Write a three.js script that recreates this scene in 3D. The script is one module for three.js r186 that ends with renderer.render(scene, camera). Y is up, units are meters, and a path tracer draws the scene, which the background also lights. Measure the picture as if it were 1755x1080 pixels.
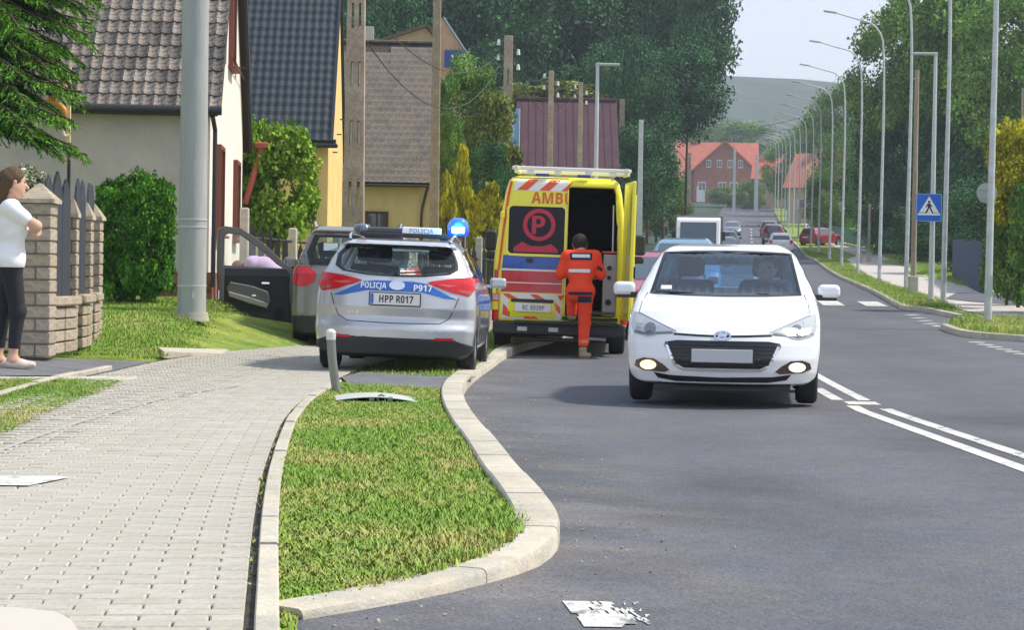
import * as THREE from 'three';
import { mergeGeometries, mergeVertices, toCreasedNormals } from 'three/addons/utils/BufferGeometryUtils.js';
import { TessellateModifier } from 'three/addons/modifiers/TessellateModifier.js';
import { RoundedBoxGeometry } from 'three/addons/geometries/RoundedBoxGeometry.js';
import { FontLoader } from 'three/addons/loaders/FontLoader.js';

// ---------------------------------------------------------------- camera, sky, sun, exposure
const V3 = (x, y, z) => new THREE.Vector3(x, y, z);
const FOCAL = 3450, CAM_H = 1.05, PITCH = Math.atan(54 / 3450), ROLL = 0.016;      // focal length in photograph pixels
const scene = new THREE.Scene();
const camera = new THREE.PerspectiveCamera(2 * Math.atan(540 / FOCAL) * 180 / Math.PI, 1755 / 1080, 0.5, 6000);
camera.position.set(0, CAM_H, 0);
camera.rotation.set(-PITCH, 0, 0);
camera.rotateZ(ROLL);
scene.add(camera);
const renderer = new THREE.WebGLRenderer({ antialias: true });
renderer.toneMapping = THREE.LinearToneMapping;
renderer.toneMappingExposure = 1.2;
renderer.shadowMap.enabled = true;
renderer.setSize(1024, 631);

const SUN_DIR = V3(0.60, 0.78, -0.10).normalize();
{ // hazy summer sky: milky towards the horizon, a soft brightening round the sun
  const w = 256, h = 128, data = new Float32Array(w * h * 4), d = V3(0, 0, 0);
  for (let j = 0; j < h; j++) for (let i = 0; i < w; i++) {
    const th = ((j + 0.5) / h - 0.5) * Math.PI, ph = ((i + 0.5) / w - 0.5) * 2 * Math.PI;
    d.set(Math.cos(th) * Math.cos(ph), Math.sin(th), Math.cos(th) * Math.sin(ph));
    const e = Math.max(0, d.y), k = Math.exp(-e * 2.6), g = Math.pow(Math.max(0, d.dot(SUN_DIR)), 6) * 0.45;
    const o = (j * w + i) * 4;
    data[o] = 0.36 + 0.64 * k + g; data[o + 1] = 0.47 + 0.57 * k + g * 0.97; data[o + 2] = 0.68 + 0.44 * k + g * 0.9; data[o + 3] = 1;
  }
  const t = new THREE.DataTexture(data, w, h, THREE.RGBAFormat, THREE.FloatType);
  t.mapping = THREE.EquirectangularReflectionMapping; t.magFilter = THREE.LinearFilter; t.minFilter = THREE.LinearFilter; t.needsUpdate = true;
  scene.background = t; scene.environment = t;
}
const sun = new THREE.DirectionalLight(new THREE.Color().setRGB(1, 0.92, 0.79), 4.3);
sun.position.copy(SUN_DIR).multiplyScalar(120).add(V3(0, 0, -30));
sun.target.position.set(0, 0, -30);
sun.castShadow = true; sun.shadow.radius = 9; sun.shadow.mapSize.set(4096, 4096);
Object.assign(sun.shadow.camera, { left: -90, right: 90, top: 90, bottom: -90, near: 1, far: 400 });
scene.add(sun, sun.target);
scene.fog = new THREE.FogExp2(new THREE.Color().setRGB(0.70, 0.78, 0.90), 0.00048);

// ---------------------------------------------------------------- small helpers
function rng(seed) { let a = seed >>> 0; return () => { a = (a + 0x6D2B79F5) | 0; let t = Math.imul(a ^ (a >>> 15), 1 | a); t = (t + Math.imul(t ^ (t >>> 7), 61 | t)) ^ t; return ((t ^ (t >>> 14)) >>> 0) / 4294967296; }; }
const clamp = (v, a, b) => Math.min(b, Math.max(a, v)), mix = (a, b, t) => a + (b - a) * t;
const sstep = (a, b, v) => { const t = clamp((v - a) / (b - a), 0, 1); return t * t * (3 - 2 * t); };
const taken = {};
function numbered(n) { const k = taken[n] = (taken[n] ?? -1) + 1; return k ? n + '_' + String(k).padStart(3, '0') : n; }
function describe(o, label, category, group) { o.userData.label = label; o.userData.category = category; if (group) o.userData.group = group; return o; }
function shade(o) { o.castShadow = true; o.receiveShadow = true; return o; }
function thing(name, label, category, group) { const g = new THREE.Group(); g.name = numbered(name); scene.add(g); return describe(g, label, category, group); }
function part(name, geo, mat, parent) { const m = shade(new THREE.Mesh(geo, mat)); m.name = name; parent.add(m); return m; }
function single(name, geo, mat, label, category, group) { const m = shade(new THREE.Mesh(geo, mat)); m.name = numbered(name); scene.add(m); return describe(m, label, category, group); }
function struct(name, geo, mat, parent) { const m = shade(new THREE.Mesh(geo, mat)); m.name = parent ? name : numbered(name); (parent || scene).add(m); if (!parent) m.userData.kind = 'structure'; return m; }
function sub(name, parent) { const g = new THREE.Group(); g.name = name; parent.add(g); return g; }
function M(r, g, b, rough = 0.8, o = {}) { const m = new THREE.MeshPhysicalMaterial({ roughness: rough, ...o }); m.color.setRGB(r, g, b); return m; }
const merge = (a) => mergeGeometries(a.map((g) => { const q = g.index ? g.toNonIndexed() : g; for (const k of Object.keys(q.attributes)) if (!['position', 'normal', 'uv'].includes(k)) q.deleteAttribute(k); if (!q.attributes.uv) q.setAttribute('uv', new THREE.Float32BufferAttribute(new Float32Array(q.attributes.position.count * 2), 2)); return q; }));
function box(w, h, d, x = 0, y = 0, z = 0, r = 0) { const g = r ? new RoundedBoxGeometry(w, h, d, 2, r) : new THREE.BoxGeometry(w, h, d); return boxUV(g.translate(x, y, z)); }
function cyl(r0, r1, h, x = 0, y = 0, z = 0, n = 16) { return new THREE.CylinderGeometry(r0, r1, h, n).translate(x, y, z); }
function bar(a, b, r0, r1 = r0, n = 10) { const d = b.clone().sub(a), g = new THREE.CylinderGeometry(r1, r0, d.length(), n); g.applyQuaternion(new THREE.Quaternion().setFromUnitVectors(V3(0, 1, 0), d.clone().normalize())); const c = a.clone().add(b).multiplyScalar(0.5); return g.translate(c.x, c.y, c.z); }
function tube(pts, r, seg = 24, n = 8) { return new THREE.TubeGeometry(new THREE.CatmullRomCurve3(pts), seg, r, n); }
function boxUV(g) { // uv in metres from the dominant normal
  const p = g.attributes.position, n = g.attributes.normal, uv = new Float32Array(p.count * 2);
  for (let i = 0; i < p.count; i++) {
    const ax = Math.abs(n.getX(i)), ay = Math.abs(n.getY(i)), az = Math.abs(n.getZ(i));
    if (ay >= ax && ay >= az) { uv[2 * i] = p.getX(i); uv[2 * i + 1] = p.getZ(i); } else if (ax >= az) { uv[2 * i] = p.getZ(i); uv[2 * i + 1] = p.getY(i); } else { uv[2 * i] = p.getX(i); uv[2 * i + 1] = p.getY(i); }
  }
  g.setAttribute('uv', new THREE.BufferAttribute(uv, 2)); return g;
}
// tileable noise and textures
function lattice(seed, n) { const r = rng(seed), a = new Float32Array(n * n); for (let i = 0; i < n * n; i++) a[i] = r(); return (x, y) => { const xi = Math.floor(x), yi = Math.floor(y); let fx = x - xi, fy = y - yi; fx = fx * fx * (3 - 2 * fx); fy = fy * fy * (3 - 2 * fy); const w = (i) => ((i % n) + n) % n, A = a[w(yi) * n + w(xi)], B = a[w(yi) * n + w(xi + 1)], C = a[w(yi + 1) * n + w(xi)], D = a[w(yi + 1) * n + w(xi + 1)]; return mix(mix(A, B, fx), mix(C, D, fx), fy); }; }
function texture(size, metres, fn, linear) {
  const data = new Uint8Array(size * size * 4);
  for (let j = 0; j < size; j++) for (let i = 0; i < size; i++) { const c = fn(i / size, j / size), o = (j * size + i) * 4; data[o] = clamp(c[0], 0, 1) * 255; data[o + 1] = clamp(c[1], 0, 1) * 255; data[o + 2] = clamp(c[2], 0, 1) * 255; data[o + 3] = 255; }
  const t = new THREE.DataTexture(data, size, size); t.wrapS = t.wrapT = THREE.RepeatWrapping; t.magFilter = THREE.LinearFilter; t.minFilter = THREE.LinearMipmapLinearFilter; t.generateMipmaps = true;
  if (!linear) t.colorSpace = THREE.SRGBColorSpace; t.repeat.set(1 / metres, 1 / metres); t.needsUpdate = true; return t;
}
function speckle(seed, size, metres, base, amp, octs, tint = [0, 0, 0]) { // colour noise: octs = [[cells, weight], ...]
  const ns = octs.map(([n], k) => [lattice(seed + k * 7, n), n]), n2 = lattice(seed + 99, 12), r = rng(seed + 5);
  return texture(size, metres, (u, v) => { let s = 0, wt = 0; octs.forEach(([, w], k) => { s += (ns[k][0](u * ns[k][1], v * ns[k][1]) - 0.5) * w; wt += w; }); s = s / wt * 2 * amp + (r() - 0.5) * amp * 0.5; const q = n2(u * 12, v * 12) - 0.5; return [base[0] + s + tint[0] * q, base[1] + s + tint[1] * q, base[2] + s + tint[2] * q]; });
}
function grey(seed, size, metres, octs) { const ns = octs.map(([n], k) => [lattice(seed + k * 7, n), n]); return texture(size, metres, (u, v) => { let s = 0, wt = 0; octs.forEach(([, w], k) => { s += ns[k][0](u * ns[k][1], v * ns[k][1]) * w; wt += w; }); s /= wt; return [s, s, s]; }, true); }

// picture coordinates of the photograph -> metres
const cR = Math.cos(ROLL), sR = Math.sin(ROLL);
function rayOf(px, py) { const dx = px - 877.5, dy = py - 540, ux = (dx * cR + dy * sR) / FOCAL, uy = (-dx * sR + dy * cR) / FOCAL, c = Math.cos(PITCH), s = Math.sin(PITCH); return V3(ux, -uy * c - s, -c + uy * s); }
function at(px, py, depth) { const r = rayOf(px, py); r.multiplyScalar(depth / -r.z); r.y += CAM_H; return r; }
// the ground: road height along the street, then the land beside it (d = metres ahead of the camera)
const RK = [[-20, 0], [0, 0], [28, 0], [40, 0.20], [50, 0.41], [60, 0.63], [72, 0.95], [84, 1.28], [96, 1.6], [113, 2.2], [128, 2.8], [155, 4], [200, 6.2], [260, 9.5], [320, 13.2], [380, 17], [450, 20.5], [600, 26], [1500, 40], [6000, 60]];
function R(d) { let i = 0; while (i < RK.length - 2 && d > RK[i + 1][0]) i++; const sl = (k) => k <= 0 || k >= RK.length - 1 ? 0 : (RK[k + 1][1] - RK[k - 1][1]) / (RK[k + 1][0] - RK[k - 1][0]); const [x0, y0] = RK[i], [x1, y1] = RK[i + 1], h = x1 - x0, t = clamp((d - x0) / h, 0, 1), t2 = t * t, t3 = t2 * t; return y0 * (2 * t3 - 3 * t2 + 1) + sl(i) * h * (t3 - 2 * t2 + t) + y1 * (-2 * t3 + 3 * t2) + sl(i + 1) * h * (t3 - t2); }
function leftLand(x, d) { return R(d) + 0.06 + 0.20 * sstep(-2.2, -5.2, x) + 0.45 * clamp((d - 21) / 8, 0, 1) * sstep(-3.6, -4.7, x) + 0.35 * sstep(31, 45, d) * sstep(0.5, -3, x - 0.11 * (d - 35)); }
function centreX(d) { return d < 18 ? 3.2 : d < 35 ? 3.22 + (d - 18) * 0.055 + (d - 18) * (d - 18) * 0.0011 : 4.473 + (d - 35) * 0.116; }
function rightLand(x, d) { const dip = sstep(42.5, 45, d) * (1 - sstep(51, 54, d)) * (1 - sstep(9.5, 12.5, x - centreX(d))) ; return R(d) + 0.12 - 0.13 * dip + 0.05 * clamp(x - centreX(d) - 8.5, 0, 12); }
function hit(px, py, H) { const r = rayOf(px, py); r.multiplyScalar(-1 / r.z); let d = 2; for (let k = 0; k < 6000; k++) { if (CAM_H + r.y * d < H(r.x * d, d)) break; d += 0.05 + d * 0.002; } return [r.x * d, d]; }
const onRoad = (px, py) => hit(px, py, (x, d) => R(d)), onLeft = (px, py) => hit(px, py, leftLand), onRight = (px, py) => hit(px, py, rightLand);
const P3 = ([x, d], H, dy = 0) => V3(x, H(x, d) + dy, -d);
// sheet of ground inside an outline of [x, d] points
function sheet(pts, H, dy, edge, iter = 7) {
  let g = new THREE.ShapeGeometry(new THREE.Shape(pts.map(([x, d]) => new THREE.Vector2(x, d))));
  g = mergeVertices(new TessellateModifier(edge, iter).modify(g));
  const p = g.attributes.position, uv = new Float32Array(p.count * 2), nrm = new Float32Array(p.count * 3);
  for (let i = 0; i < p.count; i++) { const x = p.getX(i), d = p.getY(i); p.setXYZ(i, x, H(x, d) + dy, -d); uv[2 * i] = x; uv[2 * i + 1] = d; }
  g.setAttribute('uv', new THREE.BufferAttribute(uv, 2)); g.deleteAttribute('normal'); g.computeVertexNormals(); return g;
}
function smoothLine(pts, step) { const c = new THREE.CatmullRomCurve3(pts.map(([x, d]) => V3(x, 0, d)), false, 'centripetal'); const n = Math.max(2, Math.round(c.getLength() / step)); return c.getSpacedPoints(n).map((p) => [p.x, p.z]); }
function offsetLine(pts, o) { return pts.map((p, i) => { const a = pts[Math.max(0, i - 1)], b = pts[Math.min(pts.length - 1, i + 1)], dx = b[0] - a[0], dd = b[1] - a[1], l = Math.hypot(dx, dd) || 1; return [p[0] - dd / l * o, p[1] + dx / l * o]; }); } // o > 0: to the left of the way it runs
function ribbon(pts, w, H, dy) { const a = offsetLine(pts, w / 2), b = offsetLine(pts, -w / 2), pos = [], uv = [], idx = []; a.forEach((p, i) => { const q = b[i]; pos.push(p[0], H(p[0], p[1]) + dy, -p[1], q[0], H(q[0], q[1]) + dy, -q[1]); uv.push(p[0], p[1], q[0], q[1]); if (i) { const k = 2 * i; idx.push(k - 2, k - 1, k, k, k - 1, k + 1); } }); const g = new THREE.BufferGeometry(); g.setAttribute('position', new THREE.Float32BufferAttribute(pos, 3)); g.setAttribute('uv', new THREE.Float32BufferAttribute(uv, 2)); g.setIndex(idx); g.computeVertexNormals(); if (g.attributes.normal.getY(0) < 0) { g.setIndex(idx.reverse()); g.computeVertexNormals(); } return g; }
function sweep(line, prof, H, nrm) { // a solid with the cross-section prof ([out, up]) along line ([x, d])
  const pos = [], idx = []; const profAt = typeof prof === 'function' ? prof : () => prof; prof = profAt(0); const n = prof.length, offs = nrm ? prof.map((_, k) => line.map((p, i) => [p[0] + nrm[i][0] * profAt(i)[k][0], p[1] + nrm[i][1] * profAt(i)[k][0]])) : prof.map(([o]) => offsetLine(line, o));
  line.forEach((_, i) => profAt(i).forEach(([, u], k) => { const q = offs[k][i]; pos.push(q[0], H(line[i][0], line[i][1]) + u, -q[1]); }));
  for (let i = 0; i < line.length - 1; i++) for (let k = 0; k < n; k++) { const k2 = (k + 1) % n, a = i * n + k, b = i * n + k2, c = a + n, e = b + n; idx.push(a, c, b, b, c, e); }
  const cap = THREE.ShapeUtils.triangulateShape(prof.map(([a, b]) => new THREE.Vector2(a, b)), []); const L = (line.length - 1) * n;
  for (const [a, b, c] of cap) idx.push(a, b, c, L + a, L + c, L + b);
  const g = new THREE.BufferGeometry(); g.setAttribute('position', new THREE.Float32BufferAttribute(pos, 3)); g.setIndex(idx); return boxUV(toCreasedNormals(g, 0.6));
}
// ---------------------------------------------------------------- implicit solids: car bodies and people
function polySDF(pts) { const n = pts.length, X = pts.map((p) => p[0]), Y = pts.map((p) => p[1]); return (x, y) => { let d = 1e9, s = 1; for (let i = 0, j = n - 1; i < n; j = i++) { const ex = X[j] - X[i], ey = Y[j] - Y[i], wx = x - X[i], wy = y - Y[i], t = clamp((wx * ex + wy * ey) / (ex * ex + ey * ey), 0, 1), bx = wx - ex * t, by = wy - ey * t; const q = bx * bx + by * by; if (q < d) d = q; const c1 = y >= Y[i], c2 = y < Y[j], c3 = ex * wy > ey * wx; if ((c1 && c2 && c3) || (!c1 && !c2 && !c3)) s = -s; } return s * Math.sqrt(d); }; }
const smax = (a, b, k) => { const h = Math.max(k - Math.abs(a - b), 0) / k; return Math.max(a, b) + h * h * k * 0.25; };
const smin = (a, b, k) => -smax(-a, -b, k);
function table(tb) { return (v) => { let i = 0; while (i < tb.length - 2 && v > tb[i + 1][0]) i++; const t = clamp((v - tb[i][0]) / (tb[i + 1][0] - tb[i][0]), 0, 1); return mix(tb[i][1], tb[i + 1][1], t * t * (3 - 2 * t) * 0.4 + t * 0.6); }; }
function nets(F, lo, hi, cell) { // surface nets with normals from the field
  const nx = Math.ceil((hi[0] - lo[0]) / cell) + 1, ny = Math.ceil((hi[1] - lo[1]) / cell) + 1, nz = Math.ceil((hi[2] - lo[2]) / cell) + 1, val = new Float32Array(nx * ny * nz), id = new Int32Array(nx * ny * nz).fill(-1);
  for (let k = 0, o = 0; k < nz; k++) for (let j = 0; j < ny; j++) for (let i = 0; i < nx; i++, o++) val[o] = F(lo[0] + i * cell, lo[1] + j * cell, lo[2] + k * cell);
  const pos = [], nor = [], idx = [], S = [1, nx, nx * ny], e = cell * 0.3;
  for (let k = 0; k < nz - 1; k++) for (let j = 0; j < ny - 1; j++) for (let i = 0; i < nx - 1; i++) {
    const o = i + j * nx + k * S[2]; let m = 0; for (let c = 0; c < 8; c++) if (val[o + (c & 1) + ((c >> 1) & 1) * nx + (c >> 2) * S[2]] < 0) m |= 1 << c;
    if (m === 0 || m === 255) continue;
    let ax = 0, ay = 0, az = 0, n = 0;
    for (let a = 0; a < 8; a++) for (let b = 1; b < 8; b <<= 1) { if (a & b) continue; const c = a | b; if (((m >> a) & 1) === ((m >> c) & 1)) continue; const va = val[o + (a & 1) + ((a >> 1) & 1) * nx + (a >> 2) * S[2]], vc = val[o + (c & 1) + ((c >> 1) & 1) * nx + (c >> 2) * S[2]], t = va / (va - vc); ax += (a & 1) + (b === 1 ? t : 0); ay += ((a >> 1) & 1) + (b === 2 ? t : 0); az += (a >> 2) + (b === 4 ? t : 0); n++; }
    const x = lo[0] + (i + ax / n) * cell, y = lo[1] + (j + ay / n) * cell, z = lo[2] + (k + az / n) * cell;
    let gx = F(x + e, y, z) - F(x - e, y, z), gy = F(x, y + e, z) - F(x, y - e, z), gz = F(x, y, z + e) - F(x, y, z - e); const l = Math.hypot(gx, gy, gz) || 1; gx /= l; gy /= l; gz /= l;
    const dd = clamp(F(x, y, z), -cell * 0.4, cell * 0.4); id[o] = pos.length / 3; pos.push(x - gx * dd, y - gy * dd, z - gz * dd); nor.push(gx, gy, gz);
  }
  for (let k = 1; k < nz - 1; k++) for (let j = 1; j < ny - 1; j++) for (let i = 1; i < nx - 1; i++) {
    const o = i + j * nx + k * S[2], a = val[o] < 0;
    for (let ax = 0; ax < 3; ax++) { if (a === (val[o + S[ax]] < 0)) continue; const u = S[(ax + 1) % 3], v = S[(ax + 2) % 3], q = [id[o], id[o - u], id[o - u - v], id[o - v]]; if (q[0] < 0 || q[1] < 0 || q[2] < 0 || q[3] < 0) continue; if (a) idx.push(q[0], q[1], q[2], q[0], q[2], q[3]); else idx.push(q[0], q[2], q[1], q[0], q[3], q[2]); }
  }
  const g = new THREE.BufferGeometry(); g.setAttribute('position', new THREE.Float32BufferAttribute(pos, 3)); g.setAttribute('normal', new THREE.Float32BufferAttribute(nor, 3)); g.setIndex(idx); return boxUV(g);
}
// a thin panel with a given outline lying on the surface of a solid F(x, y, z), seen from one side
const VIEWS = { rear: (a, b) => [V3(a, b, 3), V3(0, 0, -1)], front: (a, b) => [V3(a, b, -12), V3(0, 0, 1)], right: (a, b) => [V3(3, b, -a), V3(-1, 0, 0)], left: (a, b) => [V3(-3, b, -a), V3(1, 0, 0)], top: (a, b) => [V3(a, 4, -b), V3(0, -1, 0)] };
function skin(F, shape, view, off = 0.004, o = {}) {
  const shapes = Array.isArray(shape) && Array.isArray(shape[0]) ? [new THREE.Shape(shape.map(([a, b]) => new THREE.Vector2(a, b)))] : [].concat(shape);
  const out = shapes.map((s) => {
    let g = new THREE.ShapeGeometry(s, o.curve ?? 8); g.deleteAttribute('normal'); g.deleteAttribute('uv'); g = mergeVertices(new TessellateModifier(o.edge ?? 0.05, o.iter ?? 6).modify(g.toNonIndexed()));
    const p = g.attributes.position, n0 = p.count, pos = [], nor = [], uv = [], miss = [], e0 = g.index.array, idx = []; const e = 0.004, depth = o.depth ?? 0.012;
    for (let i = 0; i < n0; i++) {
      const a = p.getX(i), b = p.getY(i), [q, dir] = VIEWS[view](a, b); let t = 0; for (let k = 0; k < 90 && t < 16; k++) { const d = F(q.x, q.y, q.z); if (d < 0.0005) break; q.addScaledVector(dir, d * 0.8); t += d * 0.8; }
      const n = V3(F(q.x + e, q.y, q.z) - F(q.x - e, q.y, q.z), F(q.x, q.y + e, q.z) - F(q.x, q.y - e, q.z), F(q.x, q.y, q.z + e) - F(q.x, q.y, q.z - e)).normalize(); q.addScaledVector(n, off);
      pos.push(q.x, q.y, q.z); nor.push(n.x, n.y, n.z); uv.push(a, b); miss.push(Math.abs(F(q.x, q.y, q.z)) > off + 0.03 || !!(o.clip && o.clip(a, b)));
    }
    for (let i = 0; i < e0.length; i += 3) { const [a, b, c] = [e0[i], e0[i + 1], e0[i + 2]]; if (miss[a] || miss[b] || miss[c]) continue; const A = V3(pos[3 * a], pos[3 * a + 1], pos[3 * a + 2]), gn = V3(pos[3 * b], pos[3 * b + 1], pos[3 * b + 2]).sub(A).cross(V3(pos[3 * c], pos[3 * c + 1], pos[3 * c + 2]).sub(A)); if (gn.x * nor[3 * a] + gn.y * nor[3 * a + 1] + gn.z * nor[3 * a + 2] < 0) idx.push(a, c, b); else idx.push(a, b, c); }
    const cnt = {}; for (let i = 0; i < idx.length; i += 3) for (let k = 0; k < 3; k++) { const a = idx[i + k], b = idx[i + (k + 1) % 3], key = a < b ? a + '_' + b : b + '_' + a; (cnt[key] ??= []).push([a, b]); }
    for (const l of Object.values(cnt)) { if (l.length > 1) continue; const [a, b] = l[0], k = pos.length / 3; for (const v of [a, b]) for (const s2 of [0, 1]) { pos.push(pos[3 * v] - nor[3 * v] * depth * s2, pos[3 * v + 1] - nor[3 * v + 1] * depth * s2, pos[3 * v + 2] - nor[3 * v + 2] * depth * s2); nor.push(nor[3 * v], nor[3 * v + 1], nor[3 * v + 2]); uv.push(uv[2 * v], uv[2 * v + 1]); } idx.push(k, k + 1, k + 2, k + 2, k + 1, k + 3); }
    const r = new THREE.BufferGeometry(); r.setAttribute('position', new THREE.Float32BufferAttribute(pos, 3)); r.setAttribute('normal', new THREE.Float32BufferAttribute(nor, 3)); r.setAttribute('uv', new THREE.Float32BufferAttribute(uv, 2)); r.setIndex(idx); return r;
  });
  return out.length > 1 ? mergeGeometries(out) : out[0];
}
const mirrorPts = (pts) => pts.map(([a, b]) => [-a, b]).reverse();
function strip2(pts, w) { const a = offsetLine(pts, w / 2), b = offsetLine(pts, -w / 2); return [...a, ...b.reverse()]; }
function rrect(cx, cy, w, h, r) { const s = new THREE.Shape(), x = cx - w / 2, y = cy - h / 2; s.moveTo(x + r, y); s.lineTo(x + w - r, y); s.absarc(x + w - r, y + r, r, -Math.PI / 2, 0); s.lineTo(x + w, y + h - r); s.absarc(x + w - r, y + h - r, r, 0, Math.PI / 2); s.lineTo(x + r, y + h); s.absarc(x + r, y + h - r, r, Math.PI / 2, Math.PI); s.lineTo(x, y + r); s.absarc(x + r, y + r, r, Math.PI, Math.PI * 1.5); return s; }
function disc(cx, cy, r, hole = 0) { const s = new THREE.Shape(); s.absarc(cx, cy, r, 0, Math.PI * 2); if (hole) { const h = new THREE.Path(); h.absarc(cx, cy, hole, 0, Math.PI * 2, true); s.holes.push(h); } return s; }
function ringOf(outer, k, dx = 0, dy = 0) { const c = outer.reduce((a, p) => [a[0] + p[0] / outer.length, a[1] + p[1] / outer.length], [0, 0]); const s = new THREE.Shape(outer.map(([a, b]) => new THREE.Vector2(a, b))); s.holes.push(new THREE.Path(outer.map(([a, b]) => new THREE.Vector2(c[0] + (a - c[0]) * k[0] + dx, c[1] + (b - c[1]) * k[1] + dy)))); return s; }
const font = await new FontLoader().loadAsync('fonts/droid/droid_sans_bold.typeface.json');
function textShapes(str, size, cx, cy, squeeze = 1) { const sh = font.generateShapes(str, size); let lo = 1e9, hi = -1e9; sh.forEach((s) => s.getPoints().forEach((p) => { lo = Math.min(lo, p.x); hi = Math.max(hi, p.x); })); const m = (lo + hi) / 2; const mv = (c) => c.getPoints(5).map((p) => new THREE.Vector2((p.x - m) * squeeze + cx, p.y + cy - size * 0.5)); return sh.map((s) => { const q = new THREE.Shape(mv(s)); q.holes = s.holes.map((h) => new THREE.Path(mv(h))); return q; }); }
function bonesSDF(bones, k) { return (x, y, z) => { let d = 1e9; for (const [a, b, ra, rb] of bones) { const bx = b[0] - a[0], by = b[1] - a[1], bz = b[2] - a[2], px = x - a[0], py = y - a[1], pz = z - a[2], t = clamp((px * bx + py * by + pz * bz) / (bx * bx + by * by + bz * bz + 1e-9), 0, 1); const q = Math.hypot(px - bx * t, py - by * t, pz - bz * t) - mix(ra, rb, t); d = d > 1e8 ? q : smin(d, q, k); } return d; }; }
function bonesBox(bones, m = 0.06) { const lo = [9, 9, 9], hi = [-9, -9, -9]; for (const [a, b, ra, rb] of bones) for (let i = 0; i < 3; i++) { lo[i] = Math.min(lo[i], a[i] - ra - m, b[i] - rb - m); hi[i] = Math.max(hi[i], a[i] + ra + m, b[i] + rb + m); } return [lo, hi]; }
function flesh(bones, k, cell) { const [lo, hi] = bonesBox(bones); return nets(bonesSDF(bones, k), lo, hi, cell); }
// ---------------------------------------------------------------- materials of the setting
const asphaltTex = speckle(11, 1024, 2.6, [0.335, 0.342, 0.372], 0.10, [[6, 0.5], [40, 0.5], [260, 1.2], [400, 1]], [0.02, 0.0, -0.02]);
const asphaltBump = grey(21, 512, 1.1, [[90, 1], [220, 1]]);
const asphalt = M(1, 1, 1, 0.82, { vertexColors: true, map: asphaltTex, bumpMap: asphaltBump, bumpScale: 0.006 });
const plainAsphalt = M(1, 1, 1, 0.85, { map: asphaltTex, bumpMap: asphaltBump, bumpScale: 0.006 });
const pathAsphalt = M(1, 1, 1, 0.9, { map: speckle(13, 512, 1.7, [0.42, 0.425, 0.445], 0.10, [[6, 1], [50, 1], [200, 1]]), bumpMap: asphaltBump, bumpScale: 0.006 });
const soilTex = speckle(31, 1024, 3.1, [0.50, 0.57, 0.21], 0.22, [[5, 1], [16, 1], [60, 1], [200, 1]], [0.14, 0.04, 0.02]);
const turf = M(1, 1, 1, 1, { map: soilTex, bumpMap: grey(33, 512, 1.3, [[40, 1], [150, 1]]), bumpScale: 0.03 });
const concreteTex = speckle(41, 512, 1.3, [0.72, 0.695, 0.645], 0.10, [[4, 1], [18, 1], [90, 0.8], [200, 0.8]], [0.05, 0.03, 0]);
const concreteBump = grey(43, 256, 0.6, [[30, 1], [90, 1]]);
const concrete = [0.94, 1, 0.87].map((k) => M(k, k, k * 0.98, 0.9, { map: concreteTex, bumpMap: concreteBump, bumpScale: 0.003 }));
const paverMats = [[0.94, 0.935, 0.915], [0.97, 0.96, 0.94], [0.90, 0.895, 0.88], [0.92, 0.89, 0.84]].map(([r, g, b]) => M(r, g, b, 0.92, { map: speckle(47, 256, 0.8, [0.69, 0.675, 0.642], 0.08, [[5, 1], [40, 0.8], [100, 0.8]]), bumpMap: concreteBump, bumpScale: 0.002 }));
const jointMat = M(1, 1, 1, 1, { map: speckle(51, 256, 0.5, [0.22, 0.21, 0.175], 0.12, [[10, 1], [60, 1]], [0.05, 0.1, 0]) });
const paintTex = (() => { const a = lattice(61, 40), b = lattice(62, 9), r = rng(6); return texture(512, 1.2, (u, v) => { const w = a(u * 40, v * 40) * 0.6 + b(u * 9, v * 9) * 0.5 + r() * 0.25; const k = w > 0.92 ? 0.55 : 0.86 + (r() - 0.5) * 0.05; return [k, k, k * 0.98]; }); })();
const roadPaint = M(0.8, 0.8, 0.79, 0.7, { map: paintTex, bumpMap: asphaltBump, bumpScale: 0.004 });

// ---------------------------------------------------------------- land, road, kerbs, pavements
const roadLeft = (() => { const px = [[520, 1068], [640, 1045], [740, 1024], [850, 1000], [915, 978], [952, 950], [958, 925], [930, 885], [890, 838], [850, 785], [815, 740], [797, 708], [793, 685], [806, 662], [838, 636], [885, 607]]; const p = px.map(([a, b]) => onRoad(a, b)); return smoothLine([...p, [0.75, 34], [1.5, 40], [2.9, 50], [4.05, 60], [6.2, 80], [10.9, 120], [20.2, 200], [34, 320], [44, 400]], 0.25); })();
const kerbNear = roadLeft.filter(([, d]) => d < 62);
const islandKerbEnd = roadLeft.findIndex(([, d]) => d > 28);
const rk1 = smoothLine([[13.5, 34.5], ...[[1810, 591], [1755, 587], [1669, 580], [1635, 574], [1611, 565]].map(([a, b]) => onRoad(a, b))], 0.25);
const rk2 = smoothLine([...[[1640, 547], [1611, 541], [1575, 534], [1548, 531], [1534, 525], [1500, 506], [1462, 488], [1416, 464], [1395, 448]].map(([a, b]) => onRoad(a, b)), ...[135, 160, 200, 260, 330, 400].map((d) => [centreX(d) + 3.6, d])], 0.25);
const rightEdge = [...rk1, ...rk2];
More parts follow.
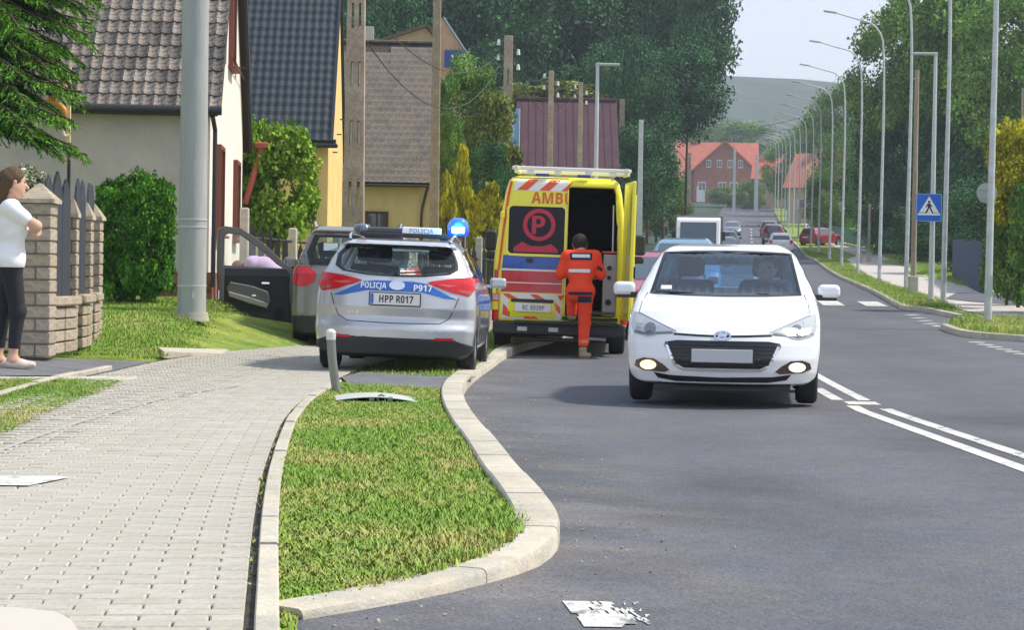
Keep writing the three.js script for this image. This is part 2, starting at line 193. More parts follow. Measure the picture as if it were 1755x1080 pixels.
{ // land as far as the skyline
  const ds = [-8, 0, 10, 20, 30]; for (let d = 36; d < 620; d += 6 + d * 0.03) ds.push(d); for (let d = 640; d < 1700; d += 80) ds.push(d);
  const xs = []; for (let i = -30; i <= 30; i++) xs.push(Math.sign(i) * (Math.abs(i) * 1.5 + Math.pow(Math.abs(i) / 30, 3) * 1000));
  const n = lattice(71, 64), pos = [], uv = [], idx = [];
  const HL = (x, d) => { const c = centreX(Math.min(d, 600)), off = Math.abs(x); const far = sstep(560, 1350, d); return R(d) - 0.16 + sstep(20, 120, off) * 5 * n((x + c) / 45 + 20, d / 60) + far * (76 + 36 * n((x + c) / 240 + 31, d / 350 + 3) + 14 * n((x + c) / 66 + 9, d / 115)) * (1 - 0.2 * sstep(-160, 400, x)); };
  ds.forEach((d) => xs.forEach((x0) => { const x = x0 + centreX(clamp(d, 0, 600)); pos.push(x, HL(x0, d), -d); uv.push(x, d); }));
  const w = xs.length; for (let j = 0; j < ds.length - 1; j++) for (let i = 0; i < w - 1; i++) { const a = j * w + i; idx.push(a, a + 1, a + w, a + 1, a + w + 1, a + w); }
  const g = new THREE.BufferGeometry(); g.setAttribute('position', new THREE.Float32BufferAttribute(pos, 3)); g.setAttribute('uv', new THREE.Float32BufferAttribute(uv, 2)); g.setIndex(idx); g.computeVertexNormals();
  const wood = speckle(73, 512, 160, [0.15, 0.24, 0.17], 0.14, [[12, 1], [40, 1], [120, 1]], [0.05, 0.05, 0]); struct('terrain', g, M(1, 1, 1, 1, { map: wood }));
}
const road = (() => {
  const ds = []; for (let d = -6; d < 30; d += 0.22) ds.push(d); for (let d = 30; d < 62; d += 0.8) ds.push(d); const col = [], n1 = lattice(301, 64), n2 = lattice(303, 64), n3 = lattice(305, 64); for (let d = 62; d < 430; d += 3) ds.push(d);
  const stains = [[1335, 846, 0.5], [1280, 832, 0.6], [1450, 871, 0.35], [1200, 880, 0.5], [880, 690, 0.6], [1640, 760, 0.9], [1710, 722, 1.0]].map(([a, b, q]) => [...onRoad(a, b), q]), pos = [], uv = [], idx = [], nC = 90; ds.forEach((d) => { const xl = d < 60 ? -7 : centreX(d) - 4.6, xr = d < 60 ? 26 : centreX(d) + 4.2; for (let i = 0; i <= nC; i++) { const x = mix(xl, xr, i / nC); pos.push(x, R(d), -d); uv.push(x, d); let stain = 0; for (const [sx, sd, sr] of stains) { const e = Math.hypot((x - sx) / sr, (d - sd) / (sr * 1.6)); if (e < 1) stain = Math.max(stain, (1 - e) * (0.35 + n3(x * 6, d * 5) * 0.65)); } const off = x - centreX(Math.max(d, 0)), streak = n1(off * 1.6 + 30, d * 0.09 + 5) - 0.5, blot = n2(x * 0.55 + 20, d * 0.35 + 9) - 0.5, patch = n3(x * 2.6 + 9, d * 1.2 + 3); const k = 0.97 - stain * 0.5 + streak * 0.26 + blot * 0.22 - (patch > 0.8 ? (patch - 0.8) * 0.7 : 0); let dust = 0; if (d > 5 && d < 29) { let md = 9; for (let q = 0; q < roadLeft.length; q += 2) { const e = Math.abs(roadLeft[q][0] - x) + Math.abs(roadLeft[q][1] - d) * 0.5; if (e < md) md = e; } const gr = n2(x * 3.1 + 4, d * 2.2) * 0.6 + n3(x * 7 + 2, d * 5) * 0.6; dust = md < 1.1 && gr > 0.42 ? (gr - 0.42) * (1.1 - md) * 1.5 : 0; } col.push(k * 1.01 + dust * 0.95, k + dust * 0.8, k * 0.985 + dust * 0.55); } });
  for (let j = 0; j < ds.length - 1; j++) for (let i = 0; i < nC; i++) { const a = j * (nC + 1) + i, b = a + nC + 1; idx.push(a, a + 1, b, a + 1, b + 1, b); }
  const g = new THREE.BufferGeometry(); g.setAttribute('position', new THREE.Float32BufferAttribute(pos, 3)); g.setAttribute('uv', new THREE.Float32BufferAttribute(uv, 2)); g.setAttribute('color', new THREE.Float32BufferAttribute(col, 3)); g.setIndex(idx); g.computeVertexNormals();
  return struct('road', g, asphalt);
})();
{ // painted markings and old patches on the road
  const mark = (name, pts, w) => struct(name, ribbon(pts, w, (x, d) => R(d), 0.004), roadPaint, road);
  const lane = (o, a, b) => { const l = []; for (let d = a; d <= b + 1e-6; d += (b - a) / Math.max(2, Math.round((b - a) / 0.8))) l.push([centreX(d) + o, d]); return l; };
  mark('centre_line', lane(-0.12, 4, 18.4), 0.12); mark('centre_line', lane(0.13, 4, 18.0), 0.12);
  mark('centre_line', lane(0.02, 18.6, 19.1), 0.3); mark('centre_line', lane(-0.16, 19.3, 21.5), 0.12); mark('centre_line', lane(0.1, 19.3, 46), 0.12); mark('centre_line', lane(-0.16, 23.5, 46), 0.12);
  for (let k = 0; k < 14; k++) mark('lane_dash', lane(0, 66 + k * 12, 70 + k * 12), 0.14);
  for (let k = 0; k < 7; k++) { const a = onRoad(1398 + k * 0, 527); const x = a[0] - 5.4 + k * 1.22; mark('crossing_bar', [[x + 0.1, 57.4], [x + 0.55, 61.6]], 0.62); }
  const bars = [[1660, 587], [1675, 591], [1690, 595], [1706, 599], [1722, 603], [1738, 607], [1754, 611], [1770, 615]]; for (const [a, b] of bars) { const p = onRoad(a, b), q = onRoad(a + 26, b + 0.6); mark('edge_dash', [p, q], 0.28); }
  const e2 = [[1556, 540], [1566, 545], [1577, 550], [1588, 555], [1598, 559]]; for (const [a, b] of e2) { const p = onRoad(a, b), q = onRoad(a + 14, b + 0.6); mark('edge_dash', [p, q], 0.55); }
  // worn white bar in the foreground: broken pieces of old paint
  const r = rng(88), wp = [];
  const piece = (l, dy) => wp.push(sheet(l.map(([a, b]) => onRoad(a, b)), (x, d) => R(d), 0.004, 0.4, 3));
  for (let a = 0; a < 22; a++) for (let b = 0; b < 9; b++) { const f = a / 22, e = b / 9, q = (u, v) => { const k = (r() - 0.5) * 0.012; return [mix(963, 1001, v) + (mix(92, 96, v) + 32 * v) * u + k * 60, mix(1035, 1077, v) + k * 20]; }; if (r() < 0.01 + Math.pow(f, 5) * 0.8) continue; const u1 = (a + 1.02) / 22, v1 = (b + 1.0) / 9; piece([q(f, e), q(u1, e), q(u1, v1), q(f, v1)]); }
  for (let k = 0; k < 30; k++) { const x = 1050 + r() * 62 * (0.4 + 0.6 * r()), y = 1036 + r() * 40, s = 1 + r() * 5; piece([[x, y], [x + s * 1.6, y - 0.6], [x + s * 2, y + s * 0.25], [x + s * 0.5, y + s * 0.35]]); }
  struct('worn_marking', mergeGeometries(wp), roadPaint, road);
}
// kerb stones, one by one
const kerbProfile = (h, w) => [[0, -0.1], [0, h - 0.022], [0.008, h - 0.006], [0.022, h], [w - 0.008, h], [w, h - 0.01], [w, -0.1]];
function kerb(line, stone, hgt, w, side, label) {
  const g = thing('kerb', label, 'kerb'); const per = Math.round(stone / 0.25); let k = 0; const off1 = offsetLine(line, 1), nrmAll = line.map((p, i) => [off1[i][0] - p[0], off1[i][1] - p[1]]);
  for (let i = 0; i + 1 < line.length; i += per, k++) { const seg = line.slice(i, i + per + 1); if (seg.length < 2) break; const L = seg.length - 1, a = seg[L - 1], b = seg[L], f = 0.006 / Math.hypot(b[0] - a[0], b[1] - a[1]); seg[L] = [mix(b[0], a[0], f), mix(b[1], a[1], f)];
    const jog = ((k * 37) % 7 - 3) * 0.001, pr = (j) => { const q = kerbProfile(hgt((i + j) / line.length) + jog, w).map(([o, u]) => [o * side, u]); return side > 0 ? q : q.reverse(); }; part('kerbstone', sweep(seg, pr, (x, d) => R(d), nrmAll.slice(i, i + seg.length)), concrete[k % 3], g); }
  return g;
}
kerb(kerbNear, 1.0, (t) => mix(0.035, 0.125, sstep(0, 0.06, t)) - 0.05 * sstep(0.27, 0.31, t) * (1 - sstep(0.36, 0.4, t)), 0.19, 1, 'pale concrete kerb curving round the grass island and along the left lane');
kerb(rk1, 1.0, () => 0.12, 0.16, 1 * -1, 'short concrete kerb with rounded end below the nearest tall lamp post');
kerb(rk2.filter(([, d]) => d < 190), 1.5, () => 0.12, 0.16, -1, 'long concrete kerb running along the right verge to the crossing');
// land beside the road
const innerKerb = offsetLine(roadLeft, 0.16);
const edgePx = [[418, 1190], [424, 1085], [428, 1035], [433, 970], [440, 900], [452, 830], [470, 770], [490, 724], [522, 690], [560, 666]].map(([a, b]) => onLeft(a, b));
const pathEdge = smoothLine([...edgePx, [-1.72, 21.5], [-1.5, 25], [-0.95, 30], [0.1, 40], [2.3, 60]], 0.1);
{
  const ik = innerKerb.filter(([, d]) => d > 19.5 && d < 130), left = [[-3.0, 5.0], [-20, 5.0], [-60, 60], [-60, 130], ...ik.slice().reverse(), ...pathEdge.filter(([, d]) => d < 19.4).map(([x, d]) => [x - 0.05, d]).reverse()];
  struct('left_ground', sheet(left, leftLand, -0.03, 1.2, 10), turf);
  const isl = [...offsetLine(pathEdge.filter(([, d]) => d < 19.6), -0.09), ...innerKerb.filter(([, d], i) => i < islandKerbEnd && d < 18.6).reverse()];
  globalThis.islandPoly = isl;
  globalThis.islandLand = (x, d) => R(d) + 0.012 + 0.06 * sstep(6.6, 8.6, d + Math.max(0, x + 0.9) * 0.9); struct('grass_island', sheet(isl, islandLand, 0, 0.4, 9), turf);
  const rg = [...offsetLine(rightEdge, -0.14).filter(([, d]) => d < 400), [140, 400], [60, 30], [16, 33]];
  struct('right_ground', sheet(rg, rightLand, -0.01, 3.0, 10), turf);
}
// pavement of small concrete blocks in running bond
{
  const bed = [...offsetLine(pathEdge.filter(([, d]) => d < 60), -0.03), ...offsetLine(pathEdge, 2.04).filter(([, d]) => d < 60).reverse()];
  const path = struct('block_pavement', sheet(bed, leftLand, 0.02, 0.3, 9), jointMat);
  const top = 0.022, ch = 0.006; const block = (w, l) => { const a = w / 2, b = l / 2, p = [], q = (...v) => p.push(v[0], v[1], v[2], v[0], v[2], v[3]); const T = [[-a + ch, top, b - ch], [a - ch, top, b - ch], [a - ch, top, -b + ch], [-a + ch, top, -b + ch]], S = [[-a, top - ch, b], [a, top - ch, b], [a, top - ch, -b], [-a, top - ch, -b]], B = S.map(([x, , z]) => [x, 0, z]); q(...T); for (let i = 0; i < 4; i++) { const j = (i + 1) % 4; q(S[i], S[j], T[j], T[i]); q(B[i], B[j], S[j], S[i]); } const g = new THREE.BufferGeometry(); g.setAttribute('position', new THREE.Float32BufferAttribute(p.flat(), 3)); g.computeVertexNormals(); return boxUV(g); };
  const full = block(0.1952, 0.099), half = block(0.0952, 0.099), r = rng(9); const rest = [[], [], [], []]; let count = 0;
  const cols = 10;
  pathEdge.forEach((e, row) => {
    if (e[1] > 42 || row < 1) return; const a = pathEdge[row - 1], dx = e[0] - a[0], dd = e[1] - a[1], l = Math.hypot(dx, dd), nx = -dd / l, nd = dx / l, rot = -Math.atan2(dx, dd);
    for (let c = 0; c <= cols; c++) {
      const st = row % 2; const w = st ? (c === 0 || c === cols ? 0.1 : 0.2) : 0.2; if (!st && c === cols) continue;
      const o = (st ? (c === 0 ? 0.05 : c === cols ? 1.95 : 0.1 + c * 0.2 - 0.1 + 0.1 - 0.1) : 0.1 + c * 0.2) + 0.008; const x = e[0] + nx * o, d = e[1] + nd * o; const geo = w < 0.15 ? half : full; const y = leftLand(x, d) + 0.008 + (r() - 0.5) * 0.004, m = Math.floor(r() * 4);
      const mt = new THREE.Matrix4().makeRotationY(rot).setPosition(x, y, -d); const tilt = new THREE.Matrix4().makeRotationFromEuler(new THREE.Euler((r() - 0.5) * 0.012, 0, (r() - 0.5) * 0.012)); mt.multiply(tilt);
      const px = 877 + x / d * FOCAL; if (count < 300 && d > 6.05 && px > -20) { const b = struct('paver', geo, paverMats[m], path); b.applyMatrix4(mt); count++; } else rest[m].push(geo.clone().applyMatrix4(mt));
    }
  });
  rest.forEach((l, m) => { const o = struct('pavers', boxUV(mergeGeometries(l)), paverMats[m], path); o.userData.kind = 'stuff'; });
  // edging slabs on both sides
  const ed = thing('path_edging', 'narrow concrete edging slabs between block pavement and grass island', 'edging'), rr = rng(5), near = pathEdge.filter(([, d]) => d < 19.6);
  const run = (line, grp, H) => { for (let i = 0; i + 1 < line.length; i += 8) { const seg = line.slice(i, i + 9); if (seg.length < 2) break; const L = seg.length - 1; seg[L] = [mix(seg[L][0], seg[L - 1][0], 0.12), mix(seg[L][1], seg[L - 1][1], 0.12)]; const h = 0.035 + rr() * 0.012; part('edging_slab', sweep(seg, [[-0.035, -0.05], [-0.035, h - 0.008], [-0.028, h], [0.03, h], [0.035, h - 0.008], [0.035, -0.05]].reverse(), H), concrete[Math.floor(rr() * 3)], grp); } };
  struct('joint_soil', ribbon(offsetLine(near, -0.012), 0.03, leftLand, 0.017), M(0.17, 0.13, 0.09, 1)); run(offsetLine(near, -0.055), ed, (x, d) => leftLand(x, d) + 0.01);
  const ed2 = thing('path_edging', 'narrow concrete edging slabs between block pavement and left lawn', 'edging');
  run(offsetLine(pathEdge.filter(([, d]) => d > 9 && d < 19.3), 2.12), ed2, (x, d) => leftLand(x, d) + 0.01);
}
{ // asphalt drives, slabs and other flat things beside the road
  const poly = (l, on) => l.map(([a, b]) => on(a, b));
  struct('left_drive', sheet(poly([[-260, 612], [-60, 615], [150, 619], [300, 624], [440, 626], [400, 640], [330, 645], [200, 647], [-60, 648], [-300, 650]], onLeft), leftLand, 0.014, 0.6), pathAsphalt);
  struct('drive_apron', sheet(poly([[585, 652], [625, 641], [700, 645], [815, 651], [772, 676], [740, 674], [600, 665]], onLeft), leftLand, 0.03, 0.5), pathAsphalt);
  const slab = (l, on, H, h) => { const pts = poly(l, on), g = new THREE.ExtrudeGeometry(new THREE.Shape(pts.map(([x, d]) => new THREE.Vector2(x, d))), { depth: h, bevelEnabled: false }); const p = g.attributes.position; for (let i = 0; i < p.count; i++) { const x = p.getX(i), d = p.getY(i), z = p.getZ(i); p.setXYZ(i, x, H(x, d) - 0.02 + z, -d); } g.computeVertexNormals(); return boxUV(g); };
  struct('drive_edging', slab([[-200, 651], [40, 653], [235, 652], [235, 657], [40, 659], [-200, 657]], onLeft, leftLand, 0.055), concrete[1]);
  single('concrete_slab', slab([[272, 604], [392, 606], [380, 614], [282, 611]], onLeft, leftLand, 0.07), concrete[1], 'flat pale concrete slab set in the lawn beside the block pavement', 'slab');
  struct('painted_patch', sheet(poly([[-60, 828], [95, 830], [120, 833], [50, 846], [-60, 845]], onLeft), leftLand, 0.036, 0.3), roadPaint);
  single('stone_slab', slab([[-80, 1066], [30, 1066], [95, 1072], [122, 1084], [135, 1110], [-80, 1110]], onLeft, leftLand, 0.056), M(0.52, 0.475, 0.43, 0.85), 'cream stone slab at the lower left corner of the block pavement', 'slab');
  const rightPave = M(1, 1, 1, 0.92, { map: speckle(57, 512, 2.2, [0.72, 0.69, 0.665], 0.08, [[8, 1], [30, 1], [120, 1]]) });
  struct('right_pavement', sheet(poly([[1448, 446], [1501, 480], [1556, 498], [1600, 510], [1641, 531], [1690, 540], [1800, 550], [1900, 556], [1900, 503], [1755, 497], [1682, 493], [1613, 481], [1556, 459], [1500, 445], [1470, 438]], onRight), rightLand, 0.006, 1.5, 9), rightPave);
  struct('right_pavement', sheet([[21.5, 118], [27, 175], [38, 270], [41, 270], [30, 175], [24.5, 118]], rightLand, 0.008, 6, 9), rightPave);
  const tyre = smoothLine(poly([[-40, 800], [80, 752], [200, 713], [310, 684], [410, 668]], onLeft), 0.2); struct('tyre_mark', ribbon(tyre, 0.035, leftLand, 0.0345), M(0.36, 0.35, 0.33, 0.95));
  struct('right_drive', sheet(poly([[1640, 502], [1755, 508], [1900, 512], [1900, 528], [1755, 525], [1665, 518], [1618, 513]], onRight), rightLand, 0.02, 1.5, 9), plainAsphalt);
  
}
// ---------------------------------------------------------------- grass
const grassMat = M(1, 1, 1, 0.9, { side: THREE.DoubleSide });
function tuft(n, h, spread, seed) { const r = rng(seed), pos = []; for (let i = 0; i < n; i++) { const a = r() * 6.28, x = (r() - 0.5) * spread, z = (r() - 0.5) * spread, l = h * (0.5 + r() * 0.7), b = l * (0.3 + r() * 0.7), w = 0.0022 + r() * 0.0022, ca = Math.cos(a), sa = Math.sin(a); const m = [x + ca * b * 0.3, l * 0.6, z + sa * b * 0.3], t = [x + ca * b, l, z + sa * b]; const px = -sa * w, pz = ca * w; pos.push(x - px, 0, z - pz, x + px, 0, z + pz, m[0] + px * 0.8, m[1], m[2] + pz * 0.8, x - px, 0, z - pz, m[0] + px * 0.8, m[1], m[2] + pz * 0.8, m[0] - px * 0.8, m[1], m[2] - pz * 0.8, m[0] - px * 0.8, m[1], m[2] - pz * 0.8, m[0] + px * 0.8, m[1], m[2] + pz * 0.8, ...t); } const g = new THREE.BufferGeometry(); g.setAttribute('position', new THREE.Float32BufferAttribute(pos, 3)); g.computeVertexNormals(); const nn = g.attributes.normal; for (let i = 0; i < nn.count; i++) { const v = V3(nn.getX(i), nn.getY(i), nn.getZ(i)); if (v.y < 0) v.negate(); v.y += 1.2; v.normalize(); nn.setXYZ(i, v.x, v.y, v.z); } return g; }
const grassPatch = lattice(203, 64), grassPatch2 = lattice(207, 64), grassPatch3 = lattice(211, 64);
function inside(pts, x, y) { let c = false; for (let i = 0, j = pts.length - 1; i < pts.length; j = i++) if ((pts[i][1] > y) !== (pts[j][1] > y) && x < (pts[j][0] - pts[i][0]) * (y - pts[i][1]) / (pts[j][1] - pts[i][1]) + pts[i][0]) c = !c; return c; }
function grass(poly, n, H, h, seed, label, o = {}) {
  const g = tuft(o.blades ?? 9, h, o.spread ?? 0.09, seed), r = rng(seed), lo = [1e9, 1e9], hi = [-1e9, -1e9]; poly.forEach((p) => { for (const k of [0, 1]) { lo[k] = Math.min(lo[k], p[k]); hi[k] = Math.max(hi[k], p[k]); } });
  const im = new THREE.InstancedMesh(g, grassMat, n), m = new THREE.Matrix4(), c = new THREE.Color(); let k = 0, tries = 0;
  while (k < n && tries++ < n * 30) { const x = mix(lo[0], hi[0], r()), d = mix(lo[1], hi[1], r()); if (!inside(poly, x, d) || (o.avoid && o.avoid(x, d))) continue; const s = 0.55 + r() * 0.7, q = grassPatch(x * 2.2, d * 1.1) * 0.55 + grassPatch2(x * 6, d * 4) * 0.45, dry = clamp((q - 0.5) * 2.4 + (r() - 0.5) * 0.9 + (o.dry ?? 0), 0, 1), lush = grassPatch3(x * 1.1 + 7, d * 0.5);
    m.makeRotationY(r() * 6.28).scale(V3(s, s * (0.6 + lush * 0.8), s)).setPosition(x, H(x, d), -d); im.setMatrixAt(k, m); const v = 0.60 + r() * 0.5; c.setRGB(mix(0.21, 0.54, dry) * v, mix(0.36, 0.47, dry) * v, mix(0.045, 0.17, dry) * v); im.setColorAt(k, c); k++; }
  im.count = k; im.name = numbered('grass'); shade(im); scene.add(im); im.userData.kind = 'stuff'; im.userData.label = label; return im;
}
grass(islandPoly, 60000, (x, d) => islandLand(x, d) - 0.004, 0.03, 301, 'short grass on the kerb island', { dry: 0.03 });
{ const P = (l, on) => l.map(([a, b]) => on(a, b));
  grass(P([[-120, 656], [200, 657], [205, 664], [100, 704], [0, 752], [-120, 800]], onLeft), 16000, leftLand, 0.034, 303, 'short grass left of the block pavement', { dry: 0.05 });
  const pe = offsetLine(pathEdge, 2.2).filter(([, d]) => d > 21.5 && d < 46); const drive = P([[-260, 612], [-60, 615], [150, 619], [300, 624], [440, 626], [400, 640], [330, 645], [200, 647], [-60, 648], [-300, 650]], onLeft);
  grass([...pe, [-5, 48], [-9, 40], [-9, 18]], 42000, leftLand, 0.03, 305, 'green lawn in front of the white house', { dry: -0.25, spread: 0.14, avoid: (x, d) => inside(drive, x, d) || d < 20 });
  const ik = innerKerb.filter(([, d]) => d > 20.5 && d < 45); grass([...ik, ...pathEdge.filter(([, d]) => d > 21.5 && d < 44).reverse()], 7000, (x, d) => leftLand(x, d), 0.045, 307, 'grass strip under the parked vehicles', { spread: 0.12 });
  const v1 = [...offsetLine(rk1, -0.2), ...P([[1641, 541], [1690, 542], [1800, 552], [1900, 558]], onRight)]; grass(v1, 6000, rightLand, 0.10, 309, 'rough grass round the nearest tall lamp post', { spread: 0.25, dry: 0.15 });
  const v2 = [...offsetLine(rk2.filter(([, d]) => d > 50 && d < 150), -0.2), ...P([[1400, 432], [1448, 447], [1501, 482], [1556, 499], [1600, 512], [1635, 530]], onRight)]; grass(v2, 15000, rightLand, 0.085, 311, 'rough verge between right kerb and pavement', { spread: 0.4, blades: 11, dry: 0.12 });
  grass(P([[1560, 458], [1613, 480], [1680, 495], [1690, 470], [1640, 440], [1560, 430], [1480, 425]], onRight), 9000, rightLand, 0.18, 313, 'bright grass below the blue fence', { spread: 0.5, blades: 11, dry: -0.2 });
}

{ // loose grit swept against the kerb
  const r = rng(431), geo = new THREE.IcosahedronGeometry(1, 0), n = 1500, im = new THREE.InstancedMesh(geo, M(1, 1, 1, 0.95), n), m = new THREE.Matrix4(), c = new THREE.Color(), line = roadLeft.filter(([, d]) => d < 24);
  for (let k = 0; k < n; k++) { const p = line[Math.floor(r() * line.length)], o = Math.pow(r(), 2.2) * 0.7 + 0.01, s = 0.002 + Math.pow(r(), 5) * 0.006, x = p[0] + o * 0.9 + (r() - 0.5) * 0.3, d = p[1] - o * 0.35 + (r() - 0.5) * 0.3; if (inside(islandPoly, x, d) || inside(islandPoly, x - 0.22, d) || inside(islandPoly, x - 0.1, d + 0.25)) { m.makeScale(0, 0, 0); im.setMatrixAt(k, m); im.setColorAt(k, c); continue; } m.makeRotationFromEuler(new THREE.Euler(r() * 6, r() * 6, r() * 6)).scale(V3(s, s * 0.7, s * 1.2)).setPosition(x, R(d) + s * 0.4, -d); im.setMatrixAt(k, m); const v = 0.18 + r() * 0.3; c.setRGB(v, v * 0.93, v * 0.8); im.setColorAt(k, c); }
  im.name = 'grit'; im.userData.kind = 'stuff'; im.userData.label = 'loose grit along the kerb'; shade(im); scene.add(im);
}

{ // weeds and moss in the joint beside the edging
  const line = pathEdge.filter(([, d]) => d > 6 && d < 19.5), poly = [...offsetLine(line, 0.012), ...offsetLine(line, -0.03).reverse()]; grass(poly, 260, (x, d) => leftLand(x, d) + 0.012, 0.022, 321, 'small weeds in the joint beside the block pavement', { blades: 4, spread: 0.02, dry: 0.5 });
}
// ---------------------------------------------------------------- vehicles
const glass = (r, g, b, rough = 0.03) => M(r, g, b, rough, { transmission: 1, thickness: 0, ior: 1.5, side: THREE.DoubleSide });
const paint = (r, g, b, metal = 0, rough = 0.38) => M(r, g, b, rough, { metalness: metal, clearcoat: 1, clearcoatRoughness: 0.06 });
const rubber = M(0.022, 0.022, 0.024, 0.75), blackPlastic = M(0.022, 0.023, 0.026, 0.55), gloss = M(0.012, 0.012, 0.014, 0.18), seatFabric = M(0.05, 0.052, 0.06, 0.95), chrome = M(0.82, 0.83, 0.85, 0.14, { metalness: 1 }), rimAlloy = M(0.55, 0.56, 0.58, 0.35, { metalness: 0.85 }), redLens = M(0.60, 0.006, 0.014, 0.25, { clearcoat: 0.25 }), clearLens = M(0.46, 0.49, 0.51, 0.14, { metalness: 0.35, clearcoat: 1 }), plateWhite = M(0.80, 0.80, 0.78, 0.5), plateInk = M(0.02, 0.02, 0.025, 0.6), autoGlass = glass(0.62, 0.74, 0.78), darkGlass = glass(0.3, 0.36, 0.4);
function wheel(r, w, parent, x, u, out, spokes = 10, rimMat = rimAlloy) { // out: +1 outer face to the right
  const g = sub('wheel', parent); g.position.set(x, r, -u); g.rotation.y = out > 0 ? 0 : Math.PI;
  const rr = r * 0.68, h = w / 2, prof = [[rr - 0.02, -h + 0.03], [rr, -h], [r - 0.035, -h], [r - 0.01, -h + 0.018], [r, -h + 0.04], [r, h - 0.04], [r - 0.01, h - 0.018], [r - 0.035, h], [rr, h], [rr - 0.02, h - 0.03]].map(([a, b]) => new THREE.Vector2(a, b));
  part('tyre', new THREE.LatheGeometry(prof, 36).rotateZ(-Math.PI / 2), rubber, g);
  const parts = [new THREE.LatheGeometry([[rr - 0.005, h - 0.012], [rr - 0.03, h - 0.02], [rr - 0.05, h - 0.06], [rr - 0.05, -h + 0.04], [rr - 0.005, -h + 0.01]].map(([a, b]) => new THREE.Vector2(a, b)), 32).rotateZ(-Math.PI / 2), cyl(0.065, 0.07, 0.03, 0, 0, 0, 16).rotateZ(-Math.PI / 2).translate(h - 0.045, 0, 0)];
  for (let k = 0; k < spokes; k++) parts.push(box(0.025, rr - 0.06, 0.032, h - 0.05, (rr - 0.04) / 2 + 0.02, 0).rotateX(k / spokes * Math.PI * 2));
  part('rim', merge(parts), rimMat, g); part('brake_disc', cyl(rr * 0.62, rr * 0.62, 0.02, 0, 0, 0, 24).rotateZ(-Math.PI / 2).translate(h - 0.11, 0, 0), M(0.12, 0.12, 0.12, 0.4, { metalness: 0.6 }), g);
  return g;
}
// solid of a car: side outline (u from the rear bumper, y), half width by height, plan bow at both ends
function carSolid(s) { const P = polySDF(s.side), W = table(s.width), wm = Math.max(...s.width.map((p) => p[1])); return (x, y, z) => { const u = -z, ax = Math.min(Math.abs(x) / wm, 1.05), b = Math.pow(ax, s.bowP ?? 2.6), fr = 1 - sstep(0.0, s.L * 0.42, u), ff = sstep(s.L * 0.55, s.L, u); const u2 = u - s.bowR * b * fr + s.bowF * b * ff; const taper = 1 - (s.tR ?? 0.03) * Math.pow(clamp(1 - u / 0.9, 0, 1), 2) - (s.tF ?? 0.05) * Math.pow(clamp(1 - (s.L - u) / 1.1, 0, 1), 2); return smax(P(u2, y), (Math.abs(x) - W(y) * taper) * 0.93, s.round ?? 0.09); }; }
function carBody(s, F, parent, mat, cell) {
  const ops = [...(s.rearWin ? [[polySDF(s.rearWin), 0]] : []), ...(s.frontWin ? [[polySDF(s.frontWin), 1]] : []), ...(s.sideWins || []).map((w) => [polySDF(w), 2])], [c0, c1, cy] = s.cab;
  const G = (x, y, z) => { const u = -z; let d = F(x, y, z); if (d > 0.08) return d; d = Math.max(d, -Math.max(F(x, y, z) + 0.05, cy - y, c0 - u, u - c1));
    for (const [p, k] of ops) { const q = k === 0 ? Math.max(p(x, y), u - s.L * 0.35) : k === 1 ? Math.max(p(x, y), s.L * 0.45 - u) : Math.max(p(u, y), 0.42 - Math.abs(x)); d = Math.max(d, -q); }
    for (const wu of [s.uR, s.uF]) d = Math.max(d, -Math.max(Math.hypot(u - wu, y - s.r) - s.r - 0.055, s.track / 2 - 0.16 - Math.abs(x)));
    if (s.cut) d = Math.max(d, -s.cut(x, y, u)); return d; };
  const w = Math.max(...s.width.map((p) => p[1])) + 0.08; const H = Math.max(...s.side.map((p) => p[1])) + 0.08;
  return part('body', nets(G, [-w, 0.08, -s.L - 0.08], [w, H, 0.08], cell), mat, parent);
}
function wheels4(s, g, spokes, rimMat) { for (const u of [s.uR, s.uF]) for (const o of [-1, 1]) wheel(s.r, s.tw ?? 0.2, g, o * (s.track / 2), u, o, spokes, rimMat); }
function seats(g, rows, y, half = 0.37) { for (const [u, back] of rows) for (const o of back ? [-half * 1.1, half * 1.1] : [-half, half]) { const st = part('seat', merge([box(back ? 0.42 : 0.46, 0.56, 0.14, 0, 0.3, 0, 0.05).rotateX(0.22), box(back ? 0.42 : 0.48, 0.16, 0.48, 0, 0, -0.26, 0.05)]), seatFabric, g); st.position.set(o, y, -u); const h = part('headrest', box(0.27, 0.19, 0.1, 0, 0.70, 0.13, 0.045), seatFabric, st); } }
function windowSet(s, F, g, gl, o = {}) {
  if (s.rearWin) { const w = part('rear_window', skin(F, s.rearWin.map(([a, b]) => [a * 1.03, b + Math.sign(b - 1.2) * 0.012]), 'rear', 0.002), gl, g); part('window_seal', skin(F, ringOf(s.rearWin.map(([a, b]) => [a * 1.05, b + Math.sign(b - 1.2) * 0.02]), o.rk ?? [0.89, 0.86]), 'rear', 0.006), gloss, w); }
  if (s.frontWin) { const w = part('windscreen', skin(F, s.frontWin.map(([a, b]) => [a * 1.03, b + Math.sign(b - 1.15) * 0.012]), 'front', 0.002), gl, g); part('windscreen_seal', skin(F, ringOf(s.frontWin.map(([a, b]) => [a * 1.05, b + Math.sign(b - 1.15) * 0.02]), o.fk ?? [0.93, 0.9]), 'front', 0.006), gloss, w); }
  for (const w of s.sideWins || []) for (const v of ['left', 'right']) { if (o.skip && o.skip(w, v)) continue; const p = part('side_window', skin(F, w.map(([a, b]) => [a, b]), v, 0.002, { edge: 0.12 }), gl, g); part('window_seal', skin(F, ringOf(w, [0.93, 0.9]), v, 0.006, { edge: 0.12 }), gloss, p); }
}
function placeRear(g, px, py, d, yaw, roll, y) { const p = at(px, py, d); g.position.set(p.x, y, -d); g.rotation.set(0, yaw, 0); g.rotateZ(roll); }
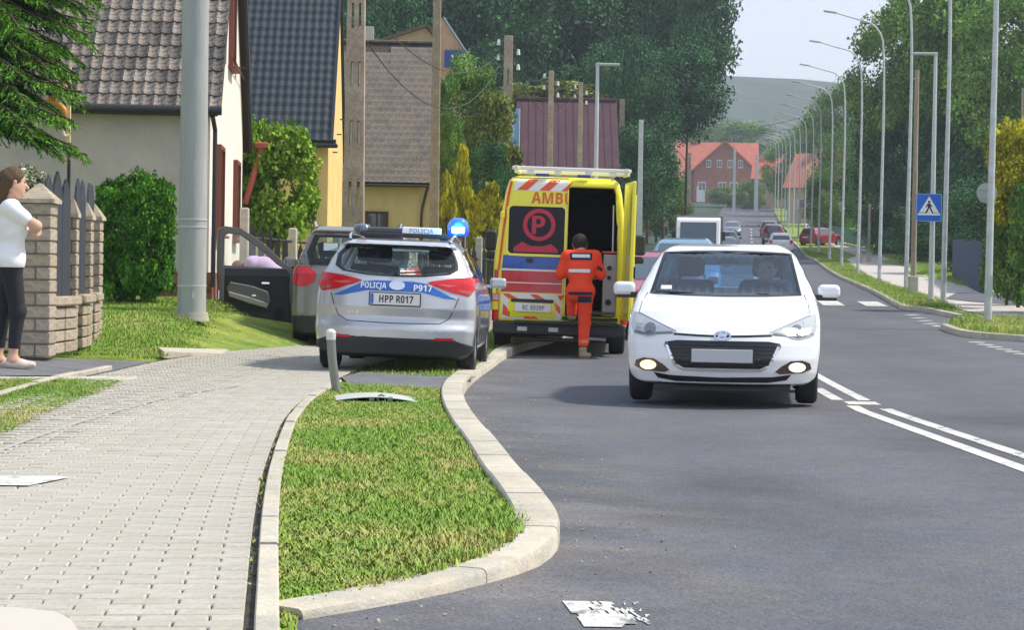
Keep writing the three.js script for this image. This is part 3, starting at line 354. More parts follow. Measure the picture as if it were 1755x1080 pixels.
function seam(F, pts, view, parent, w = 0.007) { return part('panel_gap', skin(F, strip2(pts, w), view, 0.0015, { edge: 0.08, depth: 0.004 }), blackPlastic, parent); }  // thin strip laid on; its dark colour stands in for shade in the groove

// ---- silver police estate, seen from behind
{
  const s = { L: 4.5, side: [[0.03, 0.22], [0.0, 0.36], [-0.005, 0.5], [0.03, 0.56], [0.05, 0.62], [0.03, 0.72], [0.05, 0.86], [0.09, 1.0], [0.13, 1.075], [0.40, 1.375], [0.28, 1.395], [0.27, 1.415], [0.50, 1.455], [1.1, 1.485], [1.7, 1.488], [2.3, 1.455], [2.65, 1.39], [3.42, 1.0], [3.95, 0.90], [4.3, 0.76], [4.46, 0.6], [4.5, 0.42], [4.42, 0.22], [3.9, 0.17], [0.5, 0.17]],
    width: [[0.15, 0.78], [0.3, 0.86], [0.5, 0.888], [0.75, 0.89], [0.95, 0.872], [1.06, 0.835], [1.2, 0.765], [1.35, 0.69], [1.45, 0.62], [1.5, 0.56]], bowR: 0.30, bowF: 0.42, bowP: 3, r: 0.318, tw: 0.205, track: 1.53, uR: 0.95, uF: 3.6, cab: [0.28, 3.3, 0.62], round: 0.1,
    rearWin: [[-0.55, 1.365], [0, 1.372], [0.55, 1.365], [0.635, 1.27], [0.645, 1.18], [0.56, 1.125], [0.3, 1.09], [0, 1.08], [-0.3, 1.09], [-0.56, 1.125], [-0.645, 1.18], [-0.635, 1.27]],
    frontWin: [[-0.68, 1.04], [0, 1.04], [0.68, 1.04], [0.56, 1.36], [0, 1.37], [-0.56, 1.36]], sideWins: [[[0.55, 1.1], [1.1, 1.06], [1.15, 1.38], [0.7, 1.34]], [[1.22, 1.05], [2.0, 1.02], [2.0, 1.39], [1.25, 1.39]], [[2.1, 1.02], [3.05, 1.0], [2.5, 1.36], [2.1, 1.385]]] };
  const F = carSolid(s), g = thing('police_car', 'silver police estate car with blue stripe and lit blue roof lamp', 'police car'), silver = paint(0.56, 0.575, 0.60, 0.45, 0.30);
  carBody(s, F, g, silver, 0.024); wheels4(s, g, 10); windowSet(s, F, g, glass(0.85, 0.95, 0.97), { rk: [0.93, 0.9] }); seats(g, [[1.35, 1], [2.3, 0]], 0.62);
  part('dashboard', box(1.36, 0.24, 0.4, 0, 0.86, -3.05, 0.06), blackPlastic, g); part('floor_pan', box(1.4, 0.06, 3.4, 0, 0.3, -1.9), blackPlastic, g);
  for (const k of [-1, 1]) { const f = (l) => k < 0 ? l : mirrorPts(l); const t = part('tail_light', skin(F, f([[-0.845, 1.075], [-0.74, 1.075], [-0.60, 1.055], [-0.40, 1.02], [-0.36, 1.005], [-0.42, 0.975], [-0.62, 0.91], [-0.80, 0.875], [-0.855, 0.95]]), 'rear', 0.012, { edge: 0.03 }), redLens, g); part('indicator', skin(F, f([[-0.83, 0.935], [-0.70, 0.935], [-0.66, 0.925], [-0.78, 0.897], [-0.82, 0.893]]), 'rear', 0.015), M(0.45, 0.08, 0.04, 0.15, { clearcoat: 1 }), t); part('reversing_light', skin(F, f([[-0.68, 0.985], [-0.52, 0.995], [-0.46, 0.985], [-0.58, 0.965]]), 'rear', 0.015), M(0.7, 0.12, 0.12, 0.2), t);
    part('reflector', skin(F, f([[-0.66, 0.415], [-0.46, 0.41], [-0.46, 0.385], [-0.64, 0.385]]), 'rear', 0.014), redLens, g); }
  const blue = M(0.012, 0.13, 0.52, 0.4, { clearcoat: 0.6 }); const stripe = part('stripe', skin(F, [[-0.68, 0.835], [-0.6, 0.868], [-0.42, 0.955], [-0.34, 0.995], [-0.2, 1.012], [0.2, 1.012], [0.34, 0.995], [0.42, 0.955], [0.6, 0.868], [0.68, 0.835], [0.55, 0.842], [0.3, 0.9], [-0.3, 0.9], [-0.55, 0.842]], 'rear', 0.003), blue, g);
  const white = M(0.85, 0.87, 0.9, 0.5); part('lettering', skin(F, textShapes('POLICJA', 0.062, -0.225, 0.957, 0.85), 'rear', 0.007, { edge: 0.03 }), white, stripe); part('lettering', skin(F, textShapes('P917', 0.07, 0.31, 0.945, 0.95), 'rear', 0.007, { edge: 0.03 }), white, stripe);
  const em = part('emblem', skin(F, (() => { const e = new THREE.Shape(); e.absellipse(0.03, 0.965, 0.085, 0.05, 0, Math.PI * 2); return e; })(), 'rear', 0.012, { curve: 24 }), chrome, stripe);
  const plate = part('number_plate', box(0.54, 0.125, 0.012, 0.02, 0.815, 0.014, 0.005), plateWhite, g); const flat = (zz) => (x, y, z) => z - zz; part('plate_band', skin(flat(0.021), rrect(-0.228, 0.815, 0.036, 0.11, 0.004), 'rear', 0.001), blue, plate); part('plate_letters', skin(flat(0.021), textShapes('HPP R017', 0.078, 0.035, 0.817, 0.78), 'rear', 0.001, { edge: 0.2 }), plateInk, plate); part('plate_frame', skin(flat(0.016), ringOf([[-0.262, 0.742], [0.302, 0.742], [0.302, 0.888], [-0.262, 0.888]], [0.962, 0.86]), 'rear', 0.003), blackPlastic, plate);
  part('bumper_trim', nets((x, y, z) => Math.max(F(x, y, z) - 0.009, -F(x, y, z) - 0.05, y - 0.405 + 0.35 * Math.max(0, Math.abs(x) - 0.66), -z - 0.6), [-0.95, 0.1, -0.66], [0.95, 0.46, 0.06], 0.022), blackPlastic, g);
  seam(F, [[-0.70, 0.86], [-0.66, 0.75], [-0.60, 0.62], [-0.5, 0.565], [0, 0.555], [0.5, 0.565], [0.60, 0.62], [0.66, 0.75], [0.70, 0.86]], 'rear', g, 0.009); part('model_badge', skin(F, textShapes('cee d', 0.035, -0.44, 0.665), 'rear', 0.005), chrome, g);
  part('rear_wiper', merge([bar(V3(0.02, 1.1, -0.13), V3(0.34, 1.125, -0.15), 0.009), cyl(0.025, 0.03, 0.04, 0.02, 1.1, -0.14)]), blackPlastic, g);
  part('spoiler_shadow_strip', skin(F, [[-0.56, 1.405], [0.56, 1.405], [0.58, 1.385], [-0.58, 1.385]], 'rear', 0.004), gloss, g).name = 'spoiler_shade_strip';  // gloss black strip that paints the shadow under the roof spoiler
  for (const k of [-1, 1]) part('roof_rail', tube([V3(k * 0.55, 1.45, -0.55), V3(k * 0.57, 1.51, -0.7), V3(k * 0.57, 1.53, -1.4), V3(k * 0.57, 1.50, -2.1), V3(k * 0.56, 1.44, -2.3)], 0.016), chrome, g);
  part('antenna', bar(V3(0.02, 1.46, -0.45), V3(0.02, 1.62, -0.52), 0.006, 0.003), blackPlastic, g);
  const lb = sub('light_bar', g); lb.position.set(0, 1.545, -1.75); part('bar_base', merge([box(1.16, 0.05, 0.2, 0, 0, 0, 0.02), ...[-0.4, 0.4].map((x) => box(0.08, 0.08, 0.16, x, -0.05, 0, 0.01))]), blackPlastic, lb); part('roof_sign', box(0.46, 0.085, 0.12, 0.14, 0.055, 0.02, 0.015), M(0.85, 0.86, 0.86, 0.3), lb); part('sign_letters', skin((x, y, z) => z - 0.081, textShapes('POLICJA', 0.05, 0.14, 0.057, 1.05), 'rear', 0.001, { edge: 0.3 }), M(0.3, 0.33, 0.4, 0.5), lb);
  part('siren_box', box(0.5, 0.06, 0.14, -0.33, 0.05, 0, 0.02), M(0.06, 0.065, 0.075, 0.4), lb); part('beacon', new THREE.LatheGeometry([[0.0, 0.21], [0.06, 0.205], [0.105, 0.17], [0.125, 0.1], [0.125, 0.0], [0, 0]].map(([a, b]) => new THREE.Vector2(a, b)), 28).translate(0.56, 0.02, 0), M(0.03, 0.16, 0.85, 0.1, { clearcoat: 1, emissive: new THREE.Color().setRGB(0.0, 0.10, 0.75), emissiveIntensity: 0.8 }), lb);
  part('beacon_lamp', box(0.15, 0.075, 0.02, 0.57, 0.085, 0.125, 0.009), M(0.6, 0.9, 1, 0.3, { emissive: new THREE.Color().setRGB(0.35, 0.85, 1), emissiveIntensity: 4 }), lb); const pl = new THREE.PointLight(new THREE.Color().setRGB(0.15, 0.5, 1), 0.8, 6, 2); pl.position.set(0.57, 0.09, 0.17); pl.castShadow = true; pl.name = 'beacon_glow'; lb.add(pl);
  part('beacon', new THREE.LatheGeometry([[0.0, 0.1], [0.08, 0.09], [0.1, 0.05], [0.1, 0.0], [0, 0]].map(([a, b]) => new THREE.Vector2(a, b)), 24).translate(-0.56, 0.02, 0), M(0.1, 0.12, 0.16, 0.1, { clearcoat: 1 }), lb);
  for (const k of [-1, 1]) { part('mirror', merge([box(0.2, 0.13, 0.1, k * 1.0, 1.03, -3.0, 0.04), box(0.12, 0.04, 0.06, k * 0.9, 0.99, -3.0, 0.01)]), silver, g); part('side_stripe', skin(F, [[0.9, 0.72], [4.0, 0.66], [4.0, 0.86], [0.55, 0.93], [0.35, 0.9]], k > 0 ? 'right' : 'left', 0.003, { edge: 0.15 }), blue, g); seam(F, [[2.05, 0.35], [2.05, 1.0]], k > 0 ? 'right' : 'left', g); seam(F, [[3.1, 0.35], [3.12, 1.0]], k > 0 ? 'right' : 'left', g); seam(F, [[1.3, 0.4], [1.2, 0.75], [1.2, 1.02]], k > 0 ? 'right' : 'left', g); part('door_handle', box(0.03, 0.03, 0.18, k * 0.885, 0.88, -1.5, 0.01), silver, g); part('door_handle', box(0.03, 0.03, 0.18, k * 0.885, 0.87, -2.4, 0.01), silver, g); }
  placeRear(g, 670, 560, 21.75, -0.035, -0.026, 0.045);
}
// ---- white hatchback coming towards the camera
{
  const s = { L: 4.03, side: [[0.0, 0.45], [0.05, 0.9], [0.3, 1.30], [0.22, 1.36], [0.4, 1.43], [1.0, 1.47], [1.6, 1.474], [2.05, 1.44], [2.30, 1.375], [3.02, 0.985], [3.3, 0.925], [3.65, 0.82], [3.88, 0.69], [3.96, 0.62], [4.0, 0.54], [4.03, 0.42], [4.015, 0.30], [3.97, 0.2], [3.7, 0.17], [0.4, 0.17], [0.02, 0.28]],
    width: [[0.15, 0.78], [0.3, 0.845], [0.5, 0.867], [0.75, 0.867], [0.93, 0.845], [1.03, 0.80], [1.2, 0.725], [1.35, 0.655], [1.45, 0.58], [1.5, 0.52]], bowR: 0.3, bowF: 0.46, bowP: 2.7, r: 0.305, tw: 0.195, track: 1.5, uR: 0.65, uF: 3.2, cab: [0.3, 2.95, 0.62], round: 0.09, tF: 0.03,
    rearWin: [[-0.5, 1.28], [0.5, 1.28], [0.6, 1.05], [-0.6, 1.05]], frontWin: [[-0.665, 1.0], [-0.35, 0.985], [0, 0.98], [0.35, 0.985], [0.665, 1.0], [0.575, 1.355], [0.3, 1.372], [0, 1.378], [-0.3, 1.372], [-0.575, 1.355]], sideWins: [[[0.75, 1.05], [1.55, 1.0], [1.55, 1.37], [0.8, 1.3]], [[1.63, 1.0], [2.75, 0.97], [2.15, 1.35], [1.63, 1.375]]] };
  const F = carSolid(s), g = thing('white_hatchback', 'white hatchback with lit fog lamps driving towards the camera', 'car'), wp = paint(0.80, 0.81, 0.82, 0, 0.35);
  carBody(s, F, g, wp, 0.022); wheels4(s, g, 8); windowSet(s, F, g, Object.assign(glass(0.42, 0.62, 0.80), { ior: 1.75 }), { fk: [0.955, 0.93] }); seats(g, [[0.95, 1], [1.75, 0]], 0.55);
  part('dashboard', box(1.3, 0.2, 0.5, 0, 0.87, -2.72, 0.07), blackPlastic, g); part('floor_pan', box(1.35, 0.06, 3.2, 0, 0.28, -1.8), blackPlastic, g); part('steering_wheel', new THREE.TorusGeometry(0.18, 0.016, 10, 28).rotateX(-0.4).translate(-0.37, 0.93, -2.4), blackPlastic, g); part('inner_mirror', box(0.22, 0.06, 0.03, 0, 1.30, -2.28, 0.012), blackPlastic, g);
  const pale = M(0.7, 0.71, 0.7, 0.6); part('window_sticker', skin(F, rrect(0.55, 1.035, 0.1, 0.035, 0.004), 'front', 0.007), pale, g);
  for (const k of [-1, 1]) { const f = (l) => k < 0 ? l : mirrorPts(l);
    const hl = part('headlight', skin(F, f([[-0.815, 0.815], [-0.77, 0.80], [-0.62, 0.735], [-0.50, 0.685], [-0.405, 0.645], [-0.40, 0.632], [-0.55, 0.632], [-0.60, 0.605], [-0.67, 0.592], [-0.80, 0.625], [-0.825, 0.70]]), 'front', 0.007, { edge: 0.03 }), clearLens, g); part('headlight_lamp', skin(F, disc(k * 0.645, 0.665, 0.052), 'front', 0.011, { curve: 20 }), M(0.16, 0.18, 0.2, 0.1, { metalness: 0.5, clearcoat: 1 }), hl); part('headlight_trim', skin(F, f(strip2([[-0.79, 0.64], [-0.66, 0.612], [-0.59, 0.628], [-0.44, 0.638]], 0.016)), 'front', 0.010), M(0.12, 0.13, 0.14, 0.2, { clearcoat: 1 }), hl); part('indicator', skin(F, f([[-0.80, 0.79], [-0.70, 0.755], [-0.71, 0.70], [-0.80, 0.71]]), 'front', 0.010), M(0.42, 0.45, 0.46, 0.15, { clearcoat: 1 }), hl);
    const fg = part('fog_lamp_surround', skin(F, f([[-0.765, 0.385], [-0.70, 0.41], [-0.60, 0.405], [-0.52, 0.36], [-0.46, 0.31], [-0.50, 0.292], [-0.70, 0.30], [-0.78, 0.335]]), 'front', 0.006, { edge: 0.03 }), M(0.045, 0.028, 0.018, 0.25, { clearcoat: 1 }), g); part('fog_lamp', skin(F, (() => { const e = new THREE.Shape(); e.absellipse(k * 0.65, 0.350, 0.072, 0.042, 0, Math.PI * 2); return e; })(), 'front', 0.014, { curve: 24, edge: 0.03 }), M(0.9, 0.85, 0.7, 0.2, { emissive: new THREE.Color().setRGB(1, 0.70, 0.34), emissiveIntensity: 1.2 }), fg); const sp = new THREE.SpotLight(new THREE.Color().setRGB(1, 0.85, 0.65), 0.25, 8, 0.7, 0.6, 2); sp.position.set(k * 0.655, 0.348, -4.12); sp.target.position.set(k * 0.7, 0, -7); sp.castShadow = true; g.add(sp, sp.target);
    part('mirror', merge([box(0.21, 0.135, 0.11, 0, 0, 0, 0.05)]).translate(k * 0.955, 1.02, -2.68), wp, g); part('mirror_foot', merge([box(0.2, 0.028, 0.09, k * 0.93, 0.95, -2.68, 0.01), box(0.1, 0.05, 0.07, k * 0.845, 0.965, -2.7, 0.01)]), blackPlastic, g);
    seam(F, f([[-0.83, 0.82], [-0.77, 0.808], [-0.62, 0.742], [-0.41, 0.652]]), 'front', g); seam(F, f([[-0.72, 0.99], [-0.755, 0.9], [-0.765, 0.82]]), 'front', g, 0.005); seam(F, [[2.85, 0.3], [2.88, 0.95]], k > 0 ? 'right' : 'left', g); seam(F, [[1.58, 0.3], [1.58, 0.98]], k > 0 ? 'right' : 'left', g); part('door_handle', box(0.03, 0.03, 0.17, k * 0.865, 0.86, -1.78, 0.01), wp, g); }
  const gr = part('grille', skin(F, [[-0.50, 0.555], [-0.40, 0.573], [0.40, 0.573], [0.50, 0.555], [0.51, 0.53], [0.40, 0.37], [0.33, 0.335], [-0.33, 0.335], [-0.40, 0.37], [-0.51, 0.53]], 'front', 0.006, { edge: 0.03 }), gloss, g);
  for (let k = 0; k < 6; k++) { const y = 0.37 + k * 0.033, x = 0.41 + 0.085 * clamp((y - 0.37) / 0.16, 0, 1); part('grille_bar', skin(F, strip2([[-x, y], [x, y]], 0.011), 'front', 0.012), blackPlastic, gr); }
  part('grille_frame', skin(F, strip2([[-0.49, 0.54], [-0.41, 0.36], [-0.34, 0.322], [0, 0.318], [0.34, 0.322], [0.41, 0.36], [0.49, 0.54]], 0.022), 'front', 0.012), chrome, gr);
  part('hood_gap', skin(F, strip2([[-0.43, 0.628], [-0.2, 0.618], [0, 0.614], [0.2, 0.618], [0.43, 0.628]], 0.018), 'front', 0.002), gloss, g);
  const em = part('emblem', skin(F, (() => { const e = new THREE.Shape(); e.absellipse(0, 0.616, 0.075, 0.04, 0, Math.PI * 2); const h = new THREE.Path(); h.absellipse(0, 0.616, 0.062, 0.029, 0, Math.PI * 2, true); e.holes.push(h); return e; })(), 'front', 0.014, { curve: 24 }), chrome, g); part('emblem_bars', skin(F, [new THREE.Shape([[0.03, 0.59], [0.047, 0.592], [0.025, 0.642], [0.008, 0.64]].map((p) => new THREE.Vector2(...p))), new THREE.Shape([[-0.03, 0.642], [-0.047, 0.64], [-0.025, 0.59], [-0.008, 0.592]].map((p) => new THREE.Vector2(...p))), new THREE.Shape([[-0.03, 0.612], [0.03, 0.606], [0.03, 0.62], [-0.03, 0.626]].map((p) => new THREE.Vector2(...p)))], 'front', 0.015), chrome, em);
  part('number_plate', box(0.53, 0.115, 0.014, 0, 0.445, -4.056, 0.006), M(0.52, 0.53, 0.55, 0.5), g); part('plate_holder', box(0.56, 0.145, 0.016, 0, 0.445, -4.044, 0.006), blackPlastic, g);
  part('lower_intake', skin(F, [[-0.60, 0.285], [-0.45, 0.265], [0, 0.255], [0.45, 0.265], [0.60, 0.285], [0.56, 0.238], [0.4, 0.215], [-0.4, 0.215], [-0.56, 0.238]], 'front', 0.006), gloss, g);
  part('bumper_lip', skin(F, [[-0.46, 0.188], [0, 0.182], [0.46, 0.188], [0.52, 0.165], [-0.52, 0.165]], 'front', 0.012), blackPlastic, g); part('under_tray', box(1.2, 0.04, 1.2, 0, 0.165, -3.2), blackPlastic, g);
  for (const k of [-1, 1]) part('wiper', bar(V3(k * 0.3 - 0.1, 0.985, -3.02), V3(k * 0.3 + 0.34, 1.0, -2.99), 0.008), blackPlastic, g);
  const yaw = Math.PI - 0.125, fp = at(1237, 600, 17.6); g.rotation.y = yaw; g.position.set(fp.x - Math.sin(yaw) * -4.03, 0.0, fp.z - Math.cos(yaw) * -4.03);
  globalThis.whiteCar = g;
}
// ---- taupe people carrier with its driver's door open
{
  const s = { L: 4.7, side: [[0.02, 0.25], [0.0, 0.5], [0.02, 0.75], [0.08, 1.02], [0.16, 1.12], [0.42, 1.58], [0.36, 1.62], [0.6, 1.68], [1.4, 1.715], [2.2, 1.7], [2.7, 1.62], [3.7, 1.12], [4.3, 0.98], [4.6, 0.8], [4.7, 0.5], [4.6, 0.24], [4.0, 0.2], [0.5, 0.2]], width: [[0.15, 0.82], [0.3, 0.9], [0.55, 0.94], [0.85, 0.94], [1.05, 0.915], [1.2, 0.86], [1.4, 0.77], [1.6, 0.68], [1.7, 0.6]], bowR: 0.32, bowF: 0.4, r: 0.34, tw: 0.22, track: 1.6, uR: 0.95, uF: 3.75, cab: [0.3, 3.5, 0.6],
    rearWin: [[-0.6, 1.54], [0.6, 1.54], [0.7, 1.3], [0.66, 1.17], [-0.66, 1.17], [-0.7, 1.3]], frontWin: [[-0.7, 1.16], [0.7, 1.16], [0.58, 1.58], [-0.58, 1.58]], sideWins: [[[0.6, 1.2], [1.3, 1.14], [1.3, 1.55], [0.8, 1.5]], [[1.38, 1.13], [2.2, 1.1], [2.2, 1.58], [1.38, 1.57]], [[2.3, 1.1], [3.4, 1.08], [2.75, 1.53], [2.3, 1.58]]], cut: (x, y, u) => Math.max(Math.max(2.26 - u, u - 3.36), Math.max(0.36 - y, x + 0.5), y - 1.6 + Math.max(0, (u - 2.6) * 0.68)) };
  const F = carSolid(s), g = thing('people_carrier', 'taupe people carrier parked beyond the police car with front door open', 'car'), tp = paint(0.20, 0.185, 0.165, 0.45, 0.35);
  carBody(s, F, g, tp, 0.034); wheels4(s, g, 5); windowSet(s, F, g, autoGlass, { skip: (w, v) => v === 'left' && w[0][0] > 2.25 }); seats(g, [[1.4, 1], [2.55, 0]], 0.68, 0.4); part('dashboard', box(1.4, 0.25, 0.4, 0, 0.95, -3.3, 0.06), blackPlastic, g);
  for (const k of [-1, 1]) { const f = (l) => k < 0 ? l : mirrorPts(l); part('tail_light', skin(F, f([[-0.9, 1.13], [-0.72, 1.13], [-0.6, 1.05], [-0.62, 0.92], [-0.78, 0.86], [-0.9, 0.88]]), 'rear', 0.012), redLens, g); part('roof_rail', tube([V3(k * 0.6, 1.66, -0.7), V3(k * 0.62, 1.73, -0.9), V3(k * 0.62, 1.75, -1.6), V3(k * 0.61, 1.69, -2.3)], 0.018), chrome, g); part('tail_light', skin(F, [[0.36, 1.12], [0.52, 1.1], [0.48, 0.95], [0.36, 0.9]], k > 0 ? 'right' : 'left', 0.01), redLens, g); }
  part('bumper_trim', nets((x, y, z) => Math.max(F(x, y, z) - 0.009, -F(x, y, z) - 0.05, y - 0.48, -z - 0.62), [-1, 0.1, -0.66], [1, 0.54, 0.06], 0.03), blackPlastic, g); part('antenna', bar(V3(0, 1.68, -0.7), V3(0, 1.78, -0.66), 0.012, 0.004), blackPlastic, g); part('number_plate', box(0.52, 0.11, 0.012, 0, 0.9, -0.03, 0.005), plateWhite, g); part('window_sticker', box(0.2, 0.1, 0.004, -0.4, 1.4, -0.33), M(0.7, 0.75, 0.8, 0.5), g);
  { // open door, hinged at its front edge: local x runs from hinge to latch
    const door = sub('door', g); const o = [[0.02, 0.05], [0.14, 0.02], [0.95, 0.0], [1.06, 0.05], [1.10, 0.2], [1.10, 0.55], [1.12, 0.78], [1.12, 1.24], [1.02, 1.27], [0.80, 1.25], [0.5, 1.10], [0.2, 0.88], [0.02, 0.76]]; const sh = new THREE.Shape(o.map((p) => new THREE.Vector2(...p))); sh.holes.push(new THREE.Path([[1.04, 0.80], [1.04, 1.17], [0.98, 1.205], [0.80, 1.19], [0.54, 1.05], [0.26, 0.85], [0.16, 0.79]].map((p) => new THREE.Vector2(...p))));
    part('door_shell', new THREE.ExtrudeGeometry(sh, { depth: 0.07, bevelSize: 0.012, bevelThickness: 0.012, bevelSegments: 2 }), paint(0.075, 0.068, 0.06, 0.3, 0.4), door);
    const trim = new THREE.Shape([[0.06, 0.08], [0.9, 0.05], [0.96, 0.14], [0.99, 0.4], [0.99, 0.76], [0.10, 0.74]].map((p) => new THREE.Vector2(...p))); part('door_trim', new THREE.ExtrudeGeometry(trim, { depth: 0.05, bevelSize: 0.02, bevelThickness: 0.02, bevelSegments: 3 }).translate(0, 0, 0.085), M(0.02, 0.023, 0.032, 0.6), door);
    part('door_sill_trim', new THREE.ExtrudeGeometry(new THREE.Shape([[0.08, 0.70], [0.99, 0.69], [0.97, 0.775], [0.12, 0.785]].map((p) => new THREE.Vector2(...p))), { depth: 0.07, bevelSize: 0.01, bevelThickness: 0.01 }).translate(0, 0, 0.085), M(0.055, 0.058, 0.068, 0.7), door);
    part('armrest', new THREE.ExtrudeGeometry(new THREE.Shape([[0.40, 0.50], [0.62, 0.56], [0.92, 0.60], [0.96, 0.54], [0.94, 0.49], [0.66, 0.43], [0.38, 0.36], [0.36, 0.40]].map((p) => new THREE.Vector2(...p))), { depth: 0.05, bevelSize: 0.015, bevelThickness: 0.015 }).translate(0, 0, 0.15), M(0.17, 0.16, 0.15, 0.6), door); part('arm_pad', new THREE.ExtrudeGeometry(new THREE.Shape([[0.38, 0.36], [0.66, 0.43], [0.94, 0.49], [0.93, 0.45], [0.66, 0.38], [0.40, 0.325]].map((p) => new THREE.Vector2(...p))), { depth: 0.09, bevelSize: 0.01, bevelThickness: 0.01 }).translate(0, 0, 0.15), M(0.42, 0.40, 0.37, 0.6), door);
    part('door_pull', box(0.12, 0.03, 0.02, 0.42, 0.61, 0.18, 0.008), chrome, door); part('window_switch', box(0.06, 0.02, 0.02, 0.58, 0.46, 0.255, 0.005), chrome, door); part('door_pocket', new THREE.ExtrudeGeometry(new THREE.Shape([[0.34, 0.14], [0.86, 0.11], [0.92, 0.2], [0.90, 0.27], [0.36, 0.24]].map((p) => new THREE.Vector2(...p))), { depth: 0.03, bevelSize: 0.012, bevelThickness: 0.012 }).translate(0, 0, 0.15), M(0.012, 0.014, 0.022, 0.5), door);
    part('speaker_grille', cyl(0.075, 0.075, 0.02, 0, 0, 0, 24).rotateX(Math.PI / 2).translate(0.22, 0.25, 0.16), M(0.01, 0.01, 0.012, 0.8), door); part('door_latch', box(0.03, 0.12, 0.03, 1.09, 0.45, 0.07, 0.008), chrome, door); part('door_mirror', box(0.2, 0.15, 0.1, 0.06, 0.86, -0.08, 0.04), tp, door); part('door_window', box(0.9, 0.4, 0.005, 0.6, 0.985, 0.02), glass(0.9, 0.93, 0.93), door).visible = true;
    door.children.pop(); const wg = new THREE.ExtrudeGeometry(new THREE.Shape([[1.05, 0.79], [1.05, 1.18], [0.98, 1.215], [0.79, 1.2], [0.53, 1.06], [0.25, 0.86], [0.15, 0.78]].map((p) => new THREE.Vector2(...p))), { depth: 0.004, bevelEnabled: false }).translate(0, 0, 0.03); part('door_window', wg, glass(0.93, 0.95, 0.95), door);
    door.scale.set(1.08, 1.22, 1); door.position.set(-0.92, 0.14, -3.32); door.rotation.y = Math.PI; door.scale.z = -1; door.rotation.y = Math.PI + 0.02;
  }
  placeRear(g, 612, 560, 28.5, 0.10, -0.012, 0.03); g.scale.set(1, 1.07, 1);
}
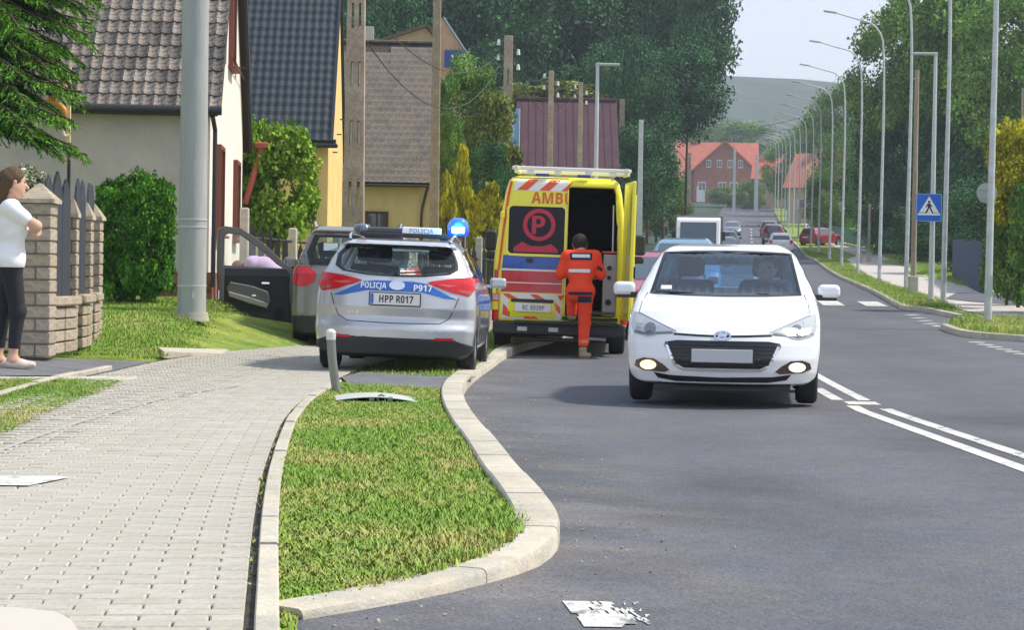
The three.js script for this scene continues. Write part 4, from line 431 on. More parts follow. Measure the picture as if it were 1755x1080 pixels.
// ---- yellow ambulance with its right rear door open
{
  const s = { L: 5.9, side: [[0.02, 0.42], [0.0, 0.6], [0.0, 1.3], [0.03, 2.2], [0.08, 2.5], [0.2, 2.58], [0.8, 2.62], [3.6, 2.6], [4.2, 2.45], [5.0, 1.55], [5.6, 1.2], [5.85, 0.95], [5.9, 0.5], [5.8, 0.25], [0.4, 0.34], [0.1, 0.36]], width: [[0.2, 0.93], [0.5, 0.985], [1.3, 0.985], [1.8, 0.93], [2.3, 0.855], [2.5, 0.81], [2.6, 0.74]], bowR: 0.07, bowF: 0.5, bowP: 5, tR: 0.0, r: 0.345, tw: 0.23, track: 1.72, uR: 1.15, uF: 4.75, cab: [0.05, 4.0, 0.6], round: 0.08, cut: (x, y, u) => Math.max(0.075 - x, x - 0.80 + Math.max(0, y - 1.6) * 0.07, 0.56 - y, y - 2.43 + 3 * Math.max(0, x - 0.72), u - 0.3) };
  const F = carSolid(s), g = thing('ambulance', 'yellow ambulance with right rear door open and striped rear end', 'ambulance'), yel = paint(0.86, 0.76, 0.008, 0, 0.4), red = M(0.56, 0.02, 0.03, 0.4, { clearcoat: 0.5 }), orange = M(0.80, 0.10, 0.02, 0.4), navy = M(0.012, 0.08, 0.40, 0.4, { clearcoat: 0.5 }), white = M(0.8, 0.79, 0.76, 0.45), letter = M(0.72, 0.13, 0.01, 0.5);
  carBody(s, F, g, yel, 0.04); wheels4(s, g, 8); const S = (n, sh, m, o = 0.006, par = g, opt) => part(n, skin(F, sh, 'rear', o, opt), m, par);
  const V = (l) => new THREE.Shape(l.map((p) => new THREE.Vector2(...p)));
  // left door and its bands
  const top = S('warning_band', [[-0.70, 2.53], [0.055, 2.53], [0.055, 2.365], [-0.735, 2.365]], white, 0.004); S('warning_stripe', [-0.70, -0.38, -0.06].map((x) => V([[x + 0.02, 2.37], [x + 0.19, 2.525], [Math.min(x + 0.33, 0.05), 2.525], [Math.min(x + 0.17, 0.05), 2.37]])), orange, 0.008, top);
  S('lettering', textShapes('AMBU', 0.165, -0.165, 2.265, 0.92), letter, 0.007, g, { clip: (a) => a > 0.064, edge: 0.02 });
  const win = S('door_window', rrect(-0.375, 1.79, 0.82, 0.70, 0.06), M(0.012, 0.012, 0.018, 0.2, { specularIntensity: 0.4 }), 0.008), dim = M(0.5, 0.015, 0.05, 0.4); S('window_frame', (() => { const a = rrect(-0.375, 1.79, 0.88, 0.76, 0.08); a.holes.push(new THREE.Path(rrect(-0.375, 1.79, 0.81, 0.69, 0.06).getPoints(8))); return a; })(), yel, 0.014, win);
  S('window_emblem', disc(-0.34, 1.87, 0.235, 0.175), dim, 0.011, win, { curve: 32 }); S('window_letter', textShapes('P', 0.27, -0.35, 1.87, 1.1), dim, 0.011, win); S('window_emblem', [V([[-0.70, 1.47], [-0.06, 1.47], [-0.06, 1.52], [-0.16, 1.60], [-0.28, 1.56], [-0.46, 1.56], [-0.58, 1.62], [-0.70, 1.53]])], dim, 0.011, win);
  S('blue_band', [[-0.845, 1.42], [0.02, 1.42], [0.02, 1.225], [-0.86, 1.225]], navy, 0.005); S('door_handle', rrect(-0.46, 1.35, 0.1, 0.06, 0.02), blackPlastic, 0.03); S('white_line', [[-0.86, 1.222], [0.02, 1.222], [0.02, 1.198], [-0.86, 1.198]], white, 0.005);
  const rb = S('red_band', [[-0.86, 1.195], [0.02, 1.195], [0.02, 0.885], [-0.86, 0.885]], red, 0.005); S('white_line', [[-0.86, 1.03], [0.02, 1.03], [0.02, 1.015], [-0.86, 1.015]], white, 0.009, rb);
  const low = S('chevron_panel', [[-0.86, 0.87], [0.02, 0.87], [0.02, 0.5], [-0.84, 0.5]], white, 0.004); S('warning_stripe', [[-0.84, 0.86], [-0.44, 0.86], [-0.04, 0.86]].map(([x, y]) => V([[x, y], [x + 0.1, y], [Math.min(x + 0.24, 0.015), y - 0.075], [Math.min(x + 0.1, 0.0), y - 0.075]])).concat([V([[-0.82, 0.72], [-0.72, 0.6], [-0.72, 0.52], [-0.83, 0.56]]), V([[-0.08, 0.76], [0.01, 0.68], [0.01, 0.58], [-0.07, 0.66]]), V([[-0.5, 0.505], [-0.3, 0.505], [-0.36, 0.545], [-0.54, 0.545]])]), orange, 0.008, low); S('yellow_panel', rrect(-0.40, 0.655, 0.70, 0.27, 0.05), yel, 0.008, low); S('plate_recess', rrect(-0.40, 0.765, 0.62, 0.05, 0.02), blackPlastic, 0.02, low);
  const pl = part('number_plate', box(0.52, 0.115, 0.012, -0.39, 0.665, 0.03, 0.004), plateWhite, g); part('plate_letters', skin((x, y, z) => z - 0.037, textShapes('RC 8939P', 0.07, -0.38, 0.667, 0.78), 'rear', 0.001, { edge: 0.3 }), M(0.2, 0.2, 0.2, 0.6), pl);
  for (const y of [2.0, 0.9]) part('door_hinge', box(0.06, 0.1, 0.06, -0.895 - (y < 1 ? 0.06 : -0.02), y, 0.0, 0.015), yel, g);
  part('corner_stripe', skin(F, strip2([[-0.905, 1.2], [-0.86, 1.75], [-0.80, 2.3], [-0.765, 2.5]], 0.035), 'rear', 0.004), orange, g); part('corner_stripe', skin(F, strip2([[-0.935, 0.9], [-0.935, 1.2]], 0.06), 'rear', 0.004), red, g);
  const tl = (k) => { const f = (l) => k < 0 ? l : mirrorPts(l); const t = S('tail_light', f([[-0.975, 0.86], [-0.885, 0.86], [-0.885, 0.46], [-0.975, 0.46]]), redLens, 0.012); S('indicator', f([[-0.97, 0.74], [-0.89, 0.74], [-0.89, 0.62], [-0.97, 0.62]]), M(0.85, 0.72, 0.05, 0.2), 0.016, t); S('reversing_light', f([[-0.97, 0.85], [-0.89, 0.85], [-0.89, 0.76], [-0.97, 0.76]]), M(0.7, 0.45, 0.5, 0.2), 0.016, t); }; tl(-1); tl(1);
  part('rear_bumper', merge([box(1.92, 0.2, 0.24, 0, 0.37, 0.02, 0.04), box(1.5, 0.05, 0.34, 0.1, 0.46, 0.06, 0.015), box(0.8, 0.05, 0.25, 0.44, 0.53, -0.05, 0.01)]), blackPlastic, g); for (const x of [-0.53, -0.08]) part('step_reflector', box(0.14, 0.06, 0.01, x, 0.36, 0.142), M(0.6, 0.6, 0.62, 0.4), g); part('tow_step', merge([box(1.1, 0.06, 0.1, -0.1, 0.21, 0.0, 0.02), box(0.08, 0.16, 0.08, -0.45, 0.28, 0), box(0.08, 0.16, 0.08, 0.25, 0.28, 0)]), blackPlastic, g);
  seam(F, [[0.065, 0.5], [0.065, 2.54]], 'rear', g, 0.02).material = yel; seam(F, [[-0.74, 2.55], [0.06, 2.56]], 'rear', g, 0.012);
  // inside: floor, lining and cupboards
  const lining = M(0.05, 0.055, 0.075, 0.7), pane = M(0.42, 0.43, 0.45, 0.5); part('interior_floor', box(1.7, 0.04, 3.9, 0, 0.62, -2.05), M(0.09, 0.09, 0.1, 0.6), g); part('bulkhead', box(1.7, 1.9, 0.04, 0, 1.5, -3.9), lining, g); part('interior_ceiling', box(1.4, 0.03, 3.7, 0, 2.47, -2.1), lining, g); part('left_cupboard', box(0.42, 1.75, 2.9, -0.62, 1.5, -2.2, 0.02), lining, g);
  const cup = part('right_cupboard', box(0.2, 0.9, 0.5, 0.71, 1.03, -0.38, 0.015), pane, g); for (const [y, r] of [[1.28, 0.035], [1.14, 0.03], [0.78, 0.045]]) part('cupboard_fitting', cyl(r, r, 0.03, 0, 0, 0, 18).rotateX(Math.PI / 2).translate(0.70, y, -0.13), blackPlastic, cup); part('orange_shelf', box(0.22, 0.03, 0.5, 0.70, 1.51, -0.38, 0.008), orange, g); part('grab_rail', bar(V3(0.74, 1.5, -0.2), V3(0.73, 2.2, -0.22), 0.014), M(0.6, 0.62, 0.65, 0.3, { metalness: 0.6 }), g); part('side_lining', box(0.04, 1.7, 2.8, 0.82, 1.55, -2.2), lining, g);
  part('stretcher', merge([box(0.5, 0.1, 1.9, 0.28, 0.95, -2.2, 0.04), box(0.46, 0.26, 0.12, 0.28, 1.1, -1.4, 0.04), bar(V3(0.1, 0.64, -1.5), V3(0.45, 0.92, -2.8), 0.02), bar(V3(0.45, 0.64, -1.5), V3(0.1, 0.92, -2.8), 0.02)]), M(0.03, 0.035, 0.06, 0.7), g); part('seat', merge([box(0.45, 0.6, 0.14, -0.1, 1.25, -3.2, 0.05), box(0.45, 0.14, 0.45, -0.1, 0.95, -3.0, 0.05)]), seatFabric, g);
  { const door = sub('open_door', g); part('door_shell', box(0.80, 1.98, 0.055, 0.40, 0, 0, 0.02), yel, door); part('door_lining', box(0.66, 1.7, 0.03, 0.40, -0.05, -0.035, 0.012), yel, door); part('door_lock', box(0.05, 0.16, 0.03, 0.76, -0.3, -0.04), blackPlastic, door); part('door_stay', box(0.03, 0.25, 0.03, 0.03, 0.65, -0.03), blackPlastic, door); door.position.set(0.905, 1.52, 0.02); door.rotation.y = -Math.PI / 2 + 0.12; }
  part('roof_rack', merge([box(1.74, 0.055, 0.06, 0.1, 2.70, -0.25, 0.015), box(1.74, 0.055, 0.06, 0.1, 2.70, -1.2, 0.015), ...[-0.7, 0.9].map((x) => box(0.05, 0.045, 1.6, x, 2.70, -0.75)), ...[-0.5, -0.1, 0.35, 0.7].map((x) => box(0.1, 0.07, 0.1, x, 2.645, -0.28, 0.02))]), white, g); for (const x of [-0.32, 0.28]) part('roof_lamp', box(0.2, 0.045, 0.06, x, 2.60, -0.12, 0.015), M(0.03, 0.06, 0.3, 0.2), g);
  for (const k of [-1, 1]) { part('mirror', merge([box(0.2, 0.34, 0.12, k * 1.25, 1.72, -4.75, 0.05), box(0.18, 0.12, 0.12, k * 1.24, 1.47, -4.75, 0.04), box(0.3, 0.04, 0.06, k * 1.08, 1.58, -4.75, 0.01)]), blackPlastic, g); part('side_band', skin(F, [[0.15, 1.4], [3.6, 1.4], [3.6, 1.22], [0.15, 1.22]], k > 0 ? 'right' : 'left', 0.004, { edge: 0.3 }), navy, g); part('side_band', skin(F, [[0.15, 1.2], [3.6, 1.2], [3.6, 0.92], [0.15, 0.92]], k > 0 ? 'right' : 'left', 0.004, { edge: 0.3 }), red, g); }
  part('windscreen', skin(F, [[-0.72, 1.62], [0.72, 1.62], [0.66, 2.3], [-0.66, 2.3]], 'front', 0.006, { edge: 0.15 }), darkGlass, g);
  placeRear(g, 957, 560, 29.2, -0.035, -0.02, 0.03);
}
// ---- traffic further up the road: simple cars with the same main parts
const protoHatch = { L: 4.1, side: [[0.0, 0.45], [0.05, 0.9], [0.3, 1.30], [0.4, 1.43], [1.0, 1.47], [1.6, 1.474], [2.05, 1.44], [2.30, 1.375], [3.05, 0.985], [3.65, 0.85], [3.92, 0.69], [4.08, 0.5], [4.05, 0.28], [3.7, 0.19], [0.4, 0.19], [0.02, 0.28]], width: [[0.15, 0.8], [0.3, 0.86], [0.5, 0.88], [0.8, 0.88], [0.95, 0.85], [1.2, 0.73], [1.35, 0.66], [1.5, 0.54]], bowR: 0.3, bowF: 0.42, r: 0.31, tw: 0.2, track: 1.5, uR: 0.68, uF: 3.25, cab: [9, 9, 9], round: 0.1 };
const hatchF = carSolid(protoHatch), farGlass = M(0.05, 0.075, 0.10, 0.05, { clearcoat: 1 }); let hatchGeo = null;
function farCar(name, label, group, mat, x, d, yaw, k = [1, 1, 1]) {
  const g = thing(name, label, 'car', group); if (!hatchGeo) { const tmp = new THREE.Group(); hatchGeo = { body: carBody(protoHatch, hatchF, tmp, mat, 0.05).geometry, ws: skin(hatchF, [[-0.66, 1.0], [0.66, 1.0], [0.57, 1.36], [-0.57, 1.36]], 'front', 0.006, { edge: 0.12 }), rw: skin(hatchF, [[-0.6, 1.02], [0.6, 1.02], [0.52, 1.3], [-0.52, 1.3]], 'rear', 0.006, { edge: 0.12 }), sw: ['left', 'right'].map((v) => skin(hatchF, [[0.75, 1.02], [2.75, 0.98], [2.2, 1.34], [1.6, 1.38], [0.85, 1.3]], v, 0.006, { edge: 0.15 })), hl: [-1, 1].map((q) => skin(hatchF, [[q * 0.8, 0.78], [q * 0.5, 0.7], [q * 0.45, 0.64], [q * 0.78, 0.62]], 'front', 0.008)), tl: [-1, 1].map((q) => skin(hatchF, [[q * 0.8, 1.0], [q * 0.6, 0.98], [q * 0.6, 0.75], [q * 0.8, 0.75]], 'rear', 0.008)), gr: skin(hatchF, [[-0.45, 0.6], [0.45, 0.6], [0.38, 0.36], [-0.38, 0.36]], 'front', 0.008) }; }
  part('body', hatchGeo.body, mat, g); part('windscreen', hatchGeo.ws, farGlass, g); part('rear_window', hatchGeo.rw, farGlass, g); hatchGeo.sw.forEach((q) => part('side_window', q, farGlass, g)); hatchGeo.hl.forEach((q) => part('headlight', q, clearLens, g)); hatchGeo.tl.forEach((q) => part('tail_light', q, redLens, g)); part('grille', hatchGeo.gr, gloss, g); part('number_plate', box(0.52, 0.11, 0.02, 0, 0.47, -4.1), plateWhite, g); part('number_plate', box(0.52, 0.11, 0.02, 0, 0.72, 0.0), plateWhite, g);
  wheels4(protoHatch, g, 6); for (const q of [-1, 1]) part('mirror', box(0.2, 0.13, 0.1, q * 0.98, 1.0, -2.75, 0.04), mat, g);
  g.scale.set(...k); g.rotation.set(0, yaw, 0); const fwd = V3(-Math.sin(yaw), 0, -Math.cos(yaw)); g.position.set(x - fwd.x * 2 * k[2], R(d), -d - fwd.z * 2 * k[2]); g.rotateX((R(d + 2) - R(d - 2)) / 4 * (Math.cos(yaw) > 0 ? 1 : -1)); return g;
}
const roadYaw = -0.112, towards = Math.PI + roadYaw;
farCar('waiting_car', 'dark red car waiting between the ambulance and the white hatchback', 'cars queueing behind the white hatchback', paint(0.32, 0.03, 0.07), centreX(37) - 2.0, 37, towards, [1, 1.08, 1]);
farCar('waiting_car', 'blue van with pale stickers behind windscreen following the dark red car', 'cars queueing behind the white hatchback', paint(0.10, 0.24, 0.36), centreX(50) - 1.95, 50, towards, [1.06, 1.28, 1.1]);
farCar('waiting_car', 'dark blue car on the slope just above the lorry cab', 'cars queueing behind the white hatchback', paint(0.10, 0.12, 0.2), centreX(150) - 1.9, 150, towards, [1, 1.05, 1]);
farCar('waiting_car', 'small grey car farthest up the road below the brick house', 'cars queueing behind the white hatchback', paint(0.14, 0.15, 0.19), centreX(200) - 1.9, 200, towards);
farCar('waiting_car', 'dark car half hidden behind the lorry', 'cars queueing behind the white hatchback', paint(0.05, 0.05, 0.07), centreX(122) - 1.8, 122, towards, [1, 1.1, 1]);
farCar('leaving_car', 'dark car climbing the hill ahead of the plum coloured car', 'cars driving away in the right lane', paint(0.08, 0.05, 0.07), centreX(195) + 1.7, 195, roadYaw);
farCar('leaving_car', 'white car driving away in the right lane beside the lorry', 'cars driving away in the right lane', paint(0.78, 0.78, 0.77), centreX(140) + 1.9, 140, roadYaw);
farCar('leaving_car', 'plum coloured car ahead of the white car in the right lane', 'cars driving away in the right lane', paint(0.17, 0.05, 0.09), centreX(165) + 1.7, 165, roadYaw, [1.05, 1.15, 1]);
farCar('parked_car', 'dark red car parked across the right verge behind the lamp posts', undefined, paint(0.30, 0.02, 0.03), centreX(165) + 5.6, 165, roadYaw - 0.7, [1, 1.0, 1]);
{ // small lorry with a white cab
  const g = thing('lorry', 'small lorry with white cab and dark cargo box in the queue', 'lorry'), wm = paint(0.8, 0.8, 0.8), d = 100;
  part('cab', new THREE.ExtrudeGeometry(new THREE.Shape([[0, 0.45], [1.75, 0.45], [1.8, 0.95], [1.7, 1.2], [1.15, 2.2], [0.9, 2.3], [0, 2.3]].map((p) => new THREE.Vector2(...p))), { depth: 1.9, bevelSize: 0.04, bevelThickness: 0.06, bevelSegments: 3 }).rotateY(Math.PI / 2).translate(-0.95, 0, -3.6), wm, g); part('windscreen', box(1.66, 1.02, 0.03, 0, 0, 0, 0.01).rotateX(0.5).translate(0, 1.70, -5.13), farGlass, g); for (const k of [-1, 1]) { part('headlight', box(0.3, 0.16, 0.05, k * 0.75, 0.75, -5.42, 0.02), clearLens, g); part('mirror', box(0.18, 0.36, 0.1, k * 1.15, 1.6, -4.9, 0.03), blackPlastic, g); part('side_window', box(0.02, 0.6, 0.8, k * 1.015, 1.65, -4.2), farGlass, g); }
  part('bumper', box(1.95, 0.3, 0.12, 0, 0.5, -5.42, 0.03), wm, g); part('grille', box(1.0, 0.16, 0.04, 0, 0.98, -5.43), gloss, g); part('cargo_box', box(2.25, 1.75, 3.6, 0.0, 1.55, -1.75, 0.03), M(0.16, 0.16, 0.20, 0.6), g); part('chassis', box(0.9, 0.2, 5, 0, 0.6, -2.6), blackPlastic, g); for (const u of [0.9, 4.4]) for (const o of [-1, 1]) wheel(0.38, 0.22, g, o * 0.85, u, o, 6);
  const yaw = towards; g.rotation.y = yaw; g.scale.set(1.05, 1.2, 1); g.position.set(centreX(d) - 2.1 - 0.4, R(d), -d - 2.6); g.rotateX(-0.03);
}
// ---------------------------------------------------------------- houses
// local frame: near right corner of the house at the origin, eaves wall to the left along x, gable wall away along -z
const plaster = (r, g, b, seed) => M(1, 1, 1, 0.95, { map: speckle(seed, 512, 2.7, [r, g, b], 0.05, [[4, 1.2], [14, 1], [80, 0.6]], [0.03, 0.02, 0]), bumpMap: grey(seed + 1, 256, 0.8, [[40, 1], [110, 1]]), bumpScale: 0.004 });
const brickMat = M(1, 1, 1, 0.95, { map: speckle(141, 256, 1.0, [0.52, 0.33, 0.26], 0.12, [[8, 1], [40, 1]]) }), woodDark = M(0.045, 0.03, 0.022, 0.7), gutterMat = M(0.02, 0.021, 0.027, 0.5), frameRed = M(0.17, 0.045, 0.025, 0.6), paneMat = M(0.03, 0.04, 0.05, 0.06, { clearcoat: 1 });
function winUnit(parent, w, h, d, frame, turn, pos, shutters) { const g = sub('window', parent); part('frame', merge([box(w, 0.07, d, 0, h / 2 - 0.035, 0), box(w, 0.07, d, 0, -h / 2 + 0.035, 0), box(0.07, h - 0.14, d, -w / 2 + 0.035, 0, 0), box(0.07, h - 0.14, d, w / 2 - 0.035, 0, 0), box(0.06, h - 0.14, d * 0.8, 0, 0, 0)]), frame, g); part('pane', box(w - 0.13, h - 0.13, 0.01, 0, 0, -d * 0.25), paneMat, g); part('sill', box(w + 0.14, 0.04, 0.16, 0, -h / 2 - 0.02, 0.05, 0.01), frame, g); g.position.copy(pos); g.rotation.y = turn; return g; }
function gableWalls(parent, mat, len, W, eH, rise, th = 0.3) { // four walls as one shell of slabs
  const gs = new THREE.Shape([[0, 0], [W, 0], [W, eH], [W / 2, eH + rise], [0, eH]].map((p) => new THREE.Vector2(...p))); const gb = () => boxUV(new THREE.ExtrudeGeometry(gs, { depth: th, bevelEnabled: false }).rotateY(Math.PI / 2));
  part('eaves_wall', box(len - 2 * th, eH - 0.01, th, -len / 2, (eH - 0.01) / 2, -th / 2 - 0.002), mat, parent); part('rear_wall', box(len - 2 * th, eH - 0.01, th, -len / 2, (eH - 0.01) / 2, -W + th / 2 + 0.002), mat, parent); part('gable_wall', gb().translate(-th, 0, 0), mat, parent); part('gable_wall', gb().translate(-len, 0, 0), mat, parent);
}
function roofSlab(name, len, run, rise, eH, over, vergeR, vergeL, z0, dir, mat, parent, th = 0.09) { const sl = Math.hypot(run, rise), ext = over * sl / run; const g = box(len + vergeR + vergeL, th, sl + ext, 0, 0, 0); const a = Math.atan2(rise, run); g.rotateX(dir * a); const m = part(name, g, mat, parent); const cz = (run - over) / 2, cy = eH + (rise / run) * ((run - over) / 2); m.position.set(-len / 2 + (vergeR - vergeL) / 2, cy + th * 0.62, z0 - dir * cz); return m; }
function houseAt(name, label, px, py, d, turn, ground) { const g = thing(name, label, 'house'), p = at(px, py, d); g.position.set(p.x, ground, -d); g.rotation.y = turn; return g; }
{ // white house: concrete tiles, brick plinth
  const gy = 0.62, eH = 3.32, W = 8, len = 5.2, rise = 4.6, g = houseAt('white_house', 'white rendered house with weathered tiled roof behind the tall grey mast', 357, 520, 31, 0.072, gy); const pl = plaster(0.91, 0.87, 0.83, 131); gableWalls(g, pl, len, W, eH, rise); g.children.find((c) => c.name === 'eaves_wall').material = plaster(0.735, 0.695, 0.655, 133);  // eaves wall gets a darker plaster, its shade put into the colour
  part('plinth', merge([box(len + 0.08, 0.85, 0.06, -len / 2 + 0.02, 0.1, 0.031), box(0.06, 0.85, W, 0.031, 0.1, -W / 2)]), brickMat, g);
  const roof = roofSlab('roof', len, W / 2, rise, eH, 0.38, 0.14, 0.2, 0, 1, woodDark, g, 0.06); roofSlab('roof', len, W / 2, rise, eH, 0.38, 0.14, 0.2, -W, -1, woodDark, g, 0.06);
  // interlocking tiles, each a piece: two rolls across, nose raised over the course below
  const sl = Math.hypot(W / 2, rise), a = Math.atan2(rise, W / 2), tw = 0.168, cs = 0.275, variants = [0, 1, 2].map((v) => { const pos = [], n = 8, r = rng(900 + v), rough = Array.from({ length: 30 }, () => (r() - 0.5) * 0.005); const prof = (t) => 0.016 * Math.cos(t * Math.PI * 2 * 1 + 0.4) + 0.005 * Math.cos(t * 4 * Math.PI); const P = (i, j) => { const x = (i / n - 0.5) * tw * 0.985, y = prof(i / n) + rough[i + j * 9] + (j === 0 ? 0.036 : 0.008), z = (0.5 - j) * (cs + 0.03); return [x, y, z]; }; const q = (A, B, C, D) => pos.push(...A, ...B, ...C, ...A, ...C, ...D); for (let i = 0; i < n; i++) { const A = P(i, 0), B = P(i + 1, 0), C = P(i + 1, 1), D = P(i, 1); q(A, B, C, D); q([A[0], A[1] - 0.03, A[2]], [B[0], B[1] - 0.03, B[2]], B, A); } for (const i of [0, n]) { const A = P(i, 0), D = P(i, 1); q([A[0], A[1] - 0.03, A[2]], A, D, [D[0], D[1] - 0.03, D[2]]); } const gg = new THREE.BufferGeometry(); gg.setAttribute('position', new THREE.Float32BufferAttribute(pos, 3)); return boxUV(toCreasedNormals(gg, 0.7)); });
  const tileTex = speckle(151, 512, 0.9, [0.475, 0.455, 0.435], 0.30, [[10, 1], [26, 1], [70, 1]], [0.05, 0.02, 0.0]), tm = [[1.1, 1.08, 1.05], [0.75, 0.72, 0.72], [1.0, 0.93, 0.88], [0.5, 0.5, 0.52]].map(([r, gg, b]) => M(r, gg, b, 0.95, { map: tileTex })); const r = rng(77), rest = [[], [], [], []], nc = Math.ceil((len + 0.34) / tw), nr = Math.floor((sl + 0.5) / cs); let n = 0;
  const frame = new THREE.Matrix4().makeTranslation(0, eH, 0).multiply(new THREE.Matrix4().makeRotationX(a)); const inv = new THREE.Matrix4().copy(roof.matrix); roof.updateMatrix(); inv.copy(roof.matrix).invert();
  for (let j = 0; j < nr; j++) for (let i = 0; i < nc; i++) { const m = frame.clone().multiply(new THREE.Matrix4().makeTranslation(0.1 - i * tw, 0.10 + (r() - 0.5) * 0.008, 0.36 - j * cs)).multiply(new THREE.Matrix4().makeRotationFromEuler(new THREE.Euler((r() - 0.5) * 0.03, (r() - 0.5) * 0.03, (r() - 0.5) * 0.05))); const k = Math.floor(r() * 4), v = Math.floor(r() * 3); const local = inv.clone().multiply(m); if (j < 11 && n < 290 && i < 26) { const t = part('roof_tile', variants[v], tm[k], roof); t.applyMatrix4(local); n++; } else rest[k].push(variants[v].clone().applyMatrix4(local)); }
  rest.forEach((l, k) => { const o = part('roof_tiles', mergeGeometries(l), tm[k], roof); o.userData.kind = 'stuff'; });
  part('gutter', new THREE.CylinderGeometry(0.07, 0.07, len + 0.3, 14).rotateZ(Math.PI / 2).translate(-len / 2 + 0.05, eH - 0.34, 0.42), gutterMat, g); part('fascia', box(len + 0.3, 0.16, 0.03, -len / 2, eH - 0.30, 0.33), gutterMat, g); part('soffit', box(len + 0.2, 0.03, 0.34, -len / 2, eH - 0.38, 0.17), woodDark, g);
  part('downpipe', merge([bar(V3(0.06, eH - 0.4, 0.40), V3(0.08, eH - 0.62, 0.06), 0.035), bar(V3(0.08, eH - 0.6, 0.07), V3(0.08, 0.3, 0.07), 0.035)]), gutterMat, g); part('verge_board', merge([1, -1].map((k) => { const b = box(0.05, 0.2, sl + 0.5, 0, 0, 0); b.rotateX(k * a); return b.translate(0.15, eH + rise / 2 - 0.02 - 0.1, -W / 2 + k * (W / 4 + 0.1)); })), gutterMat, g);
  part('red_downpipe', merge([bar(V3(0.35, 3.0, -8.4), V3(0.05, 1.9, -8.3), 0.06), box(0.3, 0.12, 0.14, 0.35, 3.05, -8.4, 0.03)]), M(0.45, 0.09, 0.06, 0.6), g); winUnit(g, 1.0, 1.45, 0.1, frameRed, Math.PI / 2, V3(0.03, 1.86, -1.75)); winUnit(g, 1.0, 1.45, 0.1, frameRed, Math.PI / 2, V3(0.03, 1.86, -5.9)); winUnit(g, 0.9, 1.5, 0.1, frameRed, Math.PI / 2, V3(0.03, 4.85, -4.2));
  for (const z of [-3.0, -5.5]) part('wall_strip', box(0.02, 1.1, 0.08, 0.012, 4.6, z), M(0.4, 0.38, 0.36, 0.9), g); part('cable_bracket', merge([bar(V3(0.0, 4.2, -4.9), V3(0.25, 4.18, -4.9), 0.015), bar(V3(0.1, 4.22, -3.6), V3(0.1, 4.15, -7.6), 0.012)]), gutterMat, g);
}
{ // yellow house with dark blue pressed metal roof
  const gy = 1.05, eH = 3.75, W = 8, len = 4.2, rise = 4.8, g = houseAt('yellow_house', 'yellow house with dark blue metal tile roof behind the green bush', 561, 400, 49, 0.041, gy); gableWalls(g, plaster(0.90, 0.76, 0.50, 161), len, W, eH, rise);
  const sl = Math.hypot(W / 2, rise) + 0.55, a = Math.atan2(rise, W / 2), pos = [], idx = [], w = 0.19, c = 0.30, nu = Math.round((len + 0.5) / w) * 6, nv = Math.round(sl / c) * 5; // pressed sheet: waves across, a step at every course
  for (let j = 0; j <= nv; j++) for (let i = 0; i <= nu; i++) { const x = -(i / nu) * (len + 0.5), t = j / nv * sl, f = (t / c) % 1, wave = 0.011 * Math.cos(x / w * Math.PI * 2), step = 0.05 * (1 - f); pos.push(x, wave + step, -t); } for (let j = 0; j < nv; j++) for (let i = 0; i < nu; i++) { const k = j * (nu + 1) + i; idx.push(k, k + nu + 1, k + 1, k + 1, k + nu + 1, k + nu + 2); }
  const rg = new THREE.BufferGeometry(); rg.setAttribute('position', new THREE.Float32BufferAttribute(pos, 3)); rg.setIndex(idx); rg.computeVertexNormals(); const metal = M(0.012, 0.022, 0.034, 0.65); const roof = part('roof', rg, metal, g); roof.rotation.x = a; roof.position.set(0.08, eH - 0.42 + 0.02, 0.38); roofSlab('roof_deck', len, W / 2, rise, eH - 0.05, 0.36, 0.05, 0.2, 0, 1, woodDark, roof.parent, 0.05); roofSlab('roof', len, W / 2, rise, eH, 0.38, 0.08, 0.2, -W, -1, metal, g);
  part('gutter', box(len + 0.5, 0.11, 0.12, -len / 2 + 0.0, eH - 0.5, 0.42, 0.04), gutterMat, g); part('fascia', box(len + 0.4, 0.2, 0.03, -len / 2, eH - 0.44, 0.33), gutterMat, g); part('downpipe', merge([bar(V3(-0.35, eH - 0.5, 0.4), V3(-0.35, eH - 0.8, 0.08), 0.05), bar(V3(-0.35, eH - 0.78, 0.08), V3(-0.35, 0, 0.08), 0.05)]), M(0.07, 0.06, 0.055, 0.5), g); part('verge_flashing', (() => { const b = box(0.06, 0.14, sl, 0, 0, 0); b.rotateX(a); return b.translate(0.10, eH - 0.42 + sl / 2 * Math.sin(a), 0.38 - sl / 2 * Math.cos(a)); })(), metal, g); for (const z of [-2.2, -4.2, -6]) part('wall_bracket', box(0.12, 0.03, 0.05, 0.06, 2.6 + z * -0.3, z), gutterMat, g);
}
